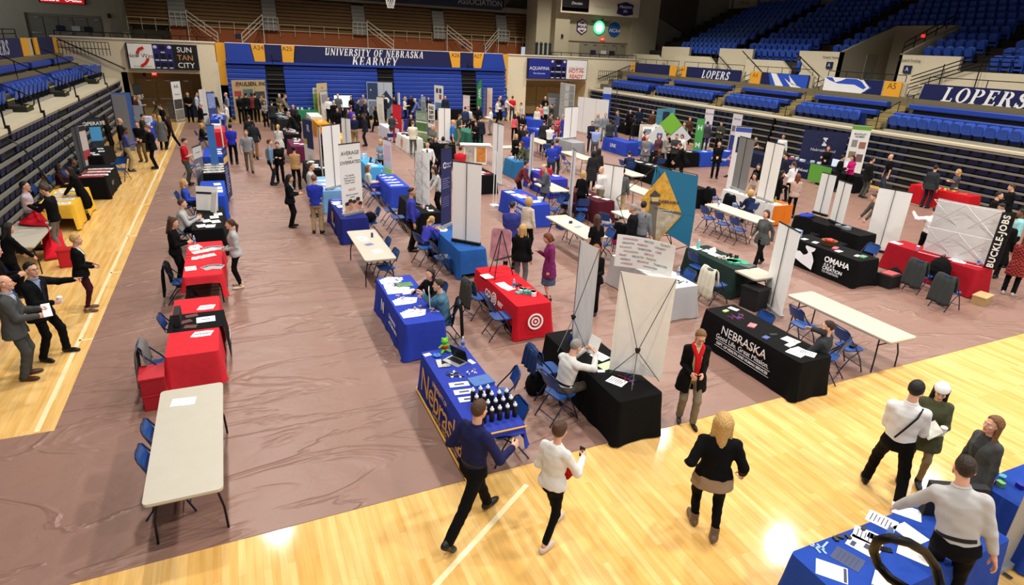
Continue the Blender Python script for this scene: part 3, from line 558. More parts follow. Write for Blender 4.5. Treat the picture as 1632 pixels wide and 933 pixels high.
# right upper deck
def wpiece(name,X,y0,y1,z1,sl=0.):
 struct(name,MB().prism([(y0,ZC),(y1,ZC),(y1,z1),(y0+sl,z1),(y0,z1-sl*.7)],0,.2,frame((X,0,0),(0,1,0),(0,0,1))),CREAM)
for k,(X,a,c,z,sl) in enumerate(((34.5,14,23.2,5.3,1.2),(35,21.7,25.1,6.0,0),(35,28.9,32.2,6.05,0),(34.5,32.3,36.4,5.38,.8),(35,36.4,39.9,6.05,0),(34.5,39.6,44.6,5.4,.8),(35,43.5,47.2,6.05,0),(34.5,46.3,51,5.35,.8))):wpiece('wall_right_upper_%s' % 'abcdefgh'[k],X,a,c,z,sl)
b=MB()
for yy in (25.1,28.9):b.add(*quad([(35,yy,ZC),(39.3,yy,ZC),(39.3,yy,7.75),(35,yy,6.05)],.18,(0,1 if yy > 26 else -1,0)))
b.add(*quad([(39.3,25,ZC),(39.3,29,ZC),(39.3,29,7.75),(39.3,25,7.75)],.15,(1,0,0)));struct('wall_right_passage',b,paint('#a79b80',.85))
struct('door_5',boxes((37.2,38.2,28.84,28.9,ZC,6.0)),paint('#8d8470',.6))
def sect(y0,y1,r0,r1):return [(35.55+.85*r,y,5.5+.4*r) for r in range(r0,r1) for y in np.arange(y0+.3,y1-.2,.56)]
allseats=[]
for y0,y1,r0,r1 in ((15.5,20.6,0,11),(21.9,25.0,1,5),(29.1,31.0,1,5),(32.6,38.2,0,11),(39.6,46.8,0,11),(22.2,31,5,11),(14,15,0,1)):allseats += [(s,y1) for s in sect(y0,y1,r0,r1)]
vis=[]
for (s,y1) in allseats:
 v=Vector(s)-Vector((0,0,CAMH));d=v.dot(CF);px=816+F*v.dot(CR)/d;py=466.5-F*v.dot(CU)/d
 if -10 < px < 1650 and py > -10:vis.append((d,s,y1))
vis.sort();near,rest=vis[:215],vis[215:]
for d,s,y1 in near:
 nm={20.6:'the nearest upper block',25.0:'the block above the wall left of the passage',31.0:'the block right of the dark passage',38.2:'the middle upper block',46.8:'the far upper block',31:'the rows over the passage',15:'the nearest upper block'}[y1]
 o=put('stadium_seat',SONE,SEATM,None,TR(*s,PI/2));tag(o,'blue seat in %s of the right stand' % nm,'seat','upper deck seats, '+nm)
b=MB()
for d,s,y1 in rest:b.box((s[0]+.03,s[1],s[2]+.35),(.06,.44,.5));b.box((s[0]-.08,s[1],s[2]+.28),(.06,.4,.3))
o=tag(put('distant_seats',b,SEATM),'blue seats of the dark upper rows, right stand','seats');o['kind']='stuff'
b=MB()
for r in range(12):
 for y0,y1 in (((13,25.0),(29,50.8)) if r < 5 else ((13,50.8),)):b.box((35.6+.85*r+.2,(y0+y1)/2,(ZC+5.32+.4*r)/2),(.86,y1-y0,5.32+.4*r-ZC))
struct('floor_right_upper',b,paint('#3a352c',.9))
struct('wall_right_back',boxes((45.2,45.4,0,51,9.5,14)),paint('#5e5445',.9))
X=45.15
for k,(y0,y1,c,s,tc_) in enumerate(((47.5,50.5,'#b4a890','TRAIL','#6e675c'),(44.2,47.2,'#b4a890','CUTTING EDGE','#6e675c'),(40.8,43.8,'#1c1c22','','#888888'),(37.2,40.4,'#b0aca2','','#6e675c'),(33.8,36.8,'#b4a890','hibu','#15130f'),(29.4,33.3,'#8f8774','Midland','#6e675c'),(22.2,25,'#6e675a','GO LOPERS','#3c362d'))):
 o=put('wall_sign',boxes((X-.06,X,y0,y1,9.55,10.9)),paint(c,.7));tag(o,'dim sponsor sign high on the right back wall, %s' % ('leftmost','second from left','the black one','the pale blank one','with big black lowercase letters','right of the big black letters','nearest to the right edge')[k],'sign')
 if s:words(s,1.15 if s=='hibu' else .5,mat(tc_,.6),o,frame((X-.065,(y0+y1)/2,10.2),(0,-1,0),(0,0,1)),bold=.03 if s=='hibu' else 0)
for y,l in ((29.6,'beside the dark passage'),(24.4,'right of the dark passage')):
 o=put('seating_sign',boxes((34.9,34.98,y-.22,y+.22,5.05,5.45)),mat('#1d2450',.5));tag(o,'small blue seating sign on the cream wall, '+l,'sign');words('General Seating',.2,mat('#2b2733',.6),o,frame((34.92,y,5.72),(0,-1,0),(0,0,1)));words('A',.3,WHITE,o,frame((34.89,y,5.25),(0,-1,0),(0,0,1)))
rail('black double railing sloping up beside the dark passage',[[(35,25.0,6.1+h),(39,25.0,7.85+h)] for h in (.25,.55)]+[[(35+.8*k,25.0,6.05+.36*k),(35+.8*k,25.0,6.6+.36*k)] for k in range(6)],.03)
rail('black stair railing rising in front of the nearer cream wall',[[(34.3,23.6,4.3+h),(34.3,20.2,5.6+h),(34.3,18.6,5.6+h)] for h in (0,.2,.4,.6)]+[[(34.3,20.2,ZC),(34.3,20.2,6.3)],[(34.3,22,ZC),(34.3,22,5.6)]],.028)
for y,l in ((31.3,'behind the A4 panel'),(39.3,'above the farther LOPERS panel'),(36.2,'over the middle wall piece')):rail('slanting black handrail on a cream wall, '+l,[[(34.47,y+.7,5.9),(34.47,y-1.5,4.6)],[(34.47,y-1.5,4.6),(34.47,y-1.5,ZC)]],.035)
tag(put('exit_lamp',boxes((36.2,36.35,24.85,25.0,6.95,7.12)),glow('#d3322a',1.2)),'small red glowing lamp on the railing beside the dark passage','lamp')
# handrail loop of the stand the photographer stands on
def ray(px,py,d):return Vector((0,0,CAMH))+(CR*((px-816)/F)-CU*((py-466.5)/F)+CF)*d
P=[(1497,960),(1499,935),(1492,905),(1474,880),(1448,865),(1418,858),(1399,862),(1392,878),(1399,900),(1418,922),(1440,936),(1466,950),(1482,975)]
t=thing('handrail_loop','thick black looped handrail end close to the viewer at bottom right','handrail',ray(1440,900,2.55))
W=[ray(x,y,2.55+.08*math.sin(i))-t.location for i,(x,y) in enumerate(P)]
put('loop',MB().tube([W[0]+(W[1]-W[0])*-2]+W[:1]+sum([[W[i],(W[i]+W[i+1])/2] for i in range(1,len(W)-1)],[])+[W[-1],W[-1]+(W[-1]-W[-2])*2],.0195,10).mesh('loop',True),mat('#08080a',.5,spec=.2),t)
# ================================================================ distance-field modelling (people, clothes, soft things)
def snets(v,lo,h):
 """naive surface nets of a sampled distance field"""
 s=v < 0;nx,ny,nz=v.shape
 def cn(a,i,j,k):return a[i:nx-1+i,j:ny-1+j,k:nz-1+k]
 C8=[(i,j,k) for i in (0,1) for j in (0,1) for k in (0,1)]
 cnt=sum(cn(s,*c).astype(np.int8) for c in C8);act=(cnt > 0) & (cnt < 8)
 idx=np.full(act.shape,-1,np.int64);ii=np.argwhere(act);idx[act]=np.arange(len(ii))
 V8={c:cn(v,*c)[act] for c in C8}
 acc=np.zeros((len(ii),3));num=np.zeros(len(ii))
 for a in range(3):
  for c in C8:
   if c[a]:continue
   d=list(c);d[a]=1;d=tuple(d);v0,v1=V8[c],V8[d];m=(v0 < 0) != (v1 < 0)
   t=np.where(m,v0/np.where(v0==v1,1,v0-v1),0)
   p=np.tile(np.array(c,float),(len(ii),1));p[:,a] += t
   acc += p*m[:,None];num += m
 P=(ii+acc/np.maximum(num,1)[:,None])*h+np.array(lo)
 F_=[]
 for a in range(3):
  b,c=(a+1) % 3,(a+2) % 3
  sl0=[slice(None)]*3;sl1=[slice(None)]*3;sl0[a]=slice(0,-1);sl1[a]=slice(1,None)
  for ax in (b,c):sl0[ax]=slice(1,-1);sl1[ax]=slice(1,-1)
  s0,s1=s[tuple(sl0)],s[tuple(sl1)]
  for flip in (0,1):
   e=np.argwhere((s0 & ~s1) if not flip else (~s0 & s1))
   if not len(e):continue
   e[:,b] += 1;e[:,c] += 1
   def cell(db,dc):
    q=e.copy();q[:,b] -= db;q[:,c] -= dc;return idx[q[:,0],q[:,1],q[:,2]]
   q=np.stack([cell(1,1),cell(0,1),cell(0,0),cell(1,0)],1)
   F_.append(q[:,::-1] if flip else q)
 F_=np.concatenate(F_) if F_ else np.zeros((0,4),int)
 return P,F_[(F_ >= 0).all(1)]
def smin(a,b,k):
 h=np.clip(.5+.5*(b-a)/k,0,1);return b*(1-h)+a*h-k*h*(1-h)
def smax(a,b,k):return -smin(-a,-b,k)
class Fd:
 """a lattice of points with the primitives that people are built from"""
 def __init__(s,lo,hi,h):
  s.lo=np.array(lo,float);s.h=h;n=np.ceil((np.array(hi)-s.lo)/h).astype(int)+1
  g=np.meshgrid(*[s.lo[i]+h*np.arange(n[i]) for i in range(3)],indexing='ij');s.X,s.Y,s.Z=[a.astype(np.float32) for a in g]
 def cone(s,a,b,ra,rb):
  a=np.array(a,float);d=np.array(b,float)-a;L=max(float(d@d),1e-9)
  px,py,pz=s.X-a[0],s.Y-a[1],s.Z-a[2]
  t=np.clip((px*d[0]+py*d[1]+pz*d[2])/L,0,1)
  return np.sqrt((px-t*d[0])**2+(py-t*d[1])**2+(pz-t*d[2])**2)-(ra+(rb-ra)*t)
 def ell(s,c,r,R=None):
  px,py,pz=s.X-c[0],s.Y-c[1],s.Z-c[2]
  if R is not None:px,py,pz=[px*R[0][i]+py*R[1][i]+pz*R[2][i] for i in range(3)]
  q=np.sqrt((px/r[0])**2+(py/r[1])**2+(pz/r[2])**2);g=np.sqrt((px/r[0]**2)**2+(py/r[1]**2)**2+(pz/r[2]**2)**2)
  return q*(q-1)/np.maximum(g,1e-5)
 def loft(s,o,R,prof):
  """stack of ellipses along the z axis of frame (o, R): prof = (t, half width, half depth, forward offset)"""
  px,py,pz=s.X-o[0],s.Y-o[1],s.Z-o[2]
  u,w_,t=[px*R[0][i]+py*R[1][i]+pz*R[2][i] for i in range(3)]
  T=[p[0] for p in prof];hw=np.interp(t,T,[p[1] for p in prof]);hd=np.interp(t,T,[p[2] for p in prof]);off=np.interp(t,T,[p[3] if len(p) > 3 else 0 for p in prof])
  d=(np.sqrt((u/hw)**2+((w_-off)/hd)**2)-1)*np.minimum(hw,hd)
  return np.maximum(d,np.maximum(t-T[-1],T[0]-t)),u,w_,t
 def mesh(s,d):return snets(d,s.lo,s.h)
def npmesh(name,P,F_,mi=None):
 me=bpy.data.meshes.new(name);me.from_pydata(P.tolist() if hasattr(P,'tolist') else P,[],F_.tolist() if hasattr(F_,'tolist') else F_);me.update()
 if mi is not None:me.polygons.foreach_set('material_index',mi)
 shade(me);return me
def join(parts):
 """parts: (points, faces, material index) -> arrays"""
 P,F_,M_=[],[],[];n=0
 for p,f,m in parts:
  P.append(np.asarray(p,float));F_ += [[int(i)+n for i in q] for q in f];M_ += (list(m) if hasattr(m,'__len__') else [m]*len(f));n += len(p)
 return np.concatenate(P),F_,M_
 # ---------------------------------------------------------------- head, hair, hands, shoes
def head_parts(sex,h):
 f=Fd((-.1,-.125,-.155),(.1,.13,.145),h)
 w_=1. if sex=='m' else .94
 d=f.ell((0,-.014,.03),(.076*w_,.096,.092));d=smin(d,f.ell((0,.02,-.04),(.06*w_,.07,.076)),.03)
 d=smin(d,f.ell((0,.066,-.094),(.024*w_,.02,.02)),.03)
 d=smin(d,f.cone((-.03,.08,.028),(.03,.08,.028),.008,.008),.018)
 for q in (-1,1):
  d=smax(d,-f.ell((q*.031,.1,.01),(.019,.014,.012)),.014)
  d=smin(d,f.ell((q*.043,.062,-.022),(.018,.018,.015)),.02)
  d=smin(d,f.ell((q*.078*w_,-.01,-.002),(.01,.02,.032)),.008)
 d=smin(d,f.cone((0,.086,.012),(0,.104,-.026),.007,.0125),.012)
 d=smin(d,f.ell((0,.086,-.056),(.024,.01,.006)),.006);d=smin(d,f.ell((0,.084,-.067),(.02,.01,.006)),.006)
 P,Q=f.mesh(d);c=P[Q].mean(1)
 lip=(np.abs(c[:,0]) < .024) & (np.abs(c[:,2]+.0615) < .0115) & (c[:,1] > .078)
 out=[(P,Q,np.where(lip,3,0))]
 for q in (-1,1):
  b=MB().ball((q*.031,.079,.01),(.0125,.011,.0095),10);out.append((b.v,b.f,1))
  b=MB().ball((q*.031,.0875,.01),(.0058,.0045,.006),8);out.append((b.v,b.f,2))
  b=MB().tube([(q*.017,.093,.027),(q*.032,.0925,.031),(q*.047,.08,.027)],[.003,.004,.0025],5);out.append((b.v,b.f,4))
 return out
_HEAD={}
def head(sex,h):
 if (sex,h) not in _HEAD:_HEAD[(sex,h)]=join(head_parts(sex,h))
 return _HEAD[(sex,h)]
_HAIR={}
def hair_mesh(style,h):
 if (style,h) in _HAIR:return _HAIR[(style,h)]
 f=Fd((-.16,-.24,-.42),(.16,.15,.2),h)
 vol={'short':-.002,'buzz':-.007,'crop':.004,'bald':-.007}.get(style,.004)
 d=f.ell((0,-.016,.036),(.083+vol,.105+vol,.1+vol))
 d=d-.007*np.exp(-((f.X+.02)/.05)**2-((f.Y-.06)/.05)**2-((f.Z-.115)/.05)**2)*(style in ('short','crop'))
 fem=style not in ('short','buzz','bald','crop')
 cut=(.018+np.clip(1.1*f.Y,-.09,.085))-f.Z+.007*np.sin(f.X*95)*np.cos(f.Y*60)+.35*np.maximum(0,np.abs(f.X)-.035)*(f.Y > .03)-.0
 if fem:cut=np.minimum(cut,np.maximum(f.Y+.01,-.09-f.Z))
 d=smax(d,cut*.7,.012)
 if style=='bald':d=np.maximum(d,f.Z-.055)
 L={'long':-.3,'vlong':-.38,'bob':-.12,'shoulder':-.19}.get(style)
 if L:
  e=f.cone((0,-.075,.02),(0,-.1,L),.066,.045)
  for q in (-1,1):e=smin(e,f.cone((q*.07,-.03,.03),(q*.085,-.035,L+.04),.032,.03),.04)
  d=smin(d,np.maximum(e,L-f.Z),.03)
  d=smax(d,-f.ell((0,.075,-.05),(.062,.1,.13)),.015)
 if style in ('pony','highpony'):
  z=.03 if style=='pony' else .07
  d=smin(d,smin(f.cone((0,-.1,z),(0,-.15,z-.07),.028,.034),f.cone((0,-.15,z-.07),(0,-.12,-.28),.034,.014),.02),.015)
 if style=='bun':d=smin(d,f.ell((0,-.105,.085),(.045,.04,.045)),.012)
 if style=='curly':d=smin(d,np.maximum(f.ell((0,-.03,.0),(.125,.12,.15)),-f.ell((0,.1,-.03),(.07,.11,.13))),.02)
 d=d+.0028*np.sin(f.X*230+55*f.Z+6*np.sin(f.Y*40))*np.cos(f.Y*70+f.Z*30)*(1 if h < .012 else .4)
 P,Q=f.mesh(d);me=npmesh('hair',P,Q);_HAIR[(style,h)]=me
 return me
_HAND={}
def hand(kind,h):
 """right hand: wrist at the origin, fingers along +Y, thumb towards +X, palm towards -Z"""
 if (kind,h) in _HAND:return _HAND[(kind,h)]
 f=Fd((-.06,-.045,-.11),(.085,.21,.04),h)
 d=f.cone((0,-.04,0),(0,.01,0),.026,.025)
 for a,b in (((.018,.02,0),(.027,.085,0)),((.004,.02,.002),(.009,.09,.003)),((-.01,.02,0),(-.009,.086,.002)),((-.02,.02,0),(-.026,.078,0))):d=smin(d,f.cone(a,b,.016,.0125),.012)
 cu={'relax':.32,'grip':.95,'flat':.1,'point':.9}[kind]
 for i,(x,y,L,sp) in enumerate(((.028,.086,.074,.07),(.0095,.092,.082,.02),(-.009,.088,.077,-.03),(-.0265,.079,.06,-.1))):
  c=.08 if (kind=='point' and i==0) else cu*(1+.08*i);p=np.array((x,y,0.));a=c*.6
  for k,fr in enumerate((.45,.32,.23)):
   n_=p+L*fr*np.array((math.sin(sp)*math.cos(a),math.cos(a),-math.sin(a)));r=.0098-.0013*k
   d=smin(d,f.cone(p,n_,r,r-.001),.003);p=n_;a += c
 p=np.array((.024,.022,-.004));dr=np.array({'relax':(.55,.8,-.25),'grip':(.35,.72,-.6),'flat':(.75,.65,-.1),'point':(.3,.8,-.5)}[kind])
 for k,l in enumerate((.042,.034,.027)):
  n_=p+dr/np.linalg.norm(dr)*l;d=smin(d,f.cone(p,n_,.0135-.0015*k,.012-.0015*k),.006);p=n_;dr=dr+np.array((-.22,.1,-.12))
 _HAND[(kind,h)]=f.mesh(d)
 return _HAND[(kind,h)]
_SHOE={}
def shoe(kind,h):
 """ankle at the origin, toe towards +Y, sole at z = -.085"""
 if (kind,h) in _SHOE:return _SHOE[(kind,h)]
 f=Fd((-.07,-.12,-.1),(.07,.22,.1),h)
 heel=kind=='heel';w_=.04 if heel else .046
 d=f.ell((0,.08,-.058),(w_,.125,.045));d=smin(d,f.ell((0,-.03,-.045),(.038,.055,.05)),.03)
 if kind in ('boot','shoe','sneaker'):d=smin(d,f.cone((0,-.01,-.03),(0,-.012,.075 if kind=='boot' else -.0),.045,.048),.03)
 if heel or kind=='flat':d=smax(d,-f.ell((0,.02,.02),(.03,.075,.06)),.01)
 sole=-.085+(np.clip(.045-f.Y*.5,0,.03) if heel else 0)
 d=smax(d,sole-f.Z,.006)
 if heel:d=smin(d,f.cone((0,-.055,-.06),(0,-.06,-.083),.014,.009),.006)
 P,Q=f.mesh(d);me=npmesh('shoe',P,Q);_SHOE[(kind,h)]=me
 return me
 # ---------------------------------------------------------------- skeleton
def V3(*a):return np.array(a,float)
def ik(S,T,l1,l2,hint):
 d=T-S;L=np.linalg.norm(d);m=(l1+l2)*.998
 if L > m:T=S+d/L*m;d=T-S;L=m
 u=d/L;a=(l1*l1-l2*l2+L*L)/(2*L);hh=math.sqrt(max(l1*l1-a*a,0))
 n=hint-u*(hint@u);n=n/max(np.linalg.norm(n),1e-6)
 return S+u*a+n*hh,T
def rotm(yaw,pitch,roll=0.):
 return np.array((Matrix.Rotation(yaw,3,'Z') @ Matrix.Rotation(pitch,3,'X') @ Matrix.Rotation(roll,3,'Y')))
POSES={
 'stand':dict(),
 'front':dict(hl=(-.05,.2,1.0),hr=(.05,.2,1.02)),
 'hold':dict(hl=(-.12,.3,1.1),hr=(.1,.3,1.12),kind='grip',head=(0,-.25)),
 'read':dict(hl=(-.1,.32,1.17),hr=(.1,.32,1.17),kind='grip',head=(0,-.45)),
 'arms':dict(hl=(.12,.19,1.17),hr=(-.12,.2,1.2)),
 'talk':dict(hl=(-.2,.32,1.15),hr=(.27,.05,.84),head=(.1,0)),
 'shake':dict(hr=(.12,.5,1.08),hl=(-.26,.03,.84),lean=.08),
 'hip':dict(hl=(-.24,.02,.84),hr=(.22,-.02,1.02),el=1),
 'lean':dict(hl=(-.2,.45,.82),hr=(.2,.45,.82),lean=.45,head=(0,-.2)),
 'walk':dict(fl=(-.09,.26,.085),fr=(.1,-.34,.13),hl=(-.26,-.08,.86),hr=(.26,.18,.9),lean=.05,toe=(0,.6)),
 'back':dict(hl=(-.07,-.2,.95),hr=(.07,-.2,.95)),
 'phone':dict(hr=(.12,.28,1.22),hl=(-.25,.05,.84),kind='grip',head=(0,-.4)),
 'sit':dict(p=(0,0,.52),fl=(-.12,.46,.085),fr=(.12,.44,.085),hl=(-.15,.38,.8),hr=(.15,.38,.8),lean=.12),
 'sitlap':dict(p=(0,0,.52),fl=(-.11,.42,.085),fr=(.11,.46,.085),hl=(-.08,.3,.66),hr=(.1,.3,.66),lean=.0),
 'sitlean':dict(p=(0,0,.52),fl=(-.13,.4,.085),fr=(.13,.36,.085),hl=(-.12,.5,.82),hr=(.14,.5,.82),lean=.5,head=(0,-.4)),
 }
def skeleton(ps,sex):
 g=lambda k,d:ps.get(k,d)
 p=V3(*g('p',(0,0,.925)));R=rotm(g('twist',0.),-g('lean',.02),g('side',0.))
 sw=.174 if sex=='m' else .153
 J=dict(P=p,R=R,N=p+R @ V3(0,0,.53))
 hy,hp=g('head',(0,0))[:2];hr_=g('head',(0,0,0))[2] if len(g('head',(0,0))) > 2 else 0
 J['HR']=rotm(hy,hp,hr_);J['H']=J['N']+R @ V3(0,.012,.05)+J['HR'] @ V3(0,.022,.105)
 for s,q in ((-1,'l'),(1,'r')):
  S=p+R @ V3(s*sw,-.005,.438);W=V3(*g('h'+q,(s*(.27 if sex=='m' else .245),.05,.83)))
  hint=V3(s*(.9 if g('el',0) else .35),-1,-.35) if 'eh' not in ps else V3(*ps['eh'])*V3(s,1,1)
  E,W=ik(S,W,.295,.25,hint);J['S'+q],J['E'+q],J['W'+q]=S,E,W
  rp=rotm(g('twist',0.)*.5,0)
  Hj=p+rp @ V3(s*.088,0,-.02);A=V3(*g('f'+q,(s*.11,-.02,.085)))
  K,A=ik(Hj,A,.43,.415,V3(s*.12,1,.15) if 'kh' not in ps else V3(*ps['kh']));J['L'+q],J['K'+q],J['A'+q]=Hj,K,A
  d=W-E;d=d/np.linalg.norm(d);th=V3(*g('th'+q,(-s*.5,.45,.9)));th=th-d*(th@d);th=th/np.linalg.norm(th)
  y=d;x=th;z=np.cross(x,y)
  J['HM'+q]=np.stack([x,y,z],1);J['mir'+q]=s
 return J
TORSO={'m':[(-.12,.165,.118),(0,.165,.112),(.12,.154,.106),(.27,.172,.117),(.38,.188,.118),(.44,.178,.098),(.485,.12,.076),(.51,.076,.066),(.535,.062,.062,.01),(.56,.06,.06,.014)],
 'f':[(-.12,.172,.12),(-.02,.17,.12),(.13,.128,.098),(.27,.148,.118,.012),(.36,.158,.118,.014),(.435,.15,.09),(.48,.1,.07),(.508,.064,.058),(.535,.052,.053,.01),(.56,.05,.05,.014)]}
def grow(prof,g,lo=None,hi=None,flare=0.):
 out=[(t,a+g+flare*max(0,.1-t)*2,b+g+flare*max(0,.1-t),(o[0] if o else 0)) for t,a,b,*o in prof]
 if lo is not None:
  base=list(out);T=[o[0] for o in base];f=lambda t:(t,)+tuple(float(np.interp(t,T,[o[i] for o in base])) for i in (1,2,3))
  if lo < T[0]:out=[(lo,out[0][1]+flare*(T[0]-lo),out[0][2]+flare*(T[0]-lo),0)]+out
  else:out=[f(lo)]+[o for o in out if o[0] > lo]
  out=[o for o in out if o[0] < hi]+[f(hi)]
 return out
def bounds(J,pad):
 pts=np.array([J[k] for k in J if isinstance(J[k],np.ndarray) and J[k].shape==(3,)]);return pts.min(0)-pad,pts.max(0)+pad
def build_body(J,sex,h,hh,hands):
 lo,hi=bounds(J,.14);hi[2]=J['H'][2]+.02;f=Fd(lo,hi,h)
 k=.9 if sex=='f' else 1.
 d,*_=f.loft(J['P'],J['R'],grow(TORSO[sex],-.018))
 d=smin(d,f.cone(J['N']-J['R'] @ V3(0,0,.05),J['H']-J['HR'] @ V3(0,.02,.06),.054*k,.052*k),.02)
 for q in 'lr':
  d=smin(d,f.cone(J['S'+q],J['E'+q],.047*k,.037*k),.03);d=smin(d,f.cone(J['E'+q],J['W'+q],.037*k,.025*k),.012)
  d=smin(d,f.cone(J['L'+q],J['K'+q],.074,.048),.03);d=smin(d,f.cone(J['K'+q],J['A'+q],.048,.034),.015)
 P,Q=f.mesh(d);parts=[(P,Q,0)]
 hp,hf,hm=head(sex,hh);parts.append((hp @ J['HR'].T+J['H'],hf,hm))
 for q,kd in zip('lr',hands):
  P,Q=hand(kd,.006 if hh < .009 else .0085);s=J['mir'+q];M=J['HM'+q]*k
  Mx=M.copy();Mx[:,2] *= -s # the modelled hand is a left one; the right is its mirror image
  parts.append((P @ Mx.T+J['W'+q],Q[:,::-1] if s > 0 else Q,0))
 return join(parts)
def folds(f,amp):return amp*(np.sin(f.Z*46+f.X*17+3*np.sin(f.Y*23))*.6+np.sin(f.X*52-f.Z*31+f.Y*20)*.4)
def build_top(J,sex,h,st):
 """st: kind shirt / polo / jacket / coat / dress / sweater / vest / tee"""
 k=st['kind'];lo,hi=bounds(J,.2);f=Fd(lo,hi,h);R=J['R']
 g,hem,nk,fl={'shirt':(.008,-.05,.535,.0),'polo':(.01,-.08,.53,.05),'tee':(.008,-.08,.515,.03),'jacket':(.024,-.17,.515,.12),'blazer':(.018,-.13,.515,.12),'coat':(.026,-.5,.53,.05),'sweater':(.016,-.1,.52,.04),'cardigan':(.02,-.3,.52,.1),'vest':(.022,-.08,.5,.03),'dress':(.01,-.42,.5,.1),'blouse':(.01,-.1,.5,.06)}[k]
 hem=st.get('hem',hem)
 d,u,w_,t=f.loft(J['P'],R,grow(TORSO[sex],g,hem,nk,fl))
 if st.get('belly'):d=smin(d,f.ell(J['P']+R @ V3(0,.07,.1),(.14,.1+st['belly'],.15),R),.05)
 sl=st.get('sleeve',{'polo':.75,'tee':.7,'vest':0,'dress':.55}.get(k,2));ra={'jacket':.012,'blazer':.008,'coat':.016,'sweater':.01,'cardigan':.01}.get(k,.006)-(.006 if sex=='f' else 0)
 for q in 'lr':
  S,E,W=J['S'+q],J['E'+q],J['W'+q]
  if sl <= 0:d=smin(d,f.cone(S,S,.05,.05),.02);continue
  d=smin(d,f.cone(J['N']-R @ V3(0,.01,.05),S,.045+g*.6,.05+ra),.03)
  e=f.cone(S,E if sl >= 1 else S+(E-S)*sl,.057+ra,.049+ra+(.01 if sl < 1 else 0))
  if sl >= 1:e=smin(e,f.cone(E,E+(W-E)*min(1,sl-1+.0),.049+ra,.036+ra*.8),.02)
  d=smin(d,e,.03)
 d=smax(d,hem-t,.004);d=d+folds(f,.0035)
 if st.get('open'): # an open front: cut away a wedge down the middle
  vw=np.interp(t,[-.55,.1,.2,.5],[st['open']*1.5,st['open']*.6,st['open']*.9+.01,.075]) if st['open'] > .03 else np.interp(t,[-.2,-.05,.12,.14,.5],[.07,.0,.0,.01,.072])
  d=np.maximum(d,-np.maximum(np.abs(u)-vw,.03-w_))
 return f.mesh(d)
def build_inner(J,sex,h):
 lo,hi=bounds(J,.15);f=Fd(lo,hi,h);d,*_=f.loft(J['P'],J['R'],grow(TORSO[sex],.006,-.08,.535));return f.mesh(d)
def build_legs(J,sex,h,kind):
 lo,hi=bounds(J,.16);hi[2]=J['P'][2]+.25;f=Fd(lo,hi,h);s_=.9 if sex=='f' else 1.
 if kind=='skirt':
  d,*_=f.loft(J['P'],rotm(0,0),[(-.5,.21,.18),(-.2,.2,.16),(-.02,.178,.128),(.1,.135,.105)]);return f.mesh(d+folds(f,.003))
 d,*_=f.loft(J['P'],J['R'],[(-.14,.12,.1),(-.07,.17*s_+.014,.125),(0,.172,.122),(.1,.15 if sex=='m' else .14,.108)])
 sl={'slim':(.08,.055,.042),'slack':(.088,.066,.06),'wide':(.094,.08,.085)}[kind]
 for q in 'lr':
  e=f.cone(J['L'+q],J['K'+q],sl[0],sl[1]);a=J['A'+q];b=a+(J['K'+q]-a)*(.02 if kind != 'slim' else .12)-V3(0,0,.0)
  e=smin(e,f.cone(J['K'+q],b,sl[1],sl[2]),.03);d=smin(d,e,.045)
 low=min(J['Al'][2],J['Ar'][2]);d=np.maximum(d,.03-f.Z)
 return f.mesh(d+folds(f,.004))
SKIN={'fair':'#d9a48a','tan':'#c08a68','brown':'#7a4f38','asian':'#d3a17c','dark':'#54352a'}
HAIRC={'black':'#15110f','dkbrown':'#2b1c14','brown':'#4a2f1e','ltbrown':'#7a5433','blonde':'#c29a5c','grey':'#8d8883','white':'#c4bfb8','auburn':'#6b3520','red':'#8a4422'}
COLS=dict(black='#141416',white='#e3e2e0',navy='#1b2140',royal='#2a3a9e',purple='#3a3f9c',blue='#2468b0',ltblue='#a9bcd6',grey='#74767a',ltgrey='#b4b3b2',dkgrey='#3a3c40',charcoal='#2a2d30',red='#b3202a',maroon='#4a1626',pink='#d8607a',magenta='#7a2052',green='#2e5a40',olive='#4a4c38',brown='#5a3c28',tan='#b08a5c',khaki='#a8926c',cream='#ddd6c0',denim='#3a4a64',dkdenim='#22293a',teal='#3f6a80',gold='#c89a3a',rust='#7a3a2a',plaid='#6e3a36',hotpink='#c01f6a',mint='#9fd0c4',camo='#55524a',beige='#cbb8a4')
def checked():
 m=bpy.data.materials.new('red_check');m.use_nodes=True;nt=m.node_tree;tc=nt.nodes.new('ShaderNodeTexCoord');c=nt.nodes.new('ShaderNodeTexChecker')
 c.inputs['Scale'].default_value=22;c.inputs['Color1'].default_value=(*lin('#b02a22'),1);c.inputs['Color2'].default_value=(*lin('#1a1214'),1)
 nt.links.new(tc.outputs['Object'],c.inputs['Vector']);nt.links.new(c.outputs['Color'],nt.nodes['Principled BSDF'].inputs['Base Color']);nt.nodes['Principled BSDF'].inputs['Roughness'].default_value=.9
 return m
_CACHE={}
EYEW=mat('#e6e2dc',.3);EYED=mat('#1d1512',.3);
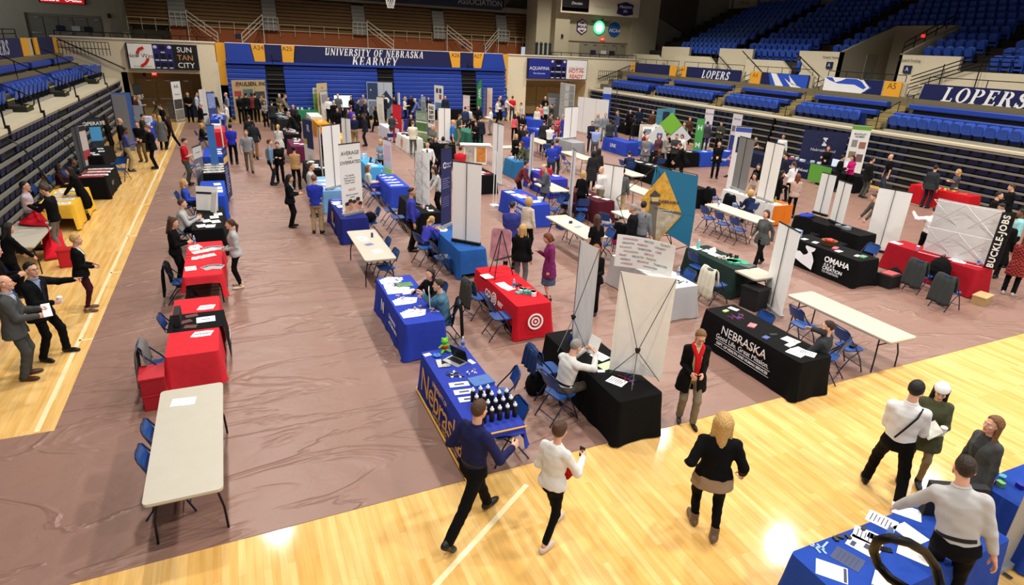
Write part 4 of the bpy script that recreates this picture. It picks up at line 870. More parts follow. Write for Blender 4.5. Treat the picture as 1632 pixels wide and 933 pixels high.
def person(loc,face,label,top,bottom,hair,pose='stand',sex='m',skin='fair',H=1.75,q=0,shoes=('shoe','black'),inner=None,tie=None,group=None,legs='slack',extra=None,wide=1.,**ov):
 """face: heading in degrees, 0 = away along +Y, 90 = +X. q: 0 far, 1 middle, 2 close to the viewer"""
 ps=dict(POSES[pose]);ps.update(ov);st=dict(top[2]) if len(top) > 2 else {};st['kind']=top[0]
 h=(.028,.02,.0125)[q];hh=(.0115,.0085,.005)[q]
 key=(repr(sorted(ps.items(),key=str)),sex,q);J=skeleton(ps,sex)
 hk=ps.get('kind','relax');hands=(ps.get('kl',hk),ps.get('kr',hk))
 def cached(tag_,fn,name):
  kk=(tag_,)+key
  if kk not in _CACHE:_CACHE[kk]=npmesh(name,*fn())
  return _CACHE[kk]
 sc=H/1.75
 if len(loc)==3 and loc[2]=='px': # a head seen at a pixel: stand the figure so that its head is there
  h3=Vector(J['H'])*sc;h3.rotate(Matrix.Rotation(-math.radians(face),3,'Z'));p=at(loc[0],loc[1],h3.z+.006);k=1.
  for i,lim in ((1,45.9),(0,27.2),(0,-5.75)): # keep clear of the stands: nearer along the same line of sight
   if (p[i] > lim) if lim > 0 else (p[i] < lim):k=min(k,lim/p[i])
  if k < 1:p.x *= k;p.y *= k;z=CAMH-(CAMH-h3.z)*k;h3 *= z/h3.z;sc *= min(1.07,z/(Vector(J['H']).z*sc))
  loc=p-h3;loc.z=0
 loc=Vector((loc[0],loc[1],loc[2] if len(loc) > 2 else 0.))
 root=thing('person',label,'person',group=group,M=Matrix.LocRotScale(loc+Vector((0,0,.006)),Matrix.Rotation(-math.radians(face),3,'Z').to_quaternion(),(sc*wide,sc*wide,sc)))
 sk=mat(SKIN[skin],.55);lip=mat({'fair':'#b86a62','tan':'#a0604f','brown':'#6a3a32','asian':'#b86a5c','dark':'#4a2a26'}[skin],.45)
 hc=mat(HAIRC[hair[1]],.55,0,'hair')
 put('body',cached('body',lambda:build_body(J,sex,h,hh,hands),'body'),[sk,EYEW,EYED,lip,hc],root)
 HM=Matrix.Translation(J['H']) @ Matrix([list(r) for r in J['HR']]).to_4x4()
 if hair[0] != 'none':put('hair',hair_mesh(hair[0],(.014,.011,.007)[q]),hc,root,HM)
 tn={'polo':'polo_shirt','tee':'t_shirt'}.get(top[0],top[0])
 tc_=checked() if top[1]=='plaidred' else cloth(COLS.get(top[1],top[1]))
 put(tn,cached(repr(sorted(st.items())),lambda:build_top(J,sex,h,st),tn),tc_,root)
 if inner:put('undershirt',cached('inner',lambda:build_inner(J,sex,h),'undershirt'),cloth(COLS.get(inner,inner)),root)
 S4=Matrix.Translation(J['P']) @ Matrix([list(r) for r in J['R']]).to_4x4();dp=.118 if sex=='m' else .125
 if tie:put('tie',MB().prism([(-.02,.14),(-.032,.2),(-.022,.5),(.022,.5),(.032,.2),(.02,.14),(0,.115)],0,.012,S4 @ frame((0,dp+.006,0),(1,0,0),(0,0,1),(0,1,0))),cloth(COLS.get(tie,tie)),root)
 if bottom:put('skirt' if legs=='skirt' else 'trousers',cached('legs'+legs,lambda:build_legs(J,sex,h,legs),'trousers'),cloth(COLS.get(bottom,bottom)),root)
 for s,f_ in ((0,'l'),(1,'r')):
  pt=ps.get('toe',(0,0))[s];fy=ps.get('fy',(.18,-.18))[s]
  put('shoe',shoe(shoes[0],(.012,.01,.008)[q]),mat(COLS.get(shoes[1],shoes[1]),.4),root,Matrix.Translation(J['A'+f_]) @ Matrix.Rotation(fy,4,'Z') @ Matrix.Rotation(-pt,4,'X'))
 for e in (extra or ()):
  if e=='belt':put('belt',MB().lathe([(1,-.018),(1,.018)],20,Matrix.Translation(J['P']) @ Matrix([list(r) for r in J['R']]).to_4x4() @ Matrix.Translation((0,0,.075)) @ Matrix.Diagonal((.167 if sex=='m' else .15,.122,1,1))),BLACK,root)
  if e=='glasses':
   b=MB()
   for x in (-.032,.032):b.tube([(x+.02*math.cos(a*PI/6),.102,.01+.015*math.sin(a*PI/6)) for a in range(12)],.0022,4,closed=True)
   b.tube([(-.012,.104,.012),(.012,.104,.012)],.002,4).tube([(.052,.1,.014),(.08,.0,.014)],.002,4).tube([(-.052,.1,.014),(-.08,.0,.014)],.002,4);put('glasses',b,BLACK,root,HM)
  if e=='badge':put('name_badge',MB().box((.075,dp+.03,.36),(.06,.006,.035)),PAPER,root,S4)
  if e=='cap':
   f=Fd((-.13,-.16,-.02),(.13,.16,.18),.008);d=np.maximum(f.ell((0,-.014,.04),(.098,.115,.105)),.045-f.Z);d=np.maximum(d,-f.ell((0,-.13,.06),(.04,.05,.025)))
   put('cap',npmesh('cap',*f.mesh(d)),cloth('#e6e4e2'),root,HM);put('brim',MB().prism([(.075*math.cos(a*PI/12),-.075-.075*math.sin(a*PI/12)) for a in range(13)],.04,.048),cloth('#e6e4e2'),root,HM)
  if e=='scarf':
   b=MB().tube([(-.07,-.02,.51),(-.075,.05,.5),(-.05,.1,.44),(-.02,.135,.36),(-.03,.145,.22),(-.035,.14,.05)],[.03,.034,.036,.034,.032,.02],8).tube([(.07,-.02,.51),(.075,.05,.5),(.05,.1,.44),(.015,.14,.35),(.0,.15,.2),(.0,.145,-.02)],[.03,.034,.036,.034,.034,.022],8).tube([(-.07,-.02,.51),(0,-.07,.53),(.07,-.02,.51)],.03,8)
   put('scarf',b.mesh('scarf',True),cloth('#c01a20'),root,S4)
  if e=='strap':put('strap',MB().tube([(.13,-.02,.5),(.1,-.14,.42),(.02,-.15,.25),(-.06,-.135,.08)],.012,5),BLACK,root,S4)
  if e=='collar':put('collar',MB().tube([(.065*math.cos(a*PI/8),.012+.066*math.sin(a*PI/8),.535) for a in range(16)],.014,6,closed=True),tc_ if not inner else cloth(COLS.get(inner,inner)),root,S4)
  if e=='bagstraps':
   b=MB()
   for x in (-.11,.11):b.tube([(x,.12,.3),(x,.1,.45),(x,-.02,.5),(x,-.14,.42)],.016,5)
   put('backpack_strap',b,BLACK,root,S4)
 root['_s']=sc
 _J[root.name]=J
 return root
_J={}
def wpos(root,q):
 """world position and matrix of a hand"""
 J=_J[root.name];M=root.matrix_world if root.matrix_world != Matrix.Identity(4) else root.matrix_basis
 mh=J['HM'+q];p=J['W'+q]+mh @ V3(.0,.1,.045*J['mir'+q])
 return M @ Vector(p)
 # ================================================================ furniture and fair equipment
TOPM=paint('#bab3a4',.5);EDGE=mat('#8a7a5c',.5);LEGM=mat('#1c1c20',.4,.5)
TB={}
def folding_table(key,label,x0,x1,y0,y1,top=None,group=None,under=False):
 """bare folding table filling the rectangle; long axis from its proportions"""
 W,L=x1-x0,y1-y0;rot=W > L
 if rot:W,L=L,W
 zt=.74 if not under else .735
 t=thing('folding_table',label,'table',((x0+x1)/2,(y0+y1)/2,.006),PI/2 if rot else 0,group)
 put('tabletop',MB().prism(rrect(-W/2,-L/2,W/2,L/2,.06,5),zt-.034,zt),top or TOPM,t)
 put('edge_skirt',MB().prism(rrect(-W/2+.008,-L/2+.008,W/2-.008,L/2-.008,.05,4),zt-.05,zt-.034),EDGE,t)
 for s in (-1,1):
  y=s*(L/2-.28)
  for q in (-1,1):
   put('leg',MB().tube([(q*(W/2-.1),y,zt-.05),(q*(W/2-.1),y,zt-.16),(q*(W/2-.04),y+s*.05,.3),(q*(W/2-.03),y+s*.06,.0)],.0145,7),LEGM,t)
  put('cross_bar',MB().tube([(-(W/2-.08),y,zt-.2),(W/2-.08,y,zt-.2)],.012,6),LEGM,t)
  put('brace',MB().tube([(0,y,zt-.2),(0,y-s*.45,zt-.06)],.009,6),LEGM,t)
 TB[key]=(x0,x1,y0,y1,zt+.006)
 return t
_CH=None
CHB=paint('#1f4688',.35);CHF=mat('#26304a',.4,.3)
def chair_meshes():
 fr=MB();re=MB()
 fr.tube([(-.22,.24,0),(-.215,.12,.3),(-.21,-.02,.52),(-.205,-.19,.72),(-.2,-.25,.83),(-.15,-.275,.87),(.15,-.275,.87),(.2,-.25,.83),(.205,-.19,.72),(.21,-.02,.52),(.215,.12,.3),(.22,.24,0)],.0125,7)
 fr.tube([(-.218,.19,.12),(.218,.19,.12)],.009,6)
 re.tube([(-.2,-.3,0),(-.195,-.1,.28),(-.19,.1,.43),(.19,.1,.43),(.195,-.1,.28),(.2,-.3,0)],.0115,7);re.tube([(-.197,-.22,.1),(.197,-.22,.1)],.009,6)
 se=MB().prism(rrect(-.195,-.17,.195,.21,.07,5),.435,.46)
 bk=MB();f=lambda u,v,o=0.:((u-.5)*.39*(1-.25*max(0,v-.6)**2*4),-.17-.09*v-.035*(1-(2*u-1)**2)-o,.62+.235*v)
 bk.grid(lambda u,v:f(u,v),8,4);n=len(bk.v);bk.grid(lambda u,v:f(u,v,.014),8,4)
 e=list(range(9))+[9*j+8 for j in range(1,5)]+[36+7-i for i in range(8)]+[9*j for j in range(3,0,-1)]
 bk.f += [(e[i],e[(i+1) % len(e)],e[(i+1) % len(e)]+n,e[i]+n) for i in range(len(e))];bk.m += [0]*len(e)
 return fr.mesh('front_frame',True),re.mesh('rear_frame',True),se.mesh('seat',40),bk.mesh('backrest',40)
def chair(x,y,face,label,group=None,tilt=0):
 """blue steel folding chair; face = heading of the sitter in degrees"""
 global _CH
 if _CH is None:_CH=chair_meshes()
 t=thing('folding_chair',label,'chair',(x,y,.008),-math.radians(face),group)
 put('front_frame',_CH[0],CHF,t);put('rear_frame',_CH[1],CHF,t);put('seat',_CH[2],CHB,t);put('backrest',_CH[3],CHB,t)
 return t
def tablecloth(key,label,x0,x1,y0,y1,col,drop=None,z=.748,m=None,seed=0,amp=1.,legs=False,tl=None):
 """a cloth over a table: flat top, skirts with folds; drop = hanging length on (xm, xp, ym, yp)"""
 d=dict(xm=.72,xp=.72,ym=.72,yp=.72);d.update(drop or {});r=random.Random(seed or hash(key) % 999)
 per=[];n=26;c=.05
 X0,X1,Y0,Y1=x0,x1,y0,y1
 segs=[((X0+c,Y0),(X1-c,Y0),(0,-1),'ym'),((X1,Y0+c),(X1,Y1-c),(1,0),'xp'),((X1-c,Y1),(X0+c,Y1),(0,1),'yp'),((X0,Y1-c),(X0,Y0+c),(-1,0),'xm')]
 for i,(a,b,nr,k) in enumerate(segs):
  L=math.hypot(b[0]-a[0],b[1]-a[1]);m_=max(8,int(L/.05));nk=segs[(i+1) % 4]
  for j in range(m_+1):
   f=j/m_;per.append((a[0]+(b[0]-a[0])*f,a[1]+(b[1]-a[1])*f,nr[0],nr[1],d[k],min(f,1-f)*L,0))
  for j in range(1,6):
   an=j/6;nx,ny=nr[0]*(1-an)+nk[2][0]*an,nr[1]*(1-an)+nk[2][1]*an;l=math.hypot(nx,ny);nx,ny=nx/l,ny/l
   cx,cy=b[0]-nr[0]*c,b[1]-nr[1]*c
   dd=d[k]*(1-an)+d[nk[3]]*an;dd=min(max(d[k],d[nk[3]]),.73) if abs(an-.5) < .4 else dd
   per.append((cx+nx*c,cy+ny*c,nx,ny,dd,0,1))
 N=len(per);rings=9;b=MB();vs=[]
 ph=[r.uniform(0,6.28) for _ in range(4)]
 for q in range(rings+1):
  v=q/rings
  for i,(px,py,nx,ny,dd,ed,cn) in enumerate(per):
   s=i*.05
   fold=(.5*math.sin(s*9+ph[0])+.35*math.sin(s*17+ph[1])+.3*math.sin(s*4.3+ph[2]))*.016*amp*v
   fl=.012*min(1,v*6)+.03*v*amp+(.05*amp*v*v if cn else .03*amp*v*v*max(0,1-ed/.25))+fold
   if cn:fl += .03*math.sin(s*60)*v*amp*.3
   vs.append((px+nx*fl,py+ny*fl,max(.012,z-.004*(q > 0)-dd*v+.006*math.sin(s*5+ph[3])*v)))
 b.v=vs;b.f=[(q*N+i,(q+1)*N+i,(q+1)*N+(i+1) % N,q*N+(i+1) % N) for q in range(rings) for i in range(N)]+[tuple(range(N))];b.m=[0]*len(b.f)
 me=b.mesh('tablecloth',60);o=put('tablecloth',me,m or cloth(col));tag(o,label,'tablecloth')
 TB[key]=(x0,x1,y0,y1,z)
 if legs:folding_table('_'+key,tl or ('white folding table showing its black legs under the '+label.split(' over ')[0].split(' with ')[0]),x0+.02,x1-.02,y0+.02,y1-.02,under=True);TB.pop('_'+key)
 return o
def side_text(o,key,side,s,size,m,du=0.,z=.4,**k):
 """lettering on a hanging side of a cloth: side xm / xp / ym"""
 x0,x1,y0,y1,zt=TB[key];out=.055
 if side=='xm':M=frame((x0-out,(y0+y1)/2-du,z),(0,-1,0),(.06,0,1),(-1,0,.06))
 elif side=='xp':M=frame((x1+out,(y0+y1)/2+du,z),(0,1,0),(-.06,0,1),(1,0,.06))
 else:M=frame(((x0+x1)/2+du,y0-out,z),(1,0,0),(0,.06,1),(0,-1,.06))
 return words(s,size,m,o,M,**k)
def on(key,u,v,dz=0.):
 x0,x1,y0,y1,z=TB[key];return Vector((x0+(x1-x0)*u,y0+(y1-y0)*v,z+dz+.001))
def flat(name,label,cat,P,w,h,rz,m,d=.003,group=None,marks=()):
 o=put(name,MB().box((0,0,d/2),(w,h,d)),m,None,TR(P[0],P[1],P[2],rz));tag(o,label,cat,group)
 if marks:
  b=MB()
  for x,y,a,c in marks:b.box((x*w,y*h,d+.0004),(a*w,c*h,.0006))
  put('print',b,mat('#3a3f58',.6),o)
 return o
LINES=[(0,.36-.13*i,.7-.2*(i % 3==2),.035) for i in range(6)]
def papers(key,label,spots,m=None,w=.216,h=.28,group=None,marks=LINES,name='sheet_of_paper',cat='paper',d=.003):
 for i,(u,v,r) in enumerate(spots):flat(name,label,cat,on(key,u,v,.0004*i),w,h,r,m or PAPER,d,group or label,marks)
def bits(key,label,cat,u0,v0,ru,rv,n,cols,name,size=(.05,.018,.012),seed=1,group=None):
 r=random.Random(seed)
 for i in range(n):
  P=on(key,u0+r.uniform(-ru,ru),v0+r.uniform(-rv,rv));b=MB().box((0,0,size[2]/2),size,bev=min(size[:2])*.3)
  tag(put(name,b,mat(cols[i % len(cols)],.4),None,TR(P.x,P.y,P.z,r.uniform(0,3.1))),label,cat,group or label)
def pens(key,label,u0,v0,ru,rv,n,cols,seed=2):
 r=random.Random(seed)
 for i in range(n):
  P=on(key,u0+r.uniform(-ru,ru),v0+r.uniform(-rv,rv));a=r.uniform(0,3)
  tag(put('pen',MB().tube([(-.07,0,.006),(.055,0,.006),(.07,0,.006)],[.0055,.0055,.002],6),mat(cols[i % len(cols)],.4),None,TR(P.x,P.y,P.z,a)),label,'pen',label)
CLEAR=glassy('#dfe8f2')
def bottle(P,label,group=None,cap='#e8e8ea',body=None,h=.2,r=.032,lab='#3a63b0'):
 t=thing('water_bottle',label,'bottle',P,0,group)
 put('body',MB().lathe([(r*.9,0),(r,.01),(r,h*.62),(r*.85,h*.74),(r*.4,h*.88),(r*.4,h*.9)],14).mesh('bottle',50),body or CLEAR,t);put('cap',MB().lathe([(r*.45,h*.9),(r*.45,h),(r*.3,h+.005)],12),mat(cap,.4),t)
 if lab:put('wrap',MB().lathe([(r+.0008,h*.3),(r+.0008,h*.55)],14),mat(lab,.5),t)
 return t
def cup(P,label,col='#efece8',lid=None,h=.11):
 t=thing('cup',label,'cup',P);put('body',MB().lathe([(.028,0),(.04,h),(.037,h),(.026,.006)],16).mesh('cup',40),mat(col,.5),t);put('lid',MB().lathe([(.043,h),(.043,h+.008),(.035,h+.016)],16),mat(lid or '#f4f4f4',.4),t)
def laptop(P,rz,label,screen='#101218',body='#b9bbc0',s=1.):
 t=thing('laptop',label,'laptop',P,rz)
 put('base',MB().prism(rrect(-.165*s,-.115*s,.165*s,.115*s,.012),0,.014),mat(body,.35,.5),t);put('keyboard',MB().box((0,.02*s,.0148),(.28*s,.11*s,.002)),mat('#1b1c1f',.5),t)
 M=TR(0,.115*s,.012,0,math.radians(108));l=put('lid',MB().prism(rrect(-.165*s,0,.165*s,.22*s,.012),-.004,.004),mat(body if screen != '#101218' else '#17181b',.4,.3),t,M);put('screen',MB().box((0,.11*s,-.0045),(.31*s,.19*s,.002)),mat(screen,.2,emit=.6 if screen != '#101218' else 0),l)
 return t
def box_of(name,label,cat,P,d,col,rz=0.,lid=None):
 t=thing(name,label,cat,P,rz);put('body',MB().box((0,0,d[2]/2),d,bev=min(d)*.08),mat(col,.7),t)
 if lid:put('lid',MB().box((0,0,d[2]+.012),(d[0]*1.05,d[1]*1.05,.03),bev=.01),mat(lid,.6),t)
 return t
def coat(x,y,face,label,col,h=.5,wd=.44,z=.9,kind='coat'):
 """a garment hung over a chair back: two hanging sheets joined over the top, with folds"""
 def f(u,v):
  a=(v-.5)*2;dn=abs(a)**1.4*h*(1 if a > 0 else .55);th=.035+.05*abs(a)
  return ((u-.5)*wd*(1.05-.22*(1-abs(a))**3)+.008*math.sin(v*9),(-.26 if a > 0 else -.26)+(-th if a > 0 else th)*min(1,abs(a)*4)*1.1+.016*math.sin(u*24+v*4)*min(1,abs(a)*2),z-dn+.015*math.sin(u*7))
 b=MB().grid(f,22,24);me=b.mesh(kind,True)
 o=put(kind,me,cloth(COLS.get(col,col)),None,TR(x,y,0,-math.radians(face)));md=o.modifiers.new('thick','SOLIDIFY');md.thickness=.014;md.offset=0
 return tag(o,label,'coat')
def bag(P,label,col,s=(.32,.2,.34),rz=0.,kind='bag'):
 f=Fd((-s[0]*.75,-s[1]*.9,-.02),(s[0]*.75,s[1]*.9,s[2]*1.25),.015)
 d=f.ell((0,0,s[2]*.45),(s[0]*.56,s[1]*.6,s[2]*.6));d=np.maximum(d,.004-f.Z)+.006*np.sin(f.X*40)*np.sin(f.Z*37)
 t=thing(kind,label,'bag',P,rz);put('body',npmesh('body',*f.mesh(d)),cloth(COLS.get(col,col)),t);put('handle',MB().tube([(-.07,0,s[2]*.9),(-.05,0,s[2]*1.15),(.05,0,s[2]*1.15),(.07,0,s[2]*.9)],.011,6),BLACK,t)
 return t
def near(A,B,z0,zt):
 """keep a display clear of the stands: nearer along the same line of sight; returns its points and top height"""
 k=min(1,46.9/max(A.y,B.y,1),27.6/max(A.x,B.x,1),-5.95/min(A.x,B.x,-5.95))
 for p in (A,B):p.x *= k;p.y *= k;p.z=z0
 return CAMH-(CAMH-zt)*k-z0
def banner(label,l,r,z0,h,col='#d9d6d0',seen='back',art=(),texts=(),top=False,name='rollup_banner',base=True,back=None,lean=0.,w=None,group=None,pole=True):
 """stand banner: l, r = pixels of its lower (or upper) corners in the photograph's view, on a surface at height z0"""
 zz=z0+h if top else z0;A,B=at(*l,zz),at(*r,zz);h=near(A,B,z0,z0+h)
 d=(B-A);W=w or d.length;d.normalize();C=(A+B)/2
 t=thing(name,label,'banner',M=frame(C,d,(-d.y,d.x,0))) # x: left to right as seen, y: away from the viewer
 s=1 if seen=='back' else -1 # +1: the plain back and pole face the viewer
 f=put('panel',MB().box((0,0,h/2+.04),(W,.006,h-.08)),mat(col,.6) if seen != 'back' else mat(back or col,.6),t)
 for x0,y0,x1,y1,c in art:
  put('print',MB().box(((x0+x1-1)*W/2,-.0045,.08+(h-.12)*(y0+y1)/2),((x1-x0)*W,.003,(h-.12)*(y1-y0))),mat(c,.6) if isinstance(c,str) else c,f)
 for s_,sz,c,fx,fz,*k in texts:words(s_,sz,mat(c,.6),f,frame(((fx-.5)*W,-.0075,.08+(h-.12)*fz),(1,0,0),(0,0,1)),**(k[0] if k else {}))
 put('top_rail',MB().box((0,0,h),(W+.01,.022,.025)),mat('#26262a',.4,.3),t)
 if base:
  put('base',MB().prism(rrect(-W/2-.01,-.06,W/2+.01,.06,.03),.004,.07),mat('#1d1d20' if seen=='back' and base==2 else '#a9a9ab',.4,.4),t)
  put('foot',MB().box((-W*.3,0,.004),(.04,.3,.008)).box((W*.3,0,.004),(.04,.3,.008)),mat('#3a3a3c',.4),t)
 if pole:put('pole',MB().tube([(0,-.028*s,.03),(0,-.022*s,h)],.009,7),mat('#2c2c2e',.4,.4),t)
 return t
def easel_frame(label,P,rz,m,h=1.5):
 t=thing('easel',label,'easel',P,rz)
 for q in (-1,1):put('leg',MB().tube([(q*.28,-.12,0),(0,0,h)],.011,6),m,t)
 put('leg',MB().tube([(0,.35,0),(0,0,h)],.011,6),m,t);put('ledge',MB().box((0,-.08,h*.42),(.5,.05,.02)),m,t)
 return t
 # ================================================================ tables, cloths and what lies on them
RW=lambda k:(6.27+3.64*k,8.71+3.64*k)
REDC,BLUEC,BLK='#cc2c36','#2a3c9e','#17171a'
INK=mat('#e9e9ee',.6);GLD=mat('#d9a23c',.6)
# --- column A (left)
folding_table('A0','bare cream folding table nearest the viewer at left',-1.37,-.57,6.28,8.76)
papers('A0','single white sheet on the bare folding table nearest at left',[(.38,.84,-.12)],w=.3,h=.2,marks=())
for y,s in ((7.72,'farther'),(7.15,'nearer')):chair(-1.2,y,90,'blue folding chair tucked under the bare left table, the %s of two' % s)
o=tablecloth('A1','red tablecloth over the table with a black runner at left',-1.4,-.63,9.82,12.26,REDC,dict(ym=.55,xm=.5,xp=.55),legs=True,tl='black-legged folding table under the red cloth with the black runner')
b=MB();x0,x1,zt=-1.43,-.55,.757
b.grid(lambda u,v:((x0+(x1-x0)*u*1.25) if u < .8 else x1+.05*(u-.8)*5,10.75+.75*v,zt if u < .8 else zt-(u-.8)*5*.62),20,4)
o=tag(put('table_runner',b,cloth(BLK)),'black runner laid across the red tablecloth at left','table runner');o.modifiers.new('thick','SOLIDIFY').thickness=.006
words('TEACH',.16,INK,o,frame((-.49,11.12,.4),(0,1,0),(0,0,1)),bold=.02)
TB['A1r']=(-1.38,-.65,10.78,11.46,.764)
box_of('display_box','small black display box standing on the black runner','box',on('A1r',.15,.55),(.1,.42,.22),'#1a1a1c',0);
flat('photo_flyer','white flyer with print on the black runner','paper',on('A1r',.74,.5),.3,.24,.05,PAPER,marks=[(0,0,.5,.1)])
for u,v,r in ((.42,.85,.2),(.42,.15,-.2),(.3,.5,.4)):flat('photo_card','dark photo card on the black runner','card',on('A1r',u,v),.2,.13,r,mat('#5a2a26',.5),group='photo cards on the black runner')
papers('A1','fan of white brochures on the red cloth behind the black runner',[(.62+.05*i,.78,-.3+.02*i) for i in range(5)],w=.12,h=.2,marks=[(0,0,.6,.1)])
papers('A1','fan of white brochures on the red cloth in front of the black runner',[(.55+.06*i,.3,-.35+.02*i) for i in range(5)],w=.12,h=.2,marks=[(0,0,.6,.1)])
chair(-1.3,11.25,90,'blue folding chair behind the black runner table');chair(-1.5,10.2,90,'blue folding chair with a grey coat at the red table')
coat(-1.5,10.2,90,'grey coat hung over the chair beside the stacked red boxes','#6f6a68',.72)
for k in range(2):box_of('storage_box','red storage box on the floor beside the grey coat, %s of the stack' % ('lower','upper')[k],'box',(-1.6,9.78,.008+.285*k),(.34,.46,.25),'#a01622',.06,lid='#b51c28')
o=tablecloth('A2','red tablecloth with grey magazines standing on bare table legs',-1.33,-.58,13.5,15.98,REDC,dict(ym=.16,xm=.32,xp=.5,yp=.4),legs=True,tl='folding table with visible legs under the red cloth with grey magazines')
for v0,s in ((.78,'far'),(.22,'near')):papers('A2','grey magazines fanned on the %s part of the red cloth' % s,[(.62+.07*i,v0-.02*(i-2)**2*.3,.5-.2*i) for i in range(5)],m=mat('#a9a7a8',.5),w=.2,h=.27,marks=[(0,.3,.8,.2)],name='magazine',cat='magazine')
papers('A2','white flyers on the red cloth between the magazine fans',[(.25+.16*(i % 4),.5+.09*(i//4)+.02*i,.1*i) for i in range(8)],w=.13,h=.2);papers('A2','white leaflet stack near the seller edge of the red magazine table',[(.2,.8,.2),(.24,.86,.4),(.18,.22,.1)])
bottle(on('A2',.2,.96),'clear water bottle at the far end of the red magazine table')
chair(-1.42,14.1,90,'blue folding chair draped with a black coat at the red magazine table');coat(-1.42,14.1,90,'black coat hung over the chair at the red magazine table','black',.7)
o=tablecloth('A3','black tablecloth with laptops and papers behind the red ones',-1.3,-.55,17.1,19.5,BLK)
papers('A3','white and grey forms on the black cloth at left',[(.7,.5,.1),(.75,.3,.2),(.45,.35,.3),(.6,.12,-.1),(.82,.62,.1),(.3,.15,.2)]);laptop(on('A3',.2,.4),PI/2,'silver laptop on the black cloth in front of the seated man in grey',screen='#8fb0d8')
t=thing('tabletop_display','white folding tabletop display on the black cloth at left','display',on('A3',.45,.82),-.45)
put('panel',MB().box((0,0,.35),(.62,.02,.68),TR(0,0,0,0,-.2)),WHITE,t);put('stripe',MB().box((0,-.013,.5),(.6,.006,.06),TR(0,0,0,0,-.2)),mat('#22222e',.5),t);put('wing',MB().box((.42,-.1,.3),(.24,.02,.56),TR(0,0,0,-.5,-.2)),WHITE,t)
o=tablecloth('A4','bright blue tablecloth with an open laptop and forms, left aisle',-1.25,-.5,20.85,23.25,'#2448b4')
laptop(on('A4',.35,.35),PI/2,'grey open laptop on the bright blue cloth, left aisle');papers('A4','white forms on the bright blue cloth, left aisle',[(.78,.3,0),(.76,.5,.05),(.7,.75,.1)],h=.36);bits('A4','small coloured giveaway by the laptop on the bright blue cloth','giveaway',.25,.25,.1,.15,6,['#c8c23a','#b84a3a','#e8e8e8'],'giveaway')
o=tablecloth('A5','black cloth under spread magazines between the two blue tables at left',-1.2,-.45,24.5,26.9,BLK);papers('A5','overlapping magazines covering the black table at left',[(.15+.13*(i % 6),.15+.2*(i//6)+.03*(i % 2),rnd.uniform(-.4,.4)) for i in range(24)],m=mat('#cfccc6',.5),name='magazine',cat='magazine')
o=tablecloth('A6','blue tablecloth beneath the upright blue panel, left aisle',-1.3,-.55,28.1,30.6,'#2340a8');papers('A6','white papers on the blue cloth with the upright blue panel',[(.8,.75,.1),(.75,.5,.3),(.85,.3,.2),(.5,.1,0)])
o=tablecloth('A8','red tablecloth with a white box farther along the left aisle',-1.2,-.45,35.4,38.2,'#c01f2c');box_of('carton','white carton on the farther red tablecloth','box',on('A8',.5,.6),(.5,.6,.2),'#e8e4e0')
o=tablecloth('A9','blue tablecloth with gift bags at the far end of the left aisle',-1.2,-.45,40.8,43.6,'#2a4ab8');papers('A9','pale leaflets on the blue cloth at the far end of the left aisle',[(.5,.3,.2),(.4,.6,.5),(.7,.75,.1)]);bits('A9','small box of giveaways on the far blue cloth','giveaway',.5,.5,.3,.35,8,['#d8d8de','#3a4ab0','#b8c8e0'],'giveaway',(.2,.14,.1))
tablecloth('X1','dark navy tablecloth in front of the left doorway',-3.35,-1.95,48.7,49.4,'#1d2540')
# --- column L (on the boards by the left stand)
folding_table('L1','bare cream table being covered with a red cloth, left edge',-5.4,-4.52,16.6,19.1)
tablecloth('L2','yellow tablecloth with stacks of brochures by the left stand',-5.35,-4.45,20.6,23.05,'#e0b23c',dict(ym=.36,xm=.4,xp=.7),legs=True,tl='table under the yellow cloth with brochure stacks')
papers('L2','white and grey brochures on the yellow cloth',[(.25+.17*(i % 4),.12+.2*(i//4),rnd.uniform(-.3,.3)) for i in range(14)]);papers('L2','stack of brochures at the far side of the yellow cloth',[(.35,.8,.1),(.55,.82,-.1),(.75,.8,.05)],d=.03)
o=tablecloth('L3','black tablecloth with red and white leaflets by the left stand',-5.1,-4.2,24.5,26.95,'#141416');papers('L3','red printed leaflets on the black cloth by the left stand',[(.2+.2*(i % 4),.12+.22*(i//4),rnd.uniform(-.4,.4)) for i in range(12)],m=mat('#b5342c',.5),name='leaflet');papers('L3','white leaflets on the black cloth by the left stand',[(.3+.2*(i % 4),.2+.22*(i//4),rnd.uniform(-.4,.4)) for i in range(12)])
words('VISIT',.2,mat('#8d8a86',.6),o,frame((-4.12,25.2,.42),(0,1,0),(0,0,1)))
t=thing('wash_tub','round blue plastic tub behind the black leaflet table','tub',(-5.4,27.3,.006));put('body',MB().lathe([(.24,0),(.3,.5),(.27,.5),(.22,.03)],20).mesh('tub',40),mat('#2a2f6a',.4),t);put('rim',MB().tube([(.3*math.cos(a*PI/10),.3*math.sin(a*PI/10),.5) for a in range(20)],.016,6,closed=True),mat('#5a5f9a',.4),t)
o=tablecloth('L0','blue tablecloth with a yellow hem and open brochures at the left edge',-5.75,-4.75,13.3,15.7,'#2a3fae');papers('L0','open white brochure on the blue cloth at the left edge',[(.55,.75,.2),(.6,.45,.1),(.75,.85,-.2),(.85,.6,.1),(.3,.6,0)],w=.3,h=.4)
put('yellow_hem',MB().tube([(-4.7,13.3,.3),(-4.68,15.6,.3)],.02,6),GLD,o)
tablecloth('L5','black tablecloth beyond the group in suits by the left stand',-5.6,-4.9,28.9,31.6,'#101013');papers('L5','white cards on the black cloth beyond the group in suits',[(.3,.3,0),(.5,.7,.3),(.7,.45,.1),(.6,.15,.4)])
chair(-4.45,28.8,270,'blue folding chair at the black cloth beyond the group in suits');chair(-4.2,27.6,200,'dark folding chair end by the black leaflet table')
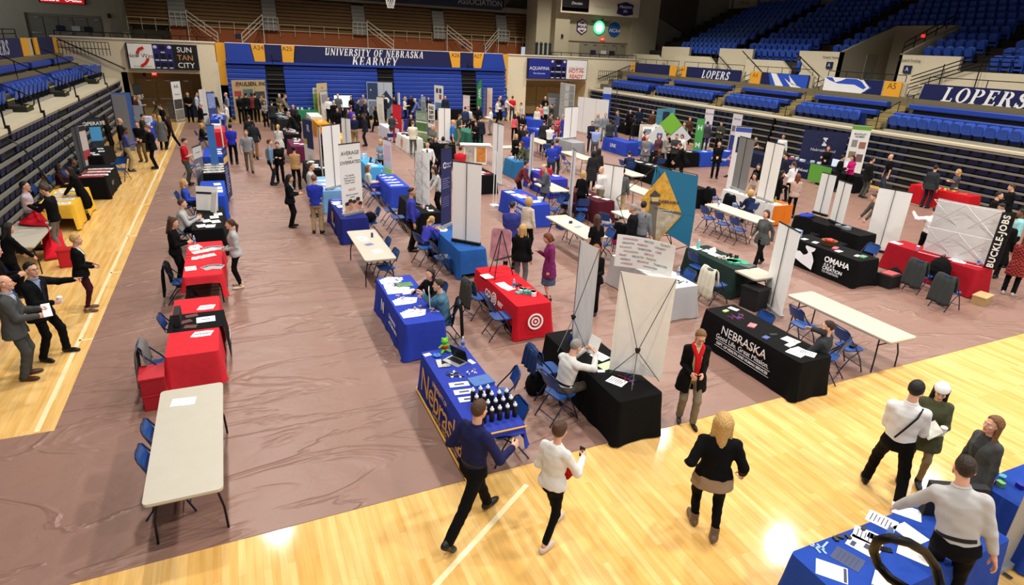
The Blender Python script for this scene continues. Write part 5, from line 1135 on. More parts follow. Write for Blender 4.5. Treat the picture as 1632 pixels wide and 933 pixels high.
tablecloth('L7','blue tablecloth crowded with coloured giveaways near the left doorway',-4.7,-3.95,36.5,40.5,'#2c44b0');bits('L7','coloured giveaway on the blue cloth near the left doorway','giveaway',.5,.4,.35,.35,26,['#d8dbe8','#b83a44','#7fb8d8','#e8e4e0'],'giveaway',(.18,.14,.1));box_of('carton','white carton stack on the giveaway table near the left doorway','box',on('L7',.4,.85),(.6,.5,.3),'#dfe3ec')
# the red cloth being spread
base=[(-5.3,19.0,.78),(-5.25,18.6,.78),(-4.95,18.4,.79),(-4.62,18.3,.77),(-4.48,18.0,.4),(-4.7,17.8,.04),(-4.45,17.9,.04),(-4.32,18.3,.05),(-4.45,18.8,.5)]
def redcloth(u,v):
 k=u*(len(base)-1);i=min(int(k),len(base)-2);a=Vector(base[i]).lerp(Vector(base[i+1]),k-i);pk=Vector((-4.98,19.05,1.24));p=pk.lerp(a,v**.9)
 r=.05*math.sin(u*38)*math.sin(PI*min(v,.97))+.03*math.sin(u*17+v*5)*v;d=(a-pk).normalized();n=Vector((d.y,-d.x,.2));p += n*r;p.z -= .18*math.sin(PI*v)*(1-v)
 p.z=max(p.z,.03) if u > .5 else max(p.z,.76);return tuple(p)
o=tag(put('red_cloth',MB().grid(redcloth,60,20).mesh('red_cloth',True),cloth('#c8182a')),'red cloth lifted by the man in the black sweater and trailing to the floor','cloth');o.modifiers.new('thick','SOLIDIFY').thickness=.01
t=thing('red_bin','red plastic bin on the boards behind the woman in the black jacket','bin',(-4.1,17.3,.006),.1);put('body',MB().prism(rrect(-.18,-.14,.18,.14,.04),0,.42),mat('#c01a26',.5),t);put('rim',MB().prism(rrect(-.195,-.155,.195,.155,.05),.4,.44),mat('#b0141f',.5),t)
# --- column B
o=tablecloth('B0','royal blue tablecloth with gold lettering and a gold hem',2.4,3.16,6.25,8.72,'#2d3c9c',dict(xp=.34,ym=.08))
M0=lambda du,z:frame((2.335,7.5-du,z),(0,-1,0),(.08,0,1),(-1,0,.08))
words('Nebraska',.58,GLD,o,M0(.05,.40),space=.92);words('UNIVERSITY OF',.1,GLD,o,M0(0,.66));words('Central Tech  Kearney',.13,GLD,o,M0(.25,.14))
put('gold_hem',MB().tube([(2.32,6.2,.06),(2.32,8.74,.06),(2.36,8.8,.06)],.016,6).tube([(2.4,6.2,.75),(3.16,6.2,.75)],.012,6),GLD,o)
for i in range(18):
 u,v=.32+.15*(i % 5)+.02*(i//5),.09+.075*(i//5);P=on('B0',u,v)
 t=thing('drink_bottle','black sports bottle with a white cap in the block on the royal blue table','bottle',P,0,'black sports bottles on the royal blue table')
 put('body',MB().lathe([(.034,0),(.036,.01),(.036,.15),(.026,.175)],14).mesh('bottle',40),mat('#17181f',.3),t);put('cap',MB().lathe([(.027,.172),(.029,.195),(.014,.21),(.012,.228)],12).mesh('cap',40),mat('#e6e8ee',.4),t)
for i,v in enumerate((.52,.43,.345)):flat('leaflet','white leaflet on the royal blue table, %s of three in a row' % ('farthest','middle','nearest')[i],'paper',on('B0',.34,v),.3,.13,-.12,PAPER,marks=[(0,0,.5,.35)])
b=flat('folder','blue booklet stack on the royal blue table','folder',on('B0',.78,.5),.34,.26,.1,mat('#1f5aa8',.4),d=.04,marks=[(0,0,.3,.03)])
bits('B0','small dark giveaway scattered between the leaflets and the laptop','giveaway',.38,.635,.14,.035,12,['#20222c','#e8e8ec','#3a2a3a'],'giveaway',(.07,.03,.02));bits('B0','small pin scattered near the right edge of the royal blue table','pin',.72,.64,.12,.03,10,['#d8d8e4','#2a2a66','#c8a0b0'],'pin',seed=4);bits('B0','small pin scattered beside the blue booklets','pin',.75,.36,.1,.03,9,['#d8d8e4','#2a2a66','#c8a0b0'],'pin',seed=5)
laptop(on('B0',.56,.8),-1.1,'silver open laptop with a dark screen on the royal blue table',s=1.05);flat('tablet','black tablet lying on the royal blue table','tablet',on('B0',.3,.8),.2,.26,-.15,mat('#16181e',.2),d=.012)
t=thing('candy_dish','round blue dish beside the green toy','dish',on('B0',.28,.91));put('dish',MB().lathe([(.05,0),(.075,.025),(.07,.03),(.045,.01)],18).mesh('dish',40),mat('#2a6ac0',.3),t)
f=Fd((-.13,-.12,-.02),(.13,.12,.3),.008);d=smin(f.ell((0,0,.08),(.055,.05,.075)),f.ell((0,.0,.19),(.06,.055,.05)),.02)
for q in (-1,1):d=smin(d,f.ell((q*.035,-.0,.235),(.022,.022,.022)),.008);d=smin(d,f.cone((q*.04,0,.12),(q*.1,-.02,.09),.018,.016),.01);d=smin(d,f.cone((q*.03,-.02,.03),(q*.07,-.07,.02),.022,.024),.01)
t=thing('plush_toy','small green plush toy sitting at the far end of the royal blue table','toy',on('B0',.5,.96));put('body',npmesh('body',*f.mesh(d)),cloth('#6fbf3a'),t);put('shirt',MB().ball((0,0,.085),(.064,.058,.05),14).mesh('shirt',True),cloth('#b8242c'),t)
bottle(on('B0',.93,.97),'clear bottle at the far corner of the royal blue table');flat('phone','white phone beside the laptop on the royal blue table','phone',on('B0',.88,.76),.075,.15,.3,mat('#e0e0e4',.3),d=.01);flat('card','white card at the left far corner of the royal blue table','card',on('B0',.1,.95),.12,.09,.2,PAPER)
chair(3.32,7.5,285,'blue folding chair pulled out beside the laptop end of the royal blue table');chair(3.03,6.62,268,'blue folding chair beside the block of sports bottles')
o=tablecloth('B1','blue tablecloth with fanned pages where two people sit talking',2.42,3.18,9.82,12.3,'#2c3fa6');side_text(o,'B1','xm','University\nof Nebraska',.13,INK,du=.15,z=.42,align='LEFT');side_text(o,'B1','xm','N',.34,INK,du=-.4,z=.44,bold=.02)
for v,r in ((.9,.0),(.66,-.05),(.42,.0),(.17,.02)):papers('B1',{.9:'fan of white pages at the far left corner of the seated pair table',.66:'fan of white pages second from the far end of the seated pair table',.42:'fan of white pages second from the near end of the seated pair table',.17:'fan of white pages at the near end of the seated pair table'}[v],[(.28+.06*i,v+.01*i,r-.12*i) for i in range(4)],w=.34,h=.26,marks=[(-.2,.1,.1,.12),(.25,-.1,.1,.12)])
papers('B1','single white sheet on the blue cloth before the seated pair',[(.62,.62,.05)],w=.3,h=.24);papers('B1','white sheet near the outer edge of the seated pair table',[(.22,.78,-.1)])
flat('magazine','green covered magazine on the blue cloth in front of the seated pair','magazine',on('B1',.64,.78),.34,.24,.0,mat('#4a7a4a',.4,0,'print'),d=.008)
for u,v,n,s in ((.6,.93,16,'far end'),(.4,.78,12,'beside the second fan'),(.28,.53,9,'outer edge'),(.55,.27,16,'between the nearest fans'),(.86,.2,18,'near right corner')):bits('B1','small wrapped candy on the seated pair table, '+s,'candy',u,v,.12,.05,n,['#e0dce8','#8a4a5a','#2a2a5a','#c8b0c0'],'candy',(.035,.018,.012),seed=int(v*50))
t=thing('sign_holder','thin clear upright sign holder on the near right of the seated pair table','sign holder',on('B1',.88,.26),1.25);put('panel',MB().box((0,0,.2),(.24,.012,.38),TR(0,0,0,0,-.08)),mat('#d3d5d8',.2),t);put('foot',MB().box((0,-.03,.006),(.24,.1,.01)),mat('#d3d5d8',.2),t)
bits('B1','green ball of putty behind the sign holder','giveaway',.93,.33,.01,.01,1,['#3aa87a'],'giveaway',(.06,.05,.04))
folding_table('B2','bare cream folding table behind the seated pair',2.43,3.17,13.5,16.0);papers('B2','white sheets on the bare table behind the seated pair',[(.35,.7,.3),(.4,.66,.1),(.55,.25,.2)]);flat('leaflet','blue leaflet in the middle of the bare table behind the seated pair','paper',on('B2',.45,.48),.2,.17,.4,mat('#6a6f9a',.5));bottle(on('B2',.72,.72),'small dark bottle on the bare table behind the seated pair',body=mat('#3a3f6a',.3),h=.14,lab=None)
chair(3.02,14.72,270,'blue folding chair at the bare table behind the seated pair, the farther');chair(2.98,13.75,265,'blue folding chair at the bare table behind the seated pair, the nearer')
o=tablecloth('B3','dark navy tablecloth below the banner with four smiling faces',2.48,3.24,17.2,19.65,'#232a74');side_text(o,'B3','xm','Buckle',.2,mat('#c8ccd8',.6),z=.3);put('orange_patch',MB().prism(circ(0,0,.2,.16),0,.003),mat('#b8703a',.6),o,frame((2.42,18.5,.5),(0,-1,0),(.06,0,1)));papers('B3','white and blue leaflets on the navy cloth below the faces banner',[(.2,.75,.2),(.3,.6,.1),(.25,.85,.4),(.4,.35,.1)]);flat('folder','blue folder pile on the navy cloth below the faces banner','folder',on('B3',.3,.92),.3,.24,.1,mat('#3a4ab0',.5),d=.03)
chair(3.42,17.75,270,'blue folding chair holding a black bag beside the faces banner');bag((3.4,17.75,.47),'black bag on the chair beside the faces banner','black',(.34,.24,.28))
tablecloth('B4','pale blue tablecloth behind the royal blue polo man',2.45,3.2,20.8,23.25,'#6f9cc8');papers('B4','white leaflets on the pale blue cloth',[(.3+.2*(i % 3),.2+.25*(i//3),.2*i) for i in range(9)])
tablecloth('B5','black tablecloth with white plates of leaflets at the tan jacket',2.46,3.2,24.5,26.7,'#1b1d1e');papers('B5','white leaflets on the black cloth by the tan jacket',[(.3,.7,.2),(.5,.5,-.1),(.45,.3,.1),(.75,.2,0),(.4,.85,.3)])
tablecloth('B6','maroon tablecloth beside the navy and white banner',2.35,3.1,30.3,32.7,'#5c1f3e');papers('B6','white cards on the maroon cloth',[(.5,.7,.2),(.4,.4,0),(.7,.3,.3),(.6,.9,.1)]);bits('B6','bright giveaway on the maroon cloth','giveaway',.6,.85,.2,.1,6,['#6fc04a','#e8e8e8','#222'],'giveaway',(.16,.1,.08))
tablecloth('B7','black tablecloth behind the woman in the white cardigan',2.4,3.15,34.3,36.7,'#1e1f22');bits('B7','pale giveaway heap on the black cloth behind the white cardigan','giveaway',.5,.5,.35,.4,14,['#d8d8d8','#8a5a6a','#e8e0e0'],'giveaway',(.2,.14,.06))
tablecloth('B9','black tablecloth with silver trays near the plaid shirt',2.5,3.3,40.8,45,'#26282a');bits('B9','silver tray of samples on the black cloth near the plaid shirt','tray',.5,.5,.3,.4,12,['#9aa4a4','#c8ccca'],'tray',(.3,.2,.04))
# --- column C
o=tablecloth('C0','black tablecloth carrying the two white X-frame banners',4.68,5.46,6.27,8.7,'#151517')
papers('C0','white sheet on the black X-banner table',[(.62,.55,.3),(.38,.22,.5)]);flat('leaflet','pale green leaflet on the black X-banner table','paper',on('C0',.55,.42),.3,.2,.2,mat('#bcd0a4',.6));flat('card','white card on the black X-banner table near the sitting man','card',on('C0',.3,.37),.12,.08,-.3,PAPER);flat('card','orange card on the black X-banner table','card',on('C0',.48,.2),.14,.08,.3,mat('#b86a3a',.5))
pens('C0','coloured pen in the near row on the black X-banner table',.68,.22,.12,.06,12,['#2a3a8a','#a02a3a','#1c1c2a']);pens('C0','coloured pen in the far group on the black X-banner table',.55,.68,.12,.03,8,['#2a3a8a','#a02a3a','#5a2a6a'],5)
for u,v in ((.33,.8),(.42,.83)):bottle(on('C0',u,v),'blue water bottle on the black X-banner table','blue water bottles on the X-banner table',body=mat('#2a3a7a',.2),lab=None)
chair(4.23,7.25,80,'blue folding chair under the man in the white shirt');chair(4.38,8.0,90,'blue folding chair with a blue jacket at the black X-banner table');coat(4.38,8.0,90,'blue jacket slung over the chair at the black X-banner table','#24365e',.4);bag((4.2,8.0,.008),'black bag on the floor under the blue jacket','black',(.34,.24,.4))
o=tablecloth('C1','red tablecloth with white bullseye rings',4.69,5.46,9.95,12.3,'#c01c28',dict(xm=.44))
def rings(M,r,o):
 for k,(a,b_) in enumerate(((1,.78),(.55,.36))):
  q=MB();n=32;q.add([(x,y,z) for rr in (a*r,b_*r) for z in (0,.003) for x,y in circ(0,0,rr,n=n)],[f for i in range(n) for j in [(i+1) % n] for f in ((n+i,n+j,3*n+j,3*n+i),(i,j,n+j,n+i),(2*n+i,3*n+i,3*n+j,2*n+j))]);put('ring',q,WHITE,o,M)
 put('ring_center',MB().prism(circ(0,0,.16*r),0,.003),WHITE,o,M)
rings(frame((5.07,9.85,.42),(1,0,0),(0,.09,1),(0,-1,.09)),.17,o);rings(frame((4.61,10.95,.53),(0,-1,0),(.09,0,1),(-1,0,.09)),.14,o)
words('RRY',.14,WHITE,o,frame((4.605,10.6,.53),(0,-1,0),(.09,0,1),(-1,0,.09)),bold=.03);words('CO',.2,WHITE,o,frame((4.605,11.28,.53),(0,-1,0),(.09,0,1),(-1,0,.09)),bold=.03)
papers('C1','white sheet on the red bullseye cloth',[(.3,.42,.3),(.25,.5,.1)]);bottle(on('C1',.45,.4),'clear bottle on the red bullseye cloth');bits('C1','plush figure lying on the red bullseye cloth','giveaway',.66,.25,.15,.06,7,['#e8e8e8','#4aa8a0','#c83a3a','#d8e0e0'],'giveaway',(.16,.1,.08));flat('card','teal card on the red bullseye cloth','card',on('C1',.4,.27),.1,.1,.4,mat('#5ab0a8',.5),d=.03);flat('phone_charger','black charger with a cord on the red bullseye cloth','charger',on('C1',.62,.44),.16,.09,.2,BLACK,d=.03)
t=easel_frame('black display easel standing on the red bullseye cloth',on('C1',.45,.72),.35,STEEL,1.05);
o=put('poster_board',MB().prism(rrect(-.24,-.36,.24,.36,.1),-.008,.008),mat('#b8828a',.5,0,'print'),None,frame(on('C1',.62,.86,.62),(.55,-.5,0),(.1,.1,1)));tag(o,'red and white rounded poster leaning on the black easel','poster')
chair(4.46,10.25,90,'blue folding chair beside the bullseye table');coat(4.42,11.35,80,'camouflage jacket hung on the chair behind the seated pair','#4a463c',.62);chair(4.42,11.35,80,'blue folding chair under the camouflage jacket');papers('C1','white sheet on the chair side of the bullseye table',[(.08,.75,.1)])
tablecloth('C2','mid blue tablecloth below the tall white retractable banner',4.74,5.46,13.55,16.05,'#27589e',dict(ym=.6));papers('C2','white form under the writing girl',[(.22,.75,-.3),(.3,.78,-.2)]);flat('folder','red folder beside the writing girl','folder',on('C2',.22,.88),.3,.24,.2,mat('#c85a5a',.5));pens('C2','blue pen scattered on the mid blue cloth',.55,.85,.2,.1,10,['#1f3f7a','#2a4a8a'],8)
chair(4.28,15.0,75,'blue folding chair under the writing girl');chair(4.46,14.05,85,'blue folding chair holding a grey laptop');laptop((4.48,14.05,.472),1.2,'closed looking grey laptop on the blue chair',body='#7a7c80')
tablecloth('C3','black tablecloth behind the man in the purple polo',4.75,5.45,17.25,19.65,'#1c1b1d');flat('plate','white plate on the black cloth behind the purple polo','plate',on('C3',.65,.12),.16,.16,0,PAPER);bits('C3','pink and clear cup on the black cloth behind the purple polo','giveaway',.5,.25,.1,.08,5,['#b8788a','#d8d8dc','#c8a0a8'],'giveaway',(.06,.06,.08))
for y in (19.0,18.1):chair(4.3,y,90,'dark blue folding chair behind the black cloth by the purple polo','chairs by the purple polo man');
o=tablecloth('C4','royal blue tablecloth where a woman sits in purple trousers',4.75,5.45,20.9,23.2,'#2f45b2');papers('C4','white cards on the royal blue cloth by the purple trousers',[(.3+.3*(i % 2),.15+.2*(i//2),.1*i) for i in range(9)],w=.24,h=.14);bottle(on('C4',.25,.92),'small bottle on the royal blue cloth by the purple trousers');chair(4.25,22.6,90,'folding chair under the woman in purple trousers');chair(4.3,21.4,90,'empty folding chair by the woman in purple trousers')
tablecloth('C5','sky blue tablecloth with two open laptops',4.75,5.4,24.6,26.85,'#4a9ad0');laptop(on('C5',.6,.5),PI/2,'grey laptop in the middle of the sky blue cloth');laptop(on('C5',.85,.4),PI/2,'small dark laptop on the right of the sky blue cloth',s=.8);papers('C5','white card on the sky blue cloth',[(.4,.4,0),(.5,.2,.2)]);bits('C5','pale blue bag on the sky blue cloth','giveaway',.4,.9,.2,.08,4,['#9fd0e8','#c8e0ee'],'giveaway',(.12,.1,.22))
tablecloth('C7','black and yellow striped tablecloth beyond the white banners',4.6,5.3,32.4,34.8,'#c8962a');papers('C7','white leaflets on the yellow cloth beyond the white banners',[(.5,.3,.1),(.4,.6,.3)]);tablecloth('C9','orange tablecloth near the far booths',4.55,5.25,38.6,41,'#d08a24');papers('C9','white leaflets on the orange cloth',[(.4,.4,.2),(.6,.7,.1)])
tablecloth('CA','white tablecloth between the green and orange ones',4.6,5.35,42.3,44.7,'#d6d6d2');tablecloth('CB','green tablecloth nearest the far bleachers',4.1,5.5,46,47,'#2f7a5a');bits('CB','green bag on the green tablecloth','giveaway',.5,.5,.4,.3,6,['#2a6a4a','#e8e8e8'],'giveaway',(.2,.15,.15))
# --- column D / E
o=tablecloth('D0','black tablecloth lettered in white at the edge of the boards',8.28,9.04,6.27,8.68,'#161618');Md=lambda du,z:frame((8.2,7.47-du,z),(0,-1,0),(.08,0,1),(-1,0,.08))
words('NEBRASKA',.235,INK,o,Md(-.02,.575));words('Good Life. Great Mission.',.13,INK,o,Md(-.02,.41));words('DEPT. OF HEALTH AND HUMAN SERVICES',.07,INK,o,Md(0,.27),bold=.02);put('rule',MB().box((0,0,0),(1.4,.008,.003)),INK,o,Md(0,.335));put('rule',MB().box((0,0,0),(1.4,.006,.003)),INK,o,Md(0,.21));put('gold_stripe',MB().box((0,0,0),(.75,.012,.003),Matrix.Rotation(-.05,4,'Z')),GLD,o,Md(.1,.545))
papers('D0','white sheet on the black lettered cloth',[(.72,.3,.2),(.3,.13,.3),(.5,.14,.1),(.55,.1,.5)]);flat('napkin','crumpled white napkin on the black lettered cloth','paper',on('D0',.5,.24),.2,.1,.2,PAPER,d=.015);flat('dish','green rimmed dish on the black lettered cloth','dish',on('D0',.42,.9),.13,.07,.2,mat('#b8d88a',.5),d=.02);flat('card','white cut-out card at the far end of the black lettered cloth','card',on('D0',.75,.92),.12,.2,.3,PAPER);flat('card','red and white card on the black lettered cloth','card',on('D0',.42,.6),.2,.13,.5,mat('#c87a80',.5,0,'print'),d=.02)
pens('D0','coloured pen on the black lettered cloth',.45,.77,.2,.035,12,['#2a4a9a','#8a2a7a','#a03a4a']);flat('phone','dark phone on the black lettered cloth','phone',on('D0',.55,.42),.08,.16,1.3,mat('#16181c',.2),d=.01);flat('card_pack','blue printed pack on the black lettered cloth','card',on('D0',.25,.4),.14,.1,.3,mat('#4a5a9a',.5),d=.01)
chair(8.9,7.9,270,'blue folding chair behind the far end of the black lettered cloth');chair(9.55,6.72,338,'tan metal chair under the man leaning on his hand')
o=tablecloth('D1','grey satin tablecloth below the curved word poster',8.3,9.04,9.78,12.22,'#a3a1a0',m=mat('#a9a7a8',.35,spec=.5),amp=1.5);b=MB().prism(rrect(8.32,9.8,9.02,12.2,.03),.7515,.7535);tag(put('table_topper',b,cloth('#d8d8d6')),'white topper sheet on the grey satin tablecloth','cloth');TB['D1']=(8.3,9.04,9.78,12.22,.754)
cup(on('D1',.25,.9),'black paper cup with a white lid on the white topper','#1c1a1a','#e8e8e8');bits('D1','small black tin in the far row on the white topper','tin',.6,.9,.1,.03,5,['#1c1c1e'],'tin',(.06,.04,.02));bits('D1','small black tin in the near block on the white topper','tin',.62,.12,.22,.035,13,['#1c1c1e','#e8e8e8'],'tin',(.06,.035,.02),seed=9);laptop(on('D1',.55,.52),.5,'tablet in a silver stand with a lit screen on the white topper',screen='#5a72c8',s=.7)
bits('D1','pale candy pile on the white topper','candy',.32,.66,.12,.05,14,['#d8d0b0','#c8c8c0','#8fc0d0'],'candy',(.05,.03,.02));t=thing('gadget','striped teal and black roll beside the lit tablet','gadget',on('D1',.55,.42),0);put('roll',MB().tube([(-.12,0,.05),(.12,.05,.05)],.05,12),mat('#2f6a7a',.4),t);put('stripes',MB().tube([(-.04,.01,.05),(-.01,.02,.05)],.053,12).tube([(.04,.03,.05),(.07,.04,.05)],.053,12),BLACK,t);bottle(on('D1',.95,.28),'clear bottle at the right of the white topper');papers('D1','white sheet at the right of the white topper',[(.85,.38,.2)])
M=Matrix.Identity(4)
def word_poster():
 P,Q=at(978,424,.76),at(1071,443,.76);d=(Q-P);L=d.length;d.normalize();n=Vector((-d.y,d.x,0));t=thing('word_poster','curved white poster of pastel words standing on the white topper','poster',M=frame((P+Q)/2,d,n));L *= .98;hgt=.78
 b=MB();f=lambda u,v,o=0:((u-.5)*L,.13*(1-(2*u-1)**2)-.02+o,.01+hgt*v*(1-.05*u));b.grid(lambda u,v:f(u,v),16,3);k=len(b.v);b.grid(lambda u,v:f(u,v,.008),16,3);e=list(range(17))+[33,50]+[67-i for i in range(17)]+[34,17];b.f += [(e[i],e[(i+1) % len(e)],e[(i+1) % len(e)]+k,e[i]+k) for i in range(len(e))];b.m=[0]*len(b.f);put('sheet',b,paint('#e3e1da'),t)
 ws='INNOVATION TEAMWORK INTEGRITY RESPECT GROWTH SERVICE CARE LEADERSHIP BALANCE PASSION QUALITY TRUST'.split();cs=['#a85a72','#5a8a8c','#8a8a6a','#b87a8a','#6a7a9a'];i=0
 for r in range(7):
  x=-.44+.03*(r % 2)
  while x < .36:
   w_=ws[(i*5+r) % 12];me=text_mesh(w_,.062,bold=.01,align='LEFT');wd=.048*len(w_);u=x+.5+wd/2/L
   if x+wd/L > .48:break
   sl=-.13*4*(2*u-1)*1/L;put('word',me,mat(cs[(i+r) % 5],.6),t,frame((x*L,.13*(1-(2*u-1)**2)-.03-sl*wd/2,.70-.1*r),(1,sl,0),(0,0,1)));x += (wd+.05)/L;i += 1
word_poster()
folding_table('D2','bare cream folding table where a long-haired woman stands',8.36,9.08,13.6,16.05);papers('D2','white sheet on the bare table of the long-haired woman',[(.4,.7,.2),(.6,.3,.3)]);flat('leaflet','blue-grey leaflet on the bare table of the long-haired woman','paper',on('D2',.55,.46),.25,.16,.5,mat('#8a8fa0',.5));bits('D2','small navy cup on the bare table of the long-haired woman','cup',.55,.62,.06,.02,3,['#2a2f5a'],'small_cup',(.06,.06,.06))
for y in (15.6,13.9):chair(9.12,y,270,'blue folding chair at the bare table of the long-haired woman','chairs at the bare table of the long-haired woman')
o=tablecloth('D3','royal blue tablecloth with white capitals in the middle of the hall',8.42,9.2,17.35,19.68,'#2c42ac');side_text(o,'D3','xm','US ARMY\nNATIONAL\nGUARD',.17,INK,du=.5,z=.42,bold=.02);papers('D3','white and pink papers on the royal blue cloth in the hall middle',[(.25,.85,.2),(.3,.65,.1),(.4,.5,.1),(.6,.2,.1)],w=.3);flat('folder','pink folder on the royal blue cloth in the hall middle','folder',on('D3',.5,.6),.4,.25,.1,mat('#c86a7a',.5));bottle(on('D3',.6,.93),'clear bottle on the royal blue cloth in the hall middle');t=thing('bowl','white bowl at the near end of the royal blue cloth','bowl',on('D3',.85,.22));put('bowl',MB().lathe([(.07,0),(.11,.12),(.1,.12),(.06,.01)],20).mesh('bowl',40),WHITE,t)
chair(9.6,17.8,270,'blue folding chair beside the white bowl table');bag((9.95,17.7,.008),'black bag on the floor by the white bowl table','black',(.4,.3,.3));box_of('storage_box','dark blue box on the floor under the white bowl table','box',(9.6,17.0,.008),(.5,.35,.22),'#24366e')
tablecloth('E0x','dark green tablecloth on a long table with green shirts',10.6,11.34,10.35,12.2,'#20302c',dict(ym=.68));folding_table('E1','cream folding table end showing beyond the dark green cloth',10.61,11.33,9.7,12.15,under=True);TB['E1']=TB['E0x']
papers('E1','white cards on the dark green cloth',[(.5,.75,.2),(.45,.6,.1),(.6,.45,.1),(.3,.92,.1)]);bits('E1','folded green shirt on the dark green cloth','shirt',.62,.22,.2,.07,5,['#3aa07a','#4ab08a'],'folded_shirt',(.26,.2,.05));flat('folded_shirt','folded grey shirt at the near end of the dark green cloth','shirt',on('E1',.7,.08),.34,.28,.3,cloth('#5a5e62'),d=.03);bits('E1','pale giveaway heap on the dark green cloth','giveaway',.55,.42,.2,.06,14,['#d8d0c0','#c0b8a8','#e8e8e4'],'giveaway',(.08,.06,.04));bits('E1','small black bottle on the dark green cloth','bottle',.72,.38,.14,.06,8,['#1c1c1e'],'small_bottle',(.035,.035,.12));bottle(on('E1',.35,.9),'turquoise tumbler with a straw on the dark green cloth',body=mat('#6fc4c4',.3),lab=None,h=.24,r=.042);t=thing('card_stand','white card on a small stand on the dark green cloth','sign',on('E1',.35,.55),.3);put('card',MB().box((0,0,.16),(.26,.01,.12),TR(0,0,0,0,-.5)),PAPER,t);put('stem',MB().tube([(0,0,0),(0,0,.16)],.008,6),WHITE,t)
chair(10.5,11.5,90,'blue folding chair in front of the dark green cloth, the farther');chair(10.08,10.35,90,'blue folding chair under the cream coat');coat(10.08,10.35,90,'cream coat hung over the chair by the dark green cloth','cream',.72,.5);chair(9.05,10.4,270,'blue folding chair behind the grey satin tablecloth')
box_of('suitcase','black soft storage case on the floor by the cream coat','case',(10.75,9.75,.008),(.46,.46,.5),'#121214',.15,lid='#17171a')
folding_table('E0','bare cream folding table at the right edge of the brown sheet',10.58,11.32,6.3,8.74);chair(10.2,7.9,95,'blue folding chair at the far end of the bare right table');chair(10.24,6.85,100,'blue folding chair at the near end of the bare right table');flat('eyeglass_case','small black case on the seat of the near chair','case',(10.3,6.8,.47),.16,.08,.3,BLACK,d=.04)
folding_table('E2','white table piled with papers behind the Nebraska display',10.72,11.46,13.55,16.1);papers('E2','white and lilac flyers on the table behind the Nebraska display',[(.2+.2*(i % 4),.8+.05*(i//4),.2*i) for i in range(8)]);chair(10.3,15.6,60,'blue folding chair with white bags by the white banner');bag((10.3,15.6,.47),'white plastic bag on the chair by the white banner','white',(.3,.22,.2));chair(10.1,14.5,30,'blue folding chair with a black coat near the pink bag');coat(10.1,14.5,30,'black jacket on the chair near the pink bag','black',.5);bag((10.36,14.97,.008),'bright pink bag on the floor by the security man','hotpink',(.34,.24,.32));bits('E2','stacked white tray of cups','tray',.4,.55,.2,.05,3,['#e8e8e8'],'tray',(.3,.2,.06))
o=tablecloth('E3','maroon tablecloth behind the white shirted bald man',10.9,11.6,17.2,19.6,'#4a1822');papers('E3','white papers on the maroon cloth',[(.6,.3,.2),(.4,.5,.1),(.8,.15,.3)]);folding_table('E3b','short bare cream table beside the thin white banner',10.1,10.85,19.0,20.5);bottle(on('E3b',.5,.6),'blue water bottle on the short bare cream table',body=mat('#3a4a8a',.3));chair(10.45,18.4,60,'blue folding chair beside the maroon cloth');chair(10.5,17.5,20,'dark blue folding chair at the near end of the maroon cloth')
tablecloth('E4','violet blue tablecloth behind the bald man in the grey suit',11.05,11.8,20.9,23.3,'#3237a0');papers('E4','white papers on the violet blue cloth',[(.3,.9,.1),(.5,.85,.3),(.75,.3,.1),(.6,.4,.2)]);tablecloth('E5','small teal tablecloth beside the tall white banner',11.2,11.75,24.7,25.9,'#2a6a9a');bits('E5','blue cloth bundle on the small teal table','giveaway',.5,.7,.2,.2,4,['#3a6a9a','#d8e0e8'],'giveaway',(.2,.16,.1))
coat(11.2,21.6,200,'red jacket held over the chair by the bald man','red',.8,.5,1.0);chair(11.2,21.6,200,'folding chair under the red jacket')
o=tablecloth('D7','white tablecloth with a red emblem and black caps',8.3,9.1,32,34.5,'#dedcd8');bits('D7','black folded cap on the white emblem tablecloth','cap',.5,.5,.25,.35,5,['#17171a'],'folded_hat',(.3,.2,.05));side_text(o,'D7','xm','@',.5,mat('#b8404a',.6),z=.42)
tablecloth('D8','white and navy tablecloth behind the woman all in black',8.2,9.0,36,38.6,'#c8cad8');tag(put('table_overlay',boxes((8.1,9.1,35.93,36.0,.3,.5)),cloth('#2a2f6a')),'navy band across the white and navy tablecloth','cloth')
tablecloth('D9','black tablecloth with a pale top in the far middle',7.5,8.3,42.0,44.5,'#16171a');tablecloth('E9','blue violet tablecloth behind the tall red banner',10.4,11.3,38.6,41,'#3238a0');tablecloth('EA','dark long tablecloth along the far bleachers',3.9,9.5,46.9,47.2,'#121318');tablecloth('EB','dark tablecloth with screens right of the far centre aisle',13.6,17.4,46.6,47.2,'#1a1618')
folding_table('F7','white counter table beside the bald man in the blue polo',11.8,13.6,28.5,29.3);tablecloth('E7','green tablecloth left of the blue polo man',12.3,13.1,33.6,36.2,'#2f6a58');tablecloth('D6','black tablecloth with glossy magazines by the cream sweater',9.4,10.2,29.9,32.2,'#1b1c1d');papers('D6','glossy pale magazines on the black cloth by the cream sweater',[(.3+.2*(i % 3),.3+.15*(i//3),.4*i) for i in range(12)],m=mat('#a8b0b0',.4),name='magazine',cat='magazine')
t=thing('display_counter','white counter with orange food photos behind the red polo','counter',at(757,262),-.3);put('cabinet',boxes((-.55,.55,-.2,.2,.02,.95)),WHITE,t);put('photo',boxes((-.5,-.05,-.215,-.2,.15,.85)),mat('#b0a89c',.5,0,'print'),t);put('photo',boxes((.05,.5,-.215,-.2,.15,.85)),mat('#c8823a',.5,0,'print'),t);put('worktop',boxes((-.75,.75,-.3,.3,.95,.99)),WHITE,t)
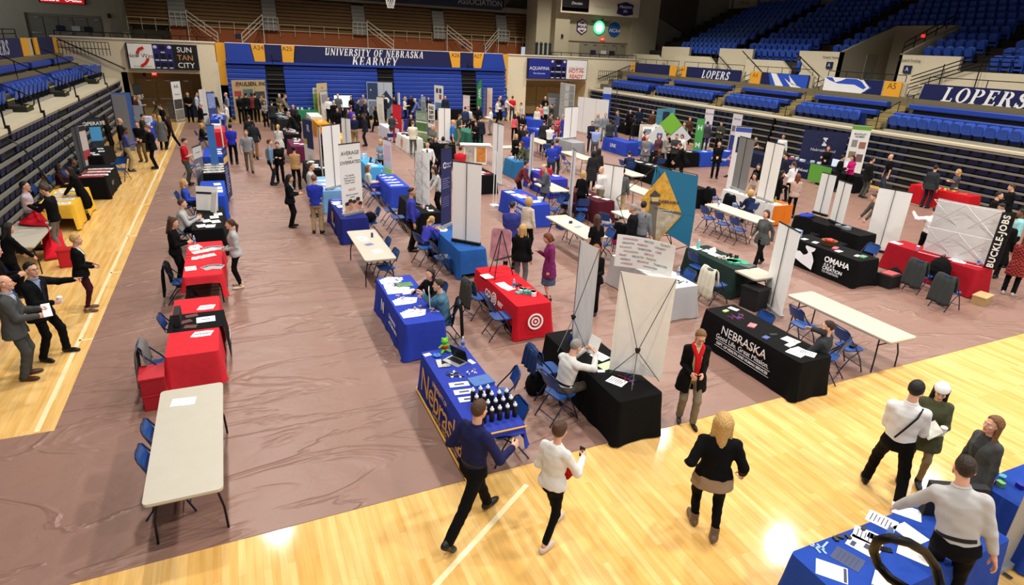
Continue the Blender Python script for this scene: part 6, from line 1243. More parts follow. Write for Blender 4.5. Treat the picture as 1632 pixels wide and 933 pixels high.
tablecloth('E6','black tablecloth with white leaflets right of the tall white banner',8.5,9.3,22.2,24.4,'#18181a');papers('E6','white leaflets beside the tall white banner',[(.5,.3,.1),(.4,.6,.3),(.6,.8,.2),(.3,.15,0)],w=.3);flat('folder','red folder on the black cloth right of the tall white banner','folder',on('E6',.6,.15),.3,.2,.2,mat('#b83a4a',.5),d=.03)
# --- right half
o=tablecloth('F1','black tablecloth with a white road emblem and capitals',14.3,15.1,9.9,12.2,'#151517',dict(ym=.68));Mf=lambda du,z:frame((14.215,11.05-du,z),(0,-1,0),(.08,0,1),(-1,0,.08))
words('OMAHA',.21,INK,o,Mf(.22,.53),bold=.025,align='LEFT');words('A K X E',.1,INK,o,Mf(.24,.39),bold=.02,align='LEFT');words('CREATION',.125,INK,o,Mf(.22,.29),bold=.02,align='LEFT');words('TO POSITION',.085,INK,o,Mf(.22,.19),align='LEFT')
put('road_emblem',MB().prism([(-.62,-.08),(-.5,.06),(-.35,.09),(-.2,.02),(-.1,.08),(-.08,.14),(-.2,.24),(-.2,.3),(.12,.3),(.1,.22),(.02,.16),(.1,.06),(.16,-.05),(.16,-.3),(-.2,-.22),(-.45,-.14)],0,.004),INK,o,Mf(-.25,.4))
t=thing('fruit_basket','wicker basket of red apples on the black road emblem cloth','basket',on('F1',.6,.58));put('basket',MB().lathe([(.14,0),(.2,.12),(.21,.13),(.185,.12),(.13,.01)],24).mesh('basket',50),mat('#8a5a2a',.7,0,'hair'),t)
for k in range(9):P=on('F1',.6,.58);a=k*2.4;tag(put('apple',MB().ball((0,0,0),.045,12).mesh('apple',True),mat('#b83a34',.35),None,TR(P.x+.1*math.sqrt(k/9)*math.cos(a),P.y+.1*math.sqrt(k/9)*math.sin(a),P.z+.13)),'red apple in the wicker basket','apple','apples in the wicker basket')
papers('F1','white cards on the black road emblem cloth',[(.3,.85,.1),(.35,.7,.3),(.3,.35,.1),(.5,.15,.3)],w=.2,h=.14);flat('box','pink box on the black road emblem cloth','box',on('F1',.4,.43),.25,.12,.4,mat('#b85a6a',.5),d=.04);flat('tray','green and white tray at the near end of the road emblem cloth','tray',on('F1',.55,.1),.22,.14,.2,mat('#6a9a7a',.5),d=.03)
box_of('bin','black open box with red papers on the floor by the road emblem table','box',(15.45,9.75,.008),(.5,.42,.34),'#141416',.1);flat('paper_pile','red and white papers in the black open box','paper',(15.45,9.75,.35),.4,.3,.1,mat('#b84a4a',.5,0,'print'),d=.02);chair(15.5,10.6,270,'blue folding chair behind the near end of the road emblem table')
tablecloth('G1','black tablecloth under the pair of tall white banners',16.5,17.25,11.6,14.05,'#161618');bag(on('G1',.3,.88),'royal blue folded bag on the black cloth by the pair of banners','royal',(.5,.3,.12));bits('G1','grey display tray on the black cloth by the pair of banners','tray',.5,.3,.2,.1,3,['#6a6e72','#8a8e92'],'tray',(.3,.2,.08));box_of('display_box','blue and silver printer like box on the black cloth','box',on('F1',.2,.97),(.3,.24,.2),'#8fa0b8')
for y,s in ((12.9,'farther'),(11.9,'nearer')):
 t=thing('office_chair','black padded office chair before the pair of banners, the '+s,'chair',(15.95,y,.006),-PI/2);put('seat',MB().prism(rrect(-.24,-.24,.24,.24,.08),.42,.5),cloth('#141416'),t);put('backrest',MB().prism(rrect(-.23,0,.23,.5,.12),-.03,.03,TR(0,-.24,.52,0,PI/2-.1)),cloth('#141416'),t);put('base',MB().tube([(0,0,.05),(0,0,.42)],.03,8).tube([(-.28,0,.04),(.28,0,.04)],.022,6).tube([(0,-.28,.04),(0,.28,.04)],.022,6),STEEL,t)
folding_table('F2','bare cream folding table left of the orange and white table',14.5,15.24,13.6,16.1)
for y,s in ((15.4,'farthest'),(14.7,'middle'),(14.0,'nearest')):chair(14.15,y,90,'dark folding chair under the bare table by the walking woman, the '+s)
bottle(on('F2',.4,.85),'clear bottle on the bare table by the walking woman');papers('F2','white paper at the far end of the bare table by the walking woman',[(.5,.75,.1)])
o=tablecloth('G2','white tablecloth with orange end panels',16.95,17.65,15.35,17.95,'#d8d6d2');tag(put('end_cloth',boxes((16.86,17.74,15.22,15.25,.05,.74)),cloth('#d8741f')),'orange cloth panel on the near end of the white table','cloth');tag(put('orange_strip',boxes((17.35,17.66,15.35,17.9,.751,.756)),cloth('#d8641f')),'orange strip lying along the white table','cloth');bottle(on('G2',.5,.12),'green bottle at the near end of the orange and white table',body=mat('#6aa83a',.3),lab=None)
chair(16.35,16.6,90,'black coat draped chair behind the orange and white table');coat(16.35,16.6,90,'black coat on the chair under the blonde woman in navy','black',.5);chair(16.4,17.7,90,'folding chair under the black and white coat');coat(16.4,17.7,90,'black and white coat at the far end of the orange and white table','black',.55)
tablecloth('G0','dark red tablecloth in front of the tall grey display',16.75,17.45,8.45,10.9,'#a01826');papers('G0','white paper at the ends of the dark red tablecloth',[(.3,.95,.1),(.4,.25,.4),(.5,.3,.1)]);bottle(on('G0',.75,.12),'clear bottle at the near end of the dark red tablecloth');cup(on('G0',.2,.68),'blue and white paper cup on the dark red tablecloth','#8a9ac0')
for x,y,s in ((15.85,9.2,'left'),(15.4,8.2,'right')):chair(x,y,90,'folding chair under the grey jacket before the dark red table, %s' % s);coat(x,y,90,'dark grey jacket over the %s chair before the dark red table' % s,'#3a3d3c',.72,.5)
bag((16.35,9.1,.3),'large black round equipment case between the two grey jackets','black',(.5,.42,.6));bag((16.0,10.0,.008),'black backpack on the floor left of the grey jackets','black',(.4,.3,.34));box_of('cardboard_box','open cardboard box on the floor before the dark red table','box',(16.7,8.1,.008),(.5,.3,.2),'#a8885c',.2,lid='#c0a070')
folding_table('F4','bare cream table behind the wide white banner',14.78,15.5,20.85,23.3);chair(14.45,21.6,90,'dark folding chair under the bare table behind the wide white banner');folding_table('F5','bare cream table in front of the two women with dark backs',14.7,15.44,24.75,27.2);chair(14.3,25.6,90,'dark folding chair under the bare table by the two dark backs')
tablecloth('G4','black tablecloth with papers where a man in navy sits',16.85,17.6,21.9,24.35,'#141416');papers('G4','white and yellow papers on the black cloth of the sitting man in navy',[(.4,.75,.1),(.5,.5,.3),(.6,.3,.1),(.3,.9,.2)]);chair(16.4,23.8,90,'dark folding chair under the sitting man in navy');folding_table('E8b','small bare table seen past the Nebraska display',13.2,13.9,17.6,19.6)
tablecloth('F3','black tablecloth right behind the teal display',15.6,16.4,18.1,20.5,'#131315');tablecloth('G6','silver grey tablecloth under the narrow tall white banner',16.8,17.6,29.6,31.8,'#8f9194',m=mat('#96989b',.4));folding_table('F6','bare white table behind the silver grey tablecloth',14.9,15.7,29.5,31.8);chair(14.9,28.9,30,'folding chair under the bare white table behind the silver cloth')
o=tablecloth('H5','blue tablecloth with white logo facing the aisle',22.3,24.75,25.55,26.3,'#2a48b0');side_text(o,'H5','ym','Kearney Hub',.22,INK,du=.3,z=.38,bold=.015);put('logo_block',boxes((22.95,23.15,25.47,25.475,.25,.52)),INK,o);tablecloth('H5b','black tablecloth left of the blue logo tablecloth',19.6,22.2,25.6,26.35,'#131316');papers('H5','white papers on the blue logo tablecloth',[(.2,.5,.1),(.5,.6,.2),(.8,.4,.1)]);papers('H5b','white papers on the black cloth left of the blue logo cloth',[(.3,.5,.1),(.6,.5,.2),(.85,.5,.4)])
tablecloth('I5','navy tablecloth beyond the tall grey banner',25.3,26.3,24.0,26.2,'#1a2038');o=tablecloth('I4','dark navy tablecloth with white lettering before the N backdrop',25.7,26.6,21.0,23.4,'#1a2140');side_text(o,'I4','xm','NebraskaLand',.2,INK,z=.42);bits('I4','red and white giveaway on the dark navy cloth','giveaway',.5,.6,.3,.35,9,['#b84a5a','#e8e8e8','#c8d0d8'],'giveaway',(.2,.14,.1))
tablecloth('I2','bright red tablecloth before the dark right stand',26.3,27.1,14.4,16.85,'#c01c26');bits('I2','yellow apple on the bright red tablecloth','apple',.5,.6,.3,.25,12,['#d8d06a','#c8c85a'],'apple',(.08,.08,.07));papers('I2','tan leaflet on the bright red tablecloth',[(.5,.2,.3)],m=mat('#a8885a',.5))
tablecloth('I3','black tablecloth with monitors beside the green topped banner',25.2,26.1,18.6,20.6,'#151517');tag(put('green_front',boxes((25.12,25.15,19.9,21.1,.1,.9)),mat('#5a9a3a',.5)),'green and white sign below the green topped banner','sign')
for y in (19.4,20.1):t=thing('monitor','computer monitor on the black table by the green topped banner','monitor',on('I3',.5,(y-18.6)/2),PI/2,'monitors by the green topped banner');put('screen',MB().box((0,0,.32),(.55,.03,.34)),mat('#c8d4e4',.3,emit=.5),t);put('stand',MB().box((0,0,.09),(.06,.05,.18)).box((0,0,.005),(.24,.18,.01)),STEEL,t)
o=tablecloth('H7','blue tablecloth with a round white logo near the white panels',20.0,20.85,29.2,31.6,'#2a3fa2');side_text(o,'H7','xm','UNK',.3,INK,z=.42);o=tablecloth('H8','blue tablecloth with a mountain logo by the gray suited man',21.2,22.1,28.3,30.6,'#2a56b0');side_text(o,'H8','xm','Buckles',.2,INK,z=.42)
tablecloth('H6','violet blue tablecloth by the coral vest',17.1,17.9,33.6,36.2,'#2c3fae');papers('H6','white papers on the violet blue cloth by the coral vest',[(.5,.4,.1),(.6,.7,.2)]);tablecloth('H9','blue tablecloth with white lettering before the pin board',19.3,20.2,39.6,42.2,'#2b45b0');tablecloth('H4','dark tablecloth at the far right doorway',20.8,22.2,43.5,44.3,'#26221f')
for k,y in enumerate((33.5,36.5)):tablecloth('J%d' % k,('dark tablecloth by the blue banner, nearer','dark tablecloth by the blue banner, farther')[k],25.6,26.4,y,y+2.4,'#15161a')
# --- front right corner of the view
tablecloth('Q0','blue tablecloth at the bottom right corner',4.78,7.22,2.44,3.2,'#2546a0',seed=3);P=[(.08,.55,.4,'white flyer with a purple band at the left end of the corner table'),(.6,.62,-.3,'white sheet before the man in the grey shirt'),(.4,.8,.2,'white brochure at the far edge of the corner table'),(.55,.95,.1,'orange and white brochure at the far edge of the corner table'),(.5,.35,.2,'large white sheet in the middle of the corner table'),(.24,.1,.2,'white notebook at the near edge of the corner table'),(.72,.95,.3,'white leaflet at the far right of the corner table')]
for u,v,r,l in P:flat('sheet_of_paper',l,'paper',on('Q0',u,v),.22,.29,r+.3,PAPER,marks=[(0,-.42,.9,.1)] if 'purple' in l else LINES if 'brochure' in l else (),d=.02 if 'notebook' in l else .003)
flat('flyer','dark blue printed flyer on the corner table','paper',on('Q0',.2,.62),.22,.28,.35,mat('#3a456a',.5),marks=[(0,.3-.15*i,.7,.05) for i in range(5)]);flat('flyer','white flyer with dark photos on the corner table','paper',on('Q0',.33,.7),.22,.3,.35,PAPER,marks=[(-.2,.3,.4,.15),(.1,-.1,.4,.2),(.2,-.35,.4,.1)])
bits('Q0','pale blue pen strip on the corner table','giveaway',.16,.88,.04,.06,4,['#9ab8e0'],'giveaway',(.14,.02,.01));bits('Q0','small dark card case on the corner table','case',.38,.9,.14,.06,4,['#17181c'],'card_case',(.07,.045,.02));flat('card','orange card on the corner table','card',on('Q0',.42,.78),.1,.1,.4,mat('#d8642a',.5));bottle(on('Q0',.5,.72),'small blue bottle on the corner table',body=mat('#7a9ad0',.2),lab=None,h=.12);flat('phone','black phone on the corner table','phone',on('Q0',.4,.55),.07,.14,.9,mat('#101114',.2),d=.01)
tablecloth('Q1','blue tablecloth at the right edge behind the grey-haired banner',7.9,10.3,2.44,3.2,'#2546a0',seed=5);bits('Q1','bright toy on the right edge table','toy',.12,.8,.08,.15,5,['#2a2fa8','#7ac06a','#5ab0c8','#b84a3a'],'toy',(.09,.07,.06));box_of('presentation_case','black upright presentation case behind the man in the grey shirt','case',(6.95,2.95,.752),(.62,.1,.42),'#15151a',-.5)
# ================================================================ banners, pop-up walls, posters
W8='#efece7';C6='#8f8a86'
def b(*a,**k):return banner(*a,**k)
b('grey banner with a hand photo standing in the left aisle',(317,308),(330,301),0,1.66,'#6a6674','front',[(0,.74,1,1,'#c9c8c4'),(.5,.02,.95,.5,mat('#8a8688',.5,0,'print'))],[('WHO\nKNEW?',.13,'#e4e2e0',.35,.55),('lorem',.05,'#6a6674',.5,.88)][:1]+[('First National',.07,'#5a5a66',.5,.87)],base=False)
b('dark navy banner of white lines leaning on the bright blue table',(364.8,323),(371,314),0,1.83,'#232a5c','front',[(.05,.72,.95,.84,'#d8b26a'),(.1,.9,.9,.96,'#3a4890')]+[(.1,.14+.055*i,.55+.1*(i % 3),.155+.055*i,'#a9aecb') for i in range(10)],base=False)
b('tall pale banner edge beside the red cloth, left aisle',(358,262),(362,256),0,1.95,W8,'back',base=False,w=.5);b('upright mid blue banner panel standing on the blue cloth',(328,199.7),(340.5,199),.75,1.55,'#3566a8','front',top=True,base=False)
b('white banner with faces and round lettering on the navy table',(546.6,345),(578.7,337.7),.75,2.03,'#e2dfdb','front',[(0,.02,1,.05,W8)],[('AVERAGE',.15,'#4a4e56',.5,.88,{'bold':.01}),('IS SO',.06,'#4a4e56',.5,.81),('OVERRATED',.13,'#4a4e56',.5,.745,{'bold':.01}),('The Buckle\nRetail Careers\nManagement\nTeam Leader',.07,'#6a6c70',.42,.5),('SALES',.1,'#b07a4a',.5,.34),('Search careers\nonline',.075,'#4a4e56',.5,.245)])
o=bpy.data.objects['rollup_banner.004'];t0=o
for i,(x,z,c) in enumerate(((-.2,.27,'#c89a80'),(-.08,.34,'#b8866a'),(.06,.3,'#d0a088'),(.2,.36,'#c48e74'),(.28,.22,'#b88a74'))):
 put('face_photo',MB().ball((x,-.006,z),(.075,.004,.1),14).ball((x,-.006,z-.16),(.11,.003,.09),12),mat(c,.6),o);put('hair_photo',MB().ball((x,-.009,z+.06),(.08,.003,.06),12),mat('#3a2a22',.6),o)
b('tall white banner back on the pale blue table',(519,200),(535,198),.75,2.1,'#3a7ab0','back',top=True,back='#efece7',w=.85)
b('tall white banner back behind the faces banner',(543.7,187),(557.7,189),0,2.5,W8,'back',top=True)
b('navy and white banner with a wavy emblem and a gold corner',(481,187),(497,191),0,2.3,'#e3e1dc','front',[(0,.62,1,1,'#26305a'),(0,.52,.35,.62,'#b8b04a'),(.35,.45,1,.62,'#26305a')],[('R',.42,'#eceaf0',.55,.83),('Ross\nIndustries',.1,'#8a8a90',.6,.28)],top=True,base=False)
b('thin pale banner pole beside the orange table',(505.5,200),(509.5,202),0,2.4,W8,'back',top=True,base=False)
b('tall white retractable banner on the mid blue table, black base',(721,384),(764.8,392),.75,2.06,'#f2efea','back',base=2);b('dark navy banner with a round emblem on the mid blue table',(703,365),(719,358),.75,2.15,'#262a56','front',[(.1,.5+.03*i,.8-.15*(i % 2),.512+.03*i,'#6a6f9a') for i in range(5)]+[(.1,.25+.03*i,.75,.26+.03*i,'#5a5f8a') for i in range(5)],[('C',.22,'#e8e8f0',.3,.8,{'bold':.02}),('College of\nBusiness',.08,'#c8c8d8',.65,.8)],base=2)
def truss(label,l,r,z0,h,col=W8,nx=2,nz=3,top=False,hub=None,side=None,d=.32):
 zz=z0+h if top else z0;A,B=at(*l,zz),at(*r,zz);A.z=B.z=z0;v=B-A;W=v.length;v.normalize();t=thing('popup_display',label,'display',M=frame((A+B)/2,v,(-v.y,v.x,0)))
 f=lambda u,w_,o=0:((u-.5)*W,d+o-.1*(1-(2*u-1)**2),h*w_);m=MB().grid(lambda u,w_:f(u,w_),10,4);k=len(m.v);m.grid(lambda u,w_:f(u,w_,.01),10,4);put('fabric',m,paint(col),t)
 q=MB();bar=mat(hub or '#b9bbbd',.4,.5)
 for i in range(nx):
  for j in range(nz):
   x0,x1=(i/nx-.5)*W,((i+1)/nx-.5)*W;z0_,z1_=h*j/nz,h*(j+1)/nz
   q.tube([(x0,d-.05,z0_),(x1,0,z1_)],.009,5).tube([(x1,d-.05,z0_),(x0,0,z1_)],.009,5)
 for j in range(nz+1):q.tube([(-W/2,.0,h*j/nz),(W/2,.0,h*j/nz)],.007,5)
 put('lattice',q,bar,t)
 if side:
  s=put('side_panel',MB().grid(lambda u,w_:(W/2+.02+.28*u,.02+.2*u*(1-u),h*w_),6,2),mat(side[0],.6),t);s.modifiers.new('t','SOLIDIFY').thickness=.01
  words(side[1],side[2],WHITE,s,frame((W/2+.16,-.03,h*.5),(0,0,1),(-1,0,0)),bold=.03,space=1.15)
 return t,W
truss('white pop-up display back with crossed rods on the black table',(652,325),(674,330),.75,1.62,'#e2e1de')
b('wide white banner back right of the men at the food counter',(780,192.5),(810,201.7),0,2.5,'#e9e8e6','back',top=True,w=1.05);t=thing('light_stand','white thin twin pole stand in the aisle by the royal blue table','stand',at(788,330));put('pole',MB().tube([(-.06,0,.05),(-.04,0,2.0)],.014,6).tube([(.06,0,.05),(.04,0,2.0),(-.04,0,2.0)],.014,6),WHITE,t);put('base',MB().box((0,0,.04),(.26,.3,.08)),WHITE,t)
b('tall white banner back in the far middle near the green cloth',(699,171.5),(718,172.5),0,2.4,W8,'back',top=True);b('tall white banner back by the maroon cloth',(955,345),(985,352),0,1.87,'#efece8','back',base=2);b('thin white banner edge by the short bare table',(912.5,236),(919,241),0,2.4,'#d8d6d2','back',top=True,base=False);b('thin mottled banner edge by the small teal table',(845.6,214),(852,210),0,2.3,'#c9c7c2','back',top=True,base=False)
b('narrow tall white banner standing on the silver grey cloth',(901,171),(922,170),.75,1.75,'#f0eeea','back',top=True);b('tall grey banner back on the orange and white table',(1163.7,299),(1189,309),.75,1.97,'#7d7b78','back',back='#7d7b78',w=.95);b('tall cream white banner back on the orange and white table',(1205,315),(1231.5,325),.75,2.03,'#f4f0e8','back',w=.92)
b('left one of the pair of white banners on the black cloth',(1310.6,274.8),(1333.7,280),.75,1.36,'#e9e7e3','back',top=True,base=2);b('right one of the pair of white banners on the black cloth',(1337.6,287),(1358.8,294),.75,1.32,'#e9e7e3','back',top=True,base=2);b('large white banner back on the floor behind the road emblem table',(1405,299),(1451.5,307),0,1.97,'#f0eeea','back',top=True,base=2,w=.92);b('tall white banner back on the floor left of the bare right table',(1214.5,483),(1245,508),0,2.03,'#efeeec','back')
def xbanner(label,l,r,z0,h,col,w=None,rot=0):
 A,B=at(*l,z0),at(*r,z0);v=B-A;W=w or v.length;v.normalize();C=(A+B)/2
 t=thing('x_banner',label,'banner',M=frame(C,v,(-v.y,v.x,0)))
 f=lambda u,q,o=0:((u-.5)*W,.03+o+.03*math.cos((u-.5)*3)*math.sin(q*3)+.01*math.sin(u*20)*q*(1-q),.05+(h-.05)*q+.015*(2*u-1)**2*(q > .5))
 m=MB().grid(lambda u,q:f(u,q),14,12);k=len(m.v);m.grid(lambda u,q:f(u,q,.004),14,12);put('fabric',m.mesh('fabric',True),paint(col,.7),t)
 H=(0,-.16,h*.32)
 for x in (-1,1):put('support_rod',MB().tube([H,(x*W*.49,.03,h)],.006,6),mat('#4a4a4c',.4,.4),t);put('leg',MB().tube([H,(x*W*.46,.02,.005)],.0085,6),CHROME,t)
 put('leg',MB().tube([H,(0,-.42,.005)],.0085,6),CHROME,t);put('hub',MB().ball(H,.035,10).box((0,-.16,h*.32+.03),(.08,.05,.03)),BLACK,t)
xbanner('white X-frame banner seen from behind on the near end of the black table',(975,596),(1048,609),.75,1.7,'#f4f0e8',.82);xbanner('white X-frame banner seen almost edge-on on the black table',(913,548),(931,562),.75,1.85,'#e6e5e4',.55)
# the teal pop-up with the lighthouse picture
R0=Vector((11.35,13.1,0));v=Vector((.88,-.48,0)).normalized();n=Vector((-v.y,v.x,0));N2=v.cross(Vector((0,0,1)))
def onp(px,py,off=0.):
 d=CR*((px-816)/F)-CU*((py-466.5)/F)+CF;O=Vector((0,0,CAMH));t=(R0-O).dot(n)/d.dot(n);p=O+d*t-R0;return (p.dot(v),p.z)
t=thing('popup_display','teal pop-up display with a golden lighthouse picture and NEBRASKA lettering','display',M=frame(R0,v,n));
def sheet(nm,pts,m,y,par=t):return put(nm,MB().add(*quad([(onp(*p)[0],y,onp(*p)[1]) for p in pts],.006,(0,1,0))),m,par)
TEAL=mat('#20688a',.5)
sheet('teal_panel',[(1047,267),(1113,281),(1107,345),(1087,342)],TEAL,.0);sheet('teal_panel',[(1087,342),(1107,345),(1099,394),(1056,369)],TEAL,.004);sheet('teal_panel',[(1048,264),(1046,296),(1060,274)],TEAL,.05);sheet('teal_panel',[(1046,265),(1047,290),(1036,305)],TEAL,.06)
pic=sheet('picture',[(1059.5,273),(1087,342),(1045,388),(1021,318)],mat('#d99a3a',.5,0,'print'),-.02)
sheet('tower',[(1037,318),(1049,314),(1043,388),(1031,355)],mat('#6f655a',.6),-.03,pic);sheet('tower_roof',[(1035,311),(1044,303),(1053,311),(1050,314),(1037,314)],mat('#4a4038',.6),-.036,pic);sheet('lantern',[(1038,314),(1050,314),(1049,321),(1039,321)],mat('#c8b080',.6),-.038,pic);sheet('gallery',[(1035,320),(1053,323),(1052,327),(1036,324)],mat('#4a4038',.6),-.04,pic)
sheet('stone_wall',[(1046,330),(1086,340),(1060,366),(1045,387)],mat('#b0a48e',.6,0,'print'),-.028,pic);sheet('ledge',[(1042,329),(1087,339),(1086,343),(1042,333)],mat('#5a5650',.6),-.034,pic)
x0,z0=onp(1066,322);x1,z1=onp(1064,334);words('NEBRASKA',.115,mat('#232a4a',.5),pic,frame((x0,-.05,z0),(1,0,-.08),(0,0,1)),bold=.02);words('Department of\nCorrections',.075,mat('#e8e4dc',.5),pic,frame((x1-.05,-.05,z1-.05),(1,0,-.08),(0,0,1)))
q=MB();hubs=[(1048,266),(1113,280),(1107,345),(1087,342),(1099,394),(1060,370),(1024,384),(921+62,318),(1010,395),(1075,400),(1040,404)]
X=[(onp(*p)[0],.12,max(.02,onp(*p)[1])) for p in hubs]
for i,j in ((0,1),(1,2),(2,4),(0,3),(3,4),(1,3),(2,5),(5,6),(6,8),(5,9),(4,9),(5,10),(0,7),(7,8),(3,5),(6,10),(6,9)):q.tube([X[i],X[j]],.011,5)
for i in (0,3,5,7):q.tube([X[i],(X[i][0]+.15,.45,X[i][2]*.9)],.01,5)
for i in (4,8,9,10):q.tube([X[i],(X[i][0],.12,0)],.011,5)
put('lattice',q,BLACK,t)
# grey display with the black lettered side
t,W=truss('large grey pop-up display back with black lettered side panel',(1489,318),(1596,338),.75,1.46,'#cfcdcd',2,2,top=True,hub='#d8d8d8',side=('#141416','BUCKLE-JOBS',.2))
b('green topped white banner with building photos by the monitors',(1360,198.5),(1390.6,201),0,2.3,'#e4e4e0','front',[(0,.93,1,1,'#6aa03a'),(.15,.62,.45,.75,C6),(.55,.6,.9,.72,'#9a6a5a'),(.12,.42,.5,.54,'#8a7a5a'),(.55,.36,.9,.5,'#7a5a5a')],[('BUCKLEY\nHOMES',.12,'#2a3038',.5,.83,{'bold':.02})],top=True)
def wall_display(label,l,r,z0,h,col,art=(),texts=(),n=3):
 A,B=at(*l,z0+h),at(*r,z0+h);h=near(A,B,z0,z0+h);v=(B-A);W=v.length;v.normalize();C=(A+B)/2;t=thing('backdrop',label,'display',M=frame(C,v,(-v.y,v.x,0)))
 for i in range(n):put('panel',MB().box(((i+.5)/n*W-W/2,.02*((i % 2)),h/2),(W/n-.01,.03,h-.02)),mat(col,.7),t)
 for x0,y0,x1,y1,c in art:put('print',MB().box(((x0+x1-1)*W/2,-.022,h*(y0+y1)/2),((x1-x0)*W,.004,h*(y1-y0))),mat(c,.6) if isinstance(c,str) else c,t)
 for s_,sz,c,fx,fz,*k in texts:words(s_,sz,mat(c,.6),t,frame(((fx-.5)*W,-.028,h*fz),(1,0,0),(0,0,1)),**(k[0] if k else {}))
 put('foot',MB().box((-W*.4,0,.01),(.06,.4,.02)).box((W*.4,0,.01),(.06,.4,.02)),BLACK,t)
 return t
wall_display('navy backdrop with a white N emblem before the right stand',(1283,206),(1354,213),0,2.1,'#1c2246',[(.46,.68,.56,.86,'#dcdce4')],[('N',.3,'#1c2246',.51,.77,{'bold':.03}),('NebraskaLand',.2,'#cfd0da',.51,.58)]);wall_display('white wall of tall panels by the far right doorway',(922,154),(971,160),0,2.4,'#d9d7d3',n=5);wall_display('pin board covered in grey photos by the far right doorway',(894,131),(917,135),0,3.0,'#b9bcba',[(.05+.32*(i % 3),.03+.19*(i//3),.32+.32*(i % 3),.2+.19*(i//3),mat(('#a8aeac','#c8cac8','#8a908e')[i % 3],.6,0,'print')) for i in range(15)]);wall_display('dark grey text panel left of the pin board',(873,148),(893,150),0,2.0,'#5a5c60',[(.1,.8-.06*i,.7-.1*(i % 2),.82-.06*i,'#c8c8cc') for i in range(6)],n=1)
wall_display('beige backdrop with machine photos before the far left bleachers',(368,127.5),(422,127),0,2.2,'#b09a70',[(.05,.62,.25,.74,'#a03a34'),(.3,.6,.6,.78,mat('#5a6a6a',.5,0,'print')),(.66,.55,.95,.72,'#3a4044'),(.06,.36,.28,.56,'#2f3438'),(.34,.3,.9,.5,mat('#6a6a60',.5,0,'print'))],[('PAULSEN, INC',.34,'#2a2622',.58,.9,{'bold':.02,'shear':.1}),('@',.34,'#b84a54',.16,.9)])
wall_display('light panels with a diamond logo before the far centre bleachers',(584,130.5),(625,131.5),0,2.1,'#aab4be',[(.02,.55,.42,.98,'#2a3a5a'),(.05,.05,.95,.5,mat('#6a7a90',.5,0,'print'))],[('a',.25,'#e8e8e8',.15,.8)]);o=bpy.data.objects['backdrop.005'];put('diamond',MB().prism([(-.55,0),(0,-.75),(.55,0),(0,.75)],0,.01),mat('#1f2c4a',.6),o,frame((.45,-.03,1.35),(1,0,0),(0,0,1)));put('emblem',MB().prism(circ(0,0,.22),0,.01),WHITE,o,frame((.45,-.045,1.4),(1,0,0),(0,0,1)))
wall_display('shelf wall of green landscape photos in the far middle',(663,175.6),(681,178),0,2.1,'#6a7a5a',[(0,.02+.25*i,1,.2+.25*i,mat(('#5a7a3a','#7a8a5a','#4a6a3a','#8a9a8a')[i],.5,0,'print')) for i in range(4)]+[(0,.21+.25*i,1,.24+.25*i,'#d8dad8') for i in range(3)],n=1)
b('white banner of bold dark words beside the green landscape wall',(682,164),(693,166),0,2.1,'#d8d8d4','front',[(0,0,1,.3,'#5a6a6a')],[('RAD\nDIFF\nBEST\nMOST',.27,'#23262a',.5,.68,{'bold':.04})],top=True);b('bright red banner in the far middle',(625,165.5),(639.5,168),0,2.1,'#cc2330','front',[],[('You\nbelong.',.15,'#ececec',.4,.55)],top=True);b('white board with a blue round logo in the far middle',(692,135),(706.5,136.5),0,2.2,'#dcdcd8','front',[(.2,.78,.45,.92,'#5a4038'),(.55,.78,.8,.92,'#2a4a5a'),(.55,.6,.8,.74,'#9a4a3a'),(.1,.25,.9,.5,'#6a86b0')],[('O',.4,'#2a4a8a',.5,.42)],top=True)
b('narrow white banner before the navy diamond display',(600,154),(611,155),0,2.1,'#d8d4c8','front',[(.2,.3,.8,.8,'#c8c4b8')],[],top=True);b('slim white banner edge right of the navy diamond display',(634,147),(637,147.5),0,2.1,'#e8e8e6','back',top=True,base=False,w=.3);b('small grey blue banner behind the pale blouse group',(671,153),(678,153.5),0,1.9,'#8a98a4','front',[(.1,.2,.9,.8,mat('#6a7a88',.5,0,'print'))],[],top=True)
b('tall beige banner behind the green and white banner',(504,132.5),(520.5,131.5),0,2.3,'#c9b48a','front',[(.1,.05,.9,.4,'#d8d0c0')],[('JBS',.2,'#b07a6a',.5,.88)],top=True);b('green and white banner by the green tablecloth',(498,139.5),(509.5,139),0,2.0,'#8fb84a','front',[(0,.82,1,1,'#dfe4d8'),(0,0,1,.2,'#d8dcd0')],[('PURIS',.16,'#3a4a5a',.5,.9),('GROW',.14,'#e8f0d8',.5,.55)],top=True);b('white banner with grey photos beside the beige banner',(510,146),(521,144.5),0,2.0,'#d2d0cc','front',[(.1,.6,.9,.9,mat('#9a9a98',.5,0,'print')),(.1,.2,.9,.5,'#dcd8d4')],[],top=True)
b('pink white banner right of the green feather flag',(776.5,139.5),(785,140),0,2.3,'#dcc4b4','front',[(.1,.2,.9,.8,'#d8b8a8')],[],top=True);b('slim grey banner beside the pink white one',(771,138.5),(774.5,139),0,2.4,'#8a90a0','back',top=True,base=False,w=.3);b('grey and white banner below the feather flag',(738,151),(749,152),0,2.1,'#c4bcb8','front',[(.1,.5,.9,.9,'#d8c8c4')],[],top=True)
t=thing('feather_flag','green curved feather flag before the rightmost blue bleachers','flag',(17.6,46.6,0));put('pole',MB().tube([(0,0,0),(0,0,2.6),(.1,0,2.9),(.35,0,3.1)],.02,6),STEEL,t)
put('flag',MB().prism([(.02,.9),(.02,2.5),(.12,2.85),(.38,3.08),(.42,1.0)],-.005,.005,frame((0,0,0),(1,0,0),(0,0,1))),mat('#2a7a3a',.6),t);words('JARRL',.3,WHITE,t,frame((.24,-.012,2.0),(0,0,1),(-1,0,0)));put('base',MB().box((0,0,.03),(.5,.5,.06)),STEEL,t)
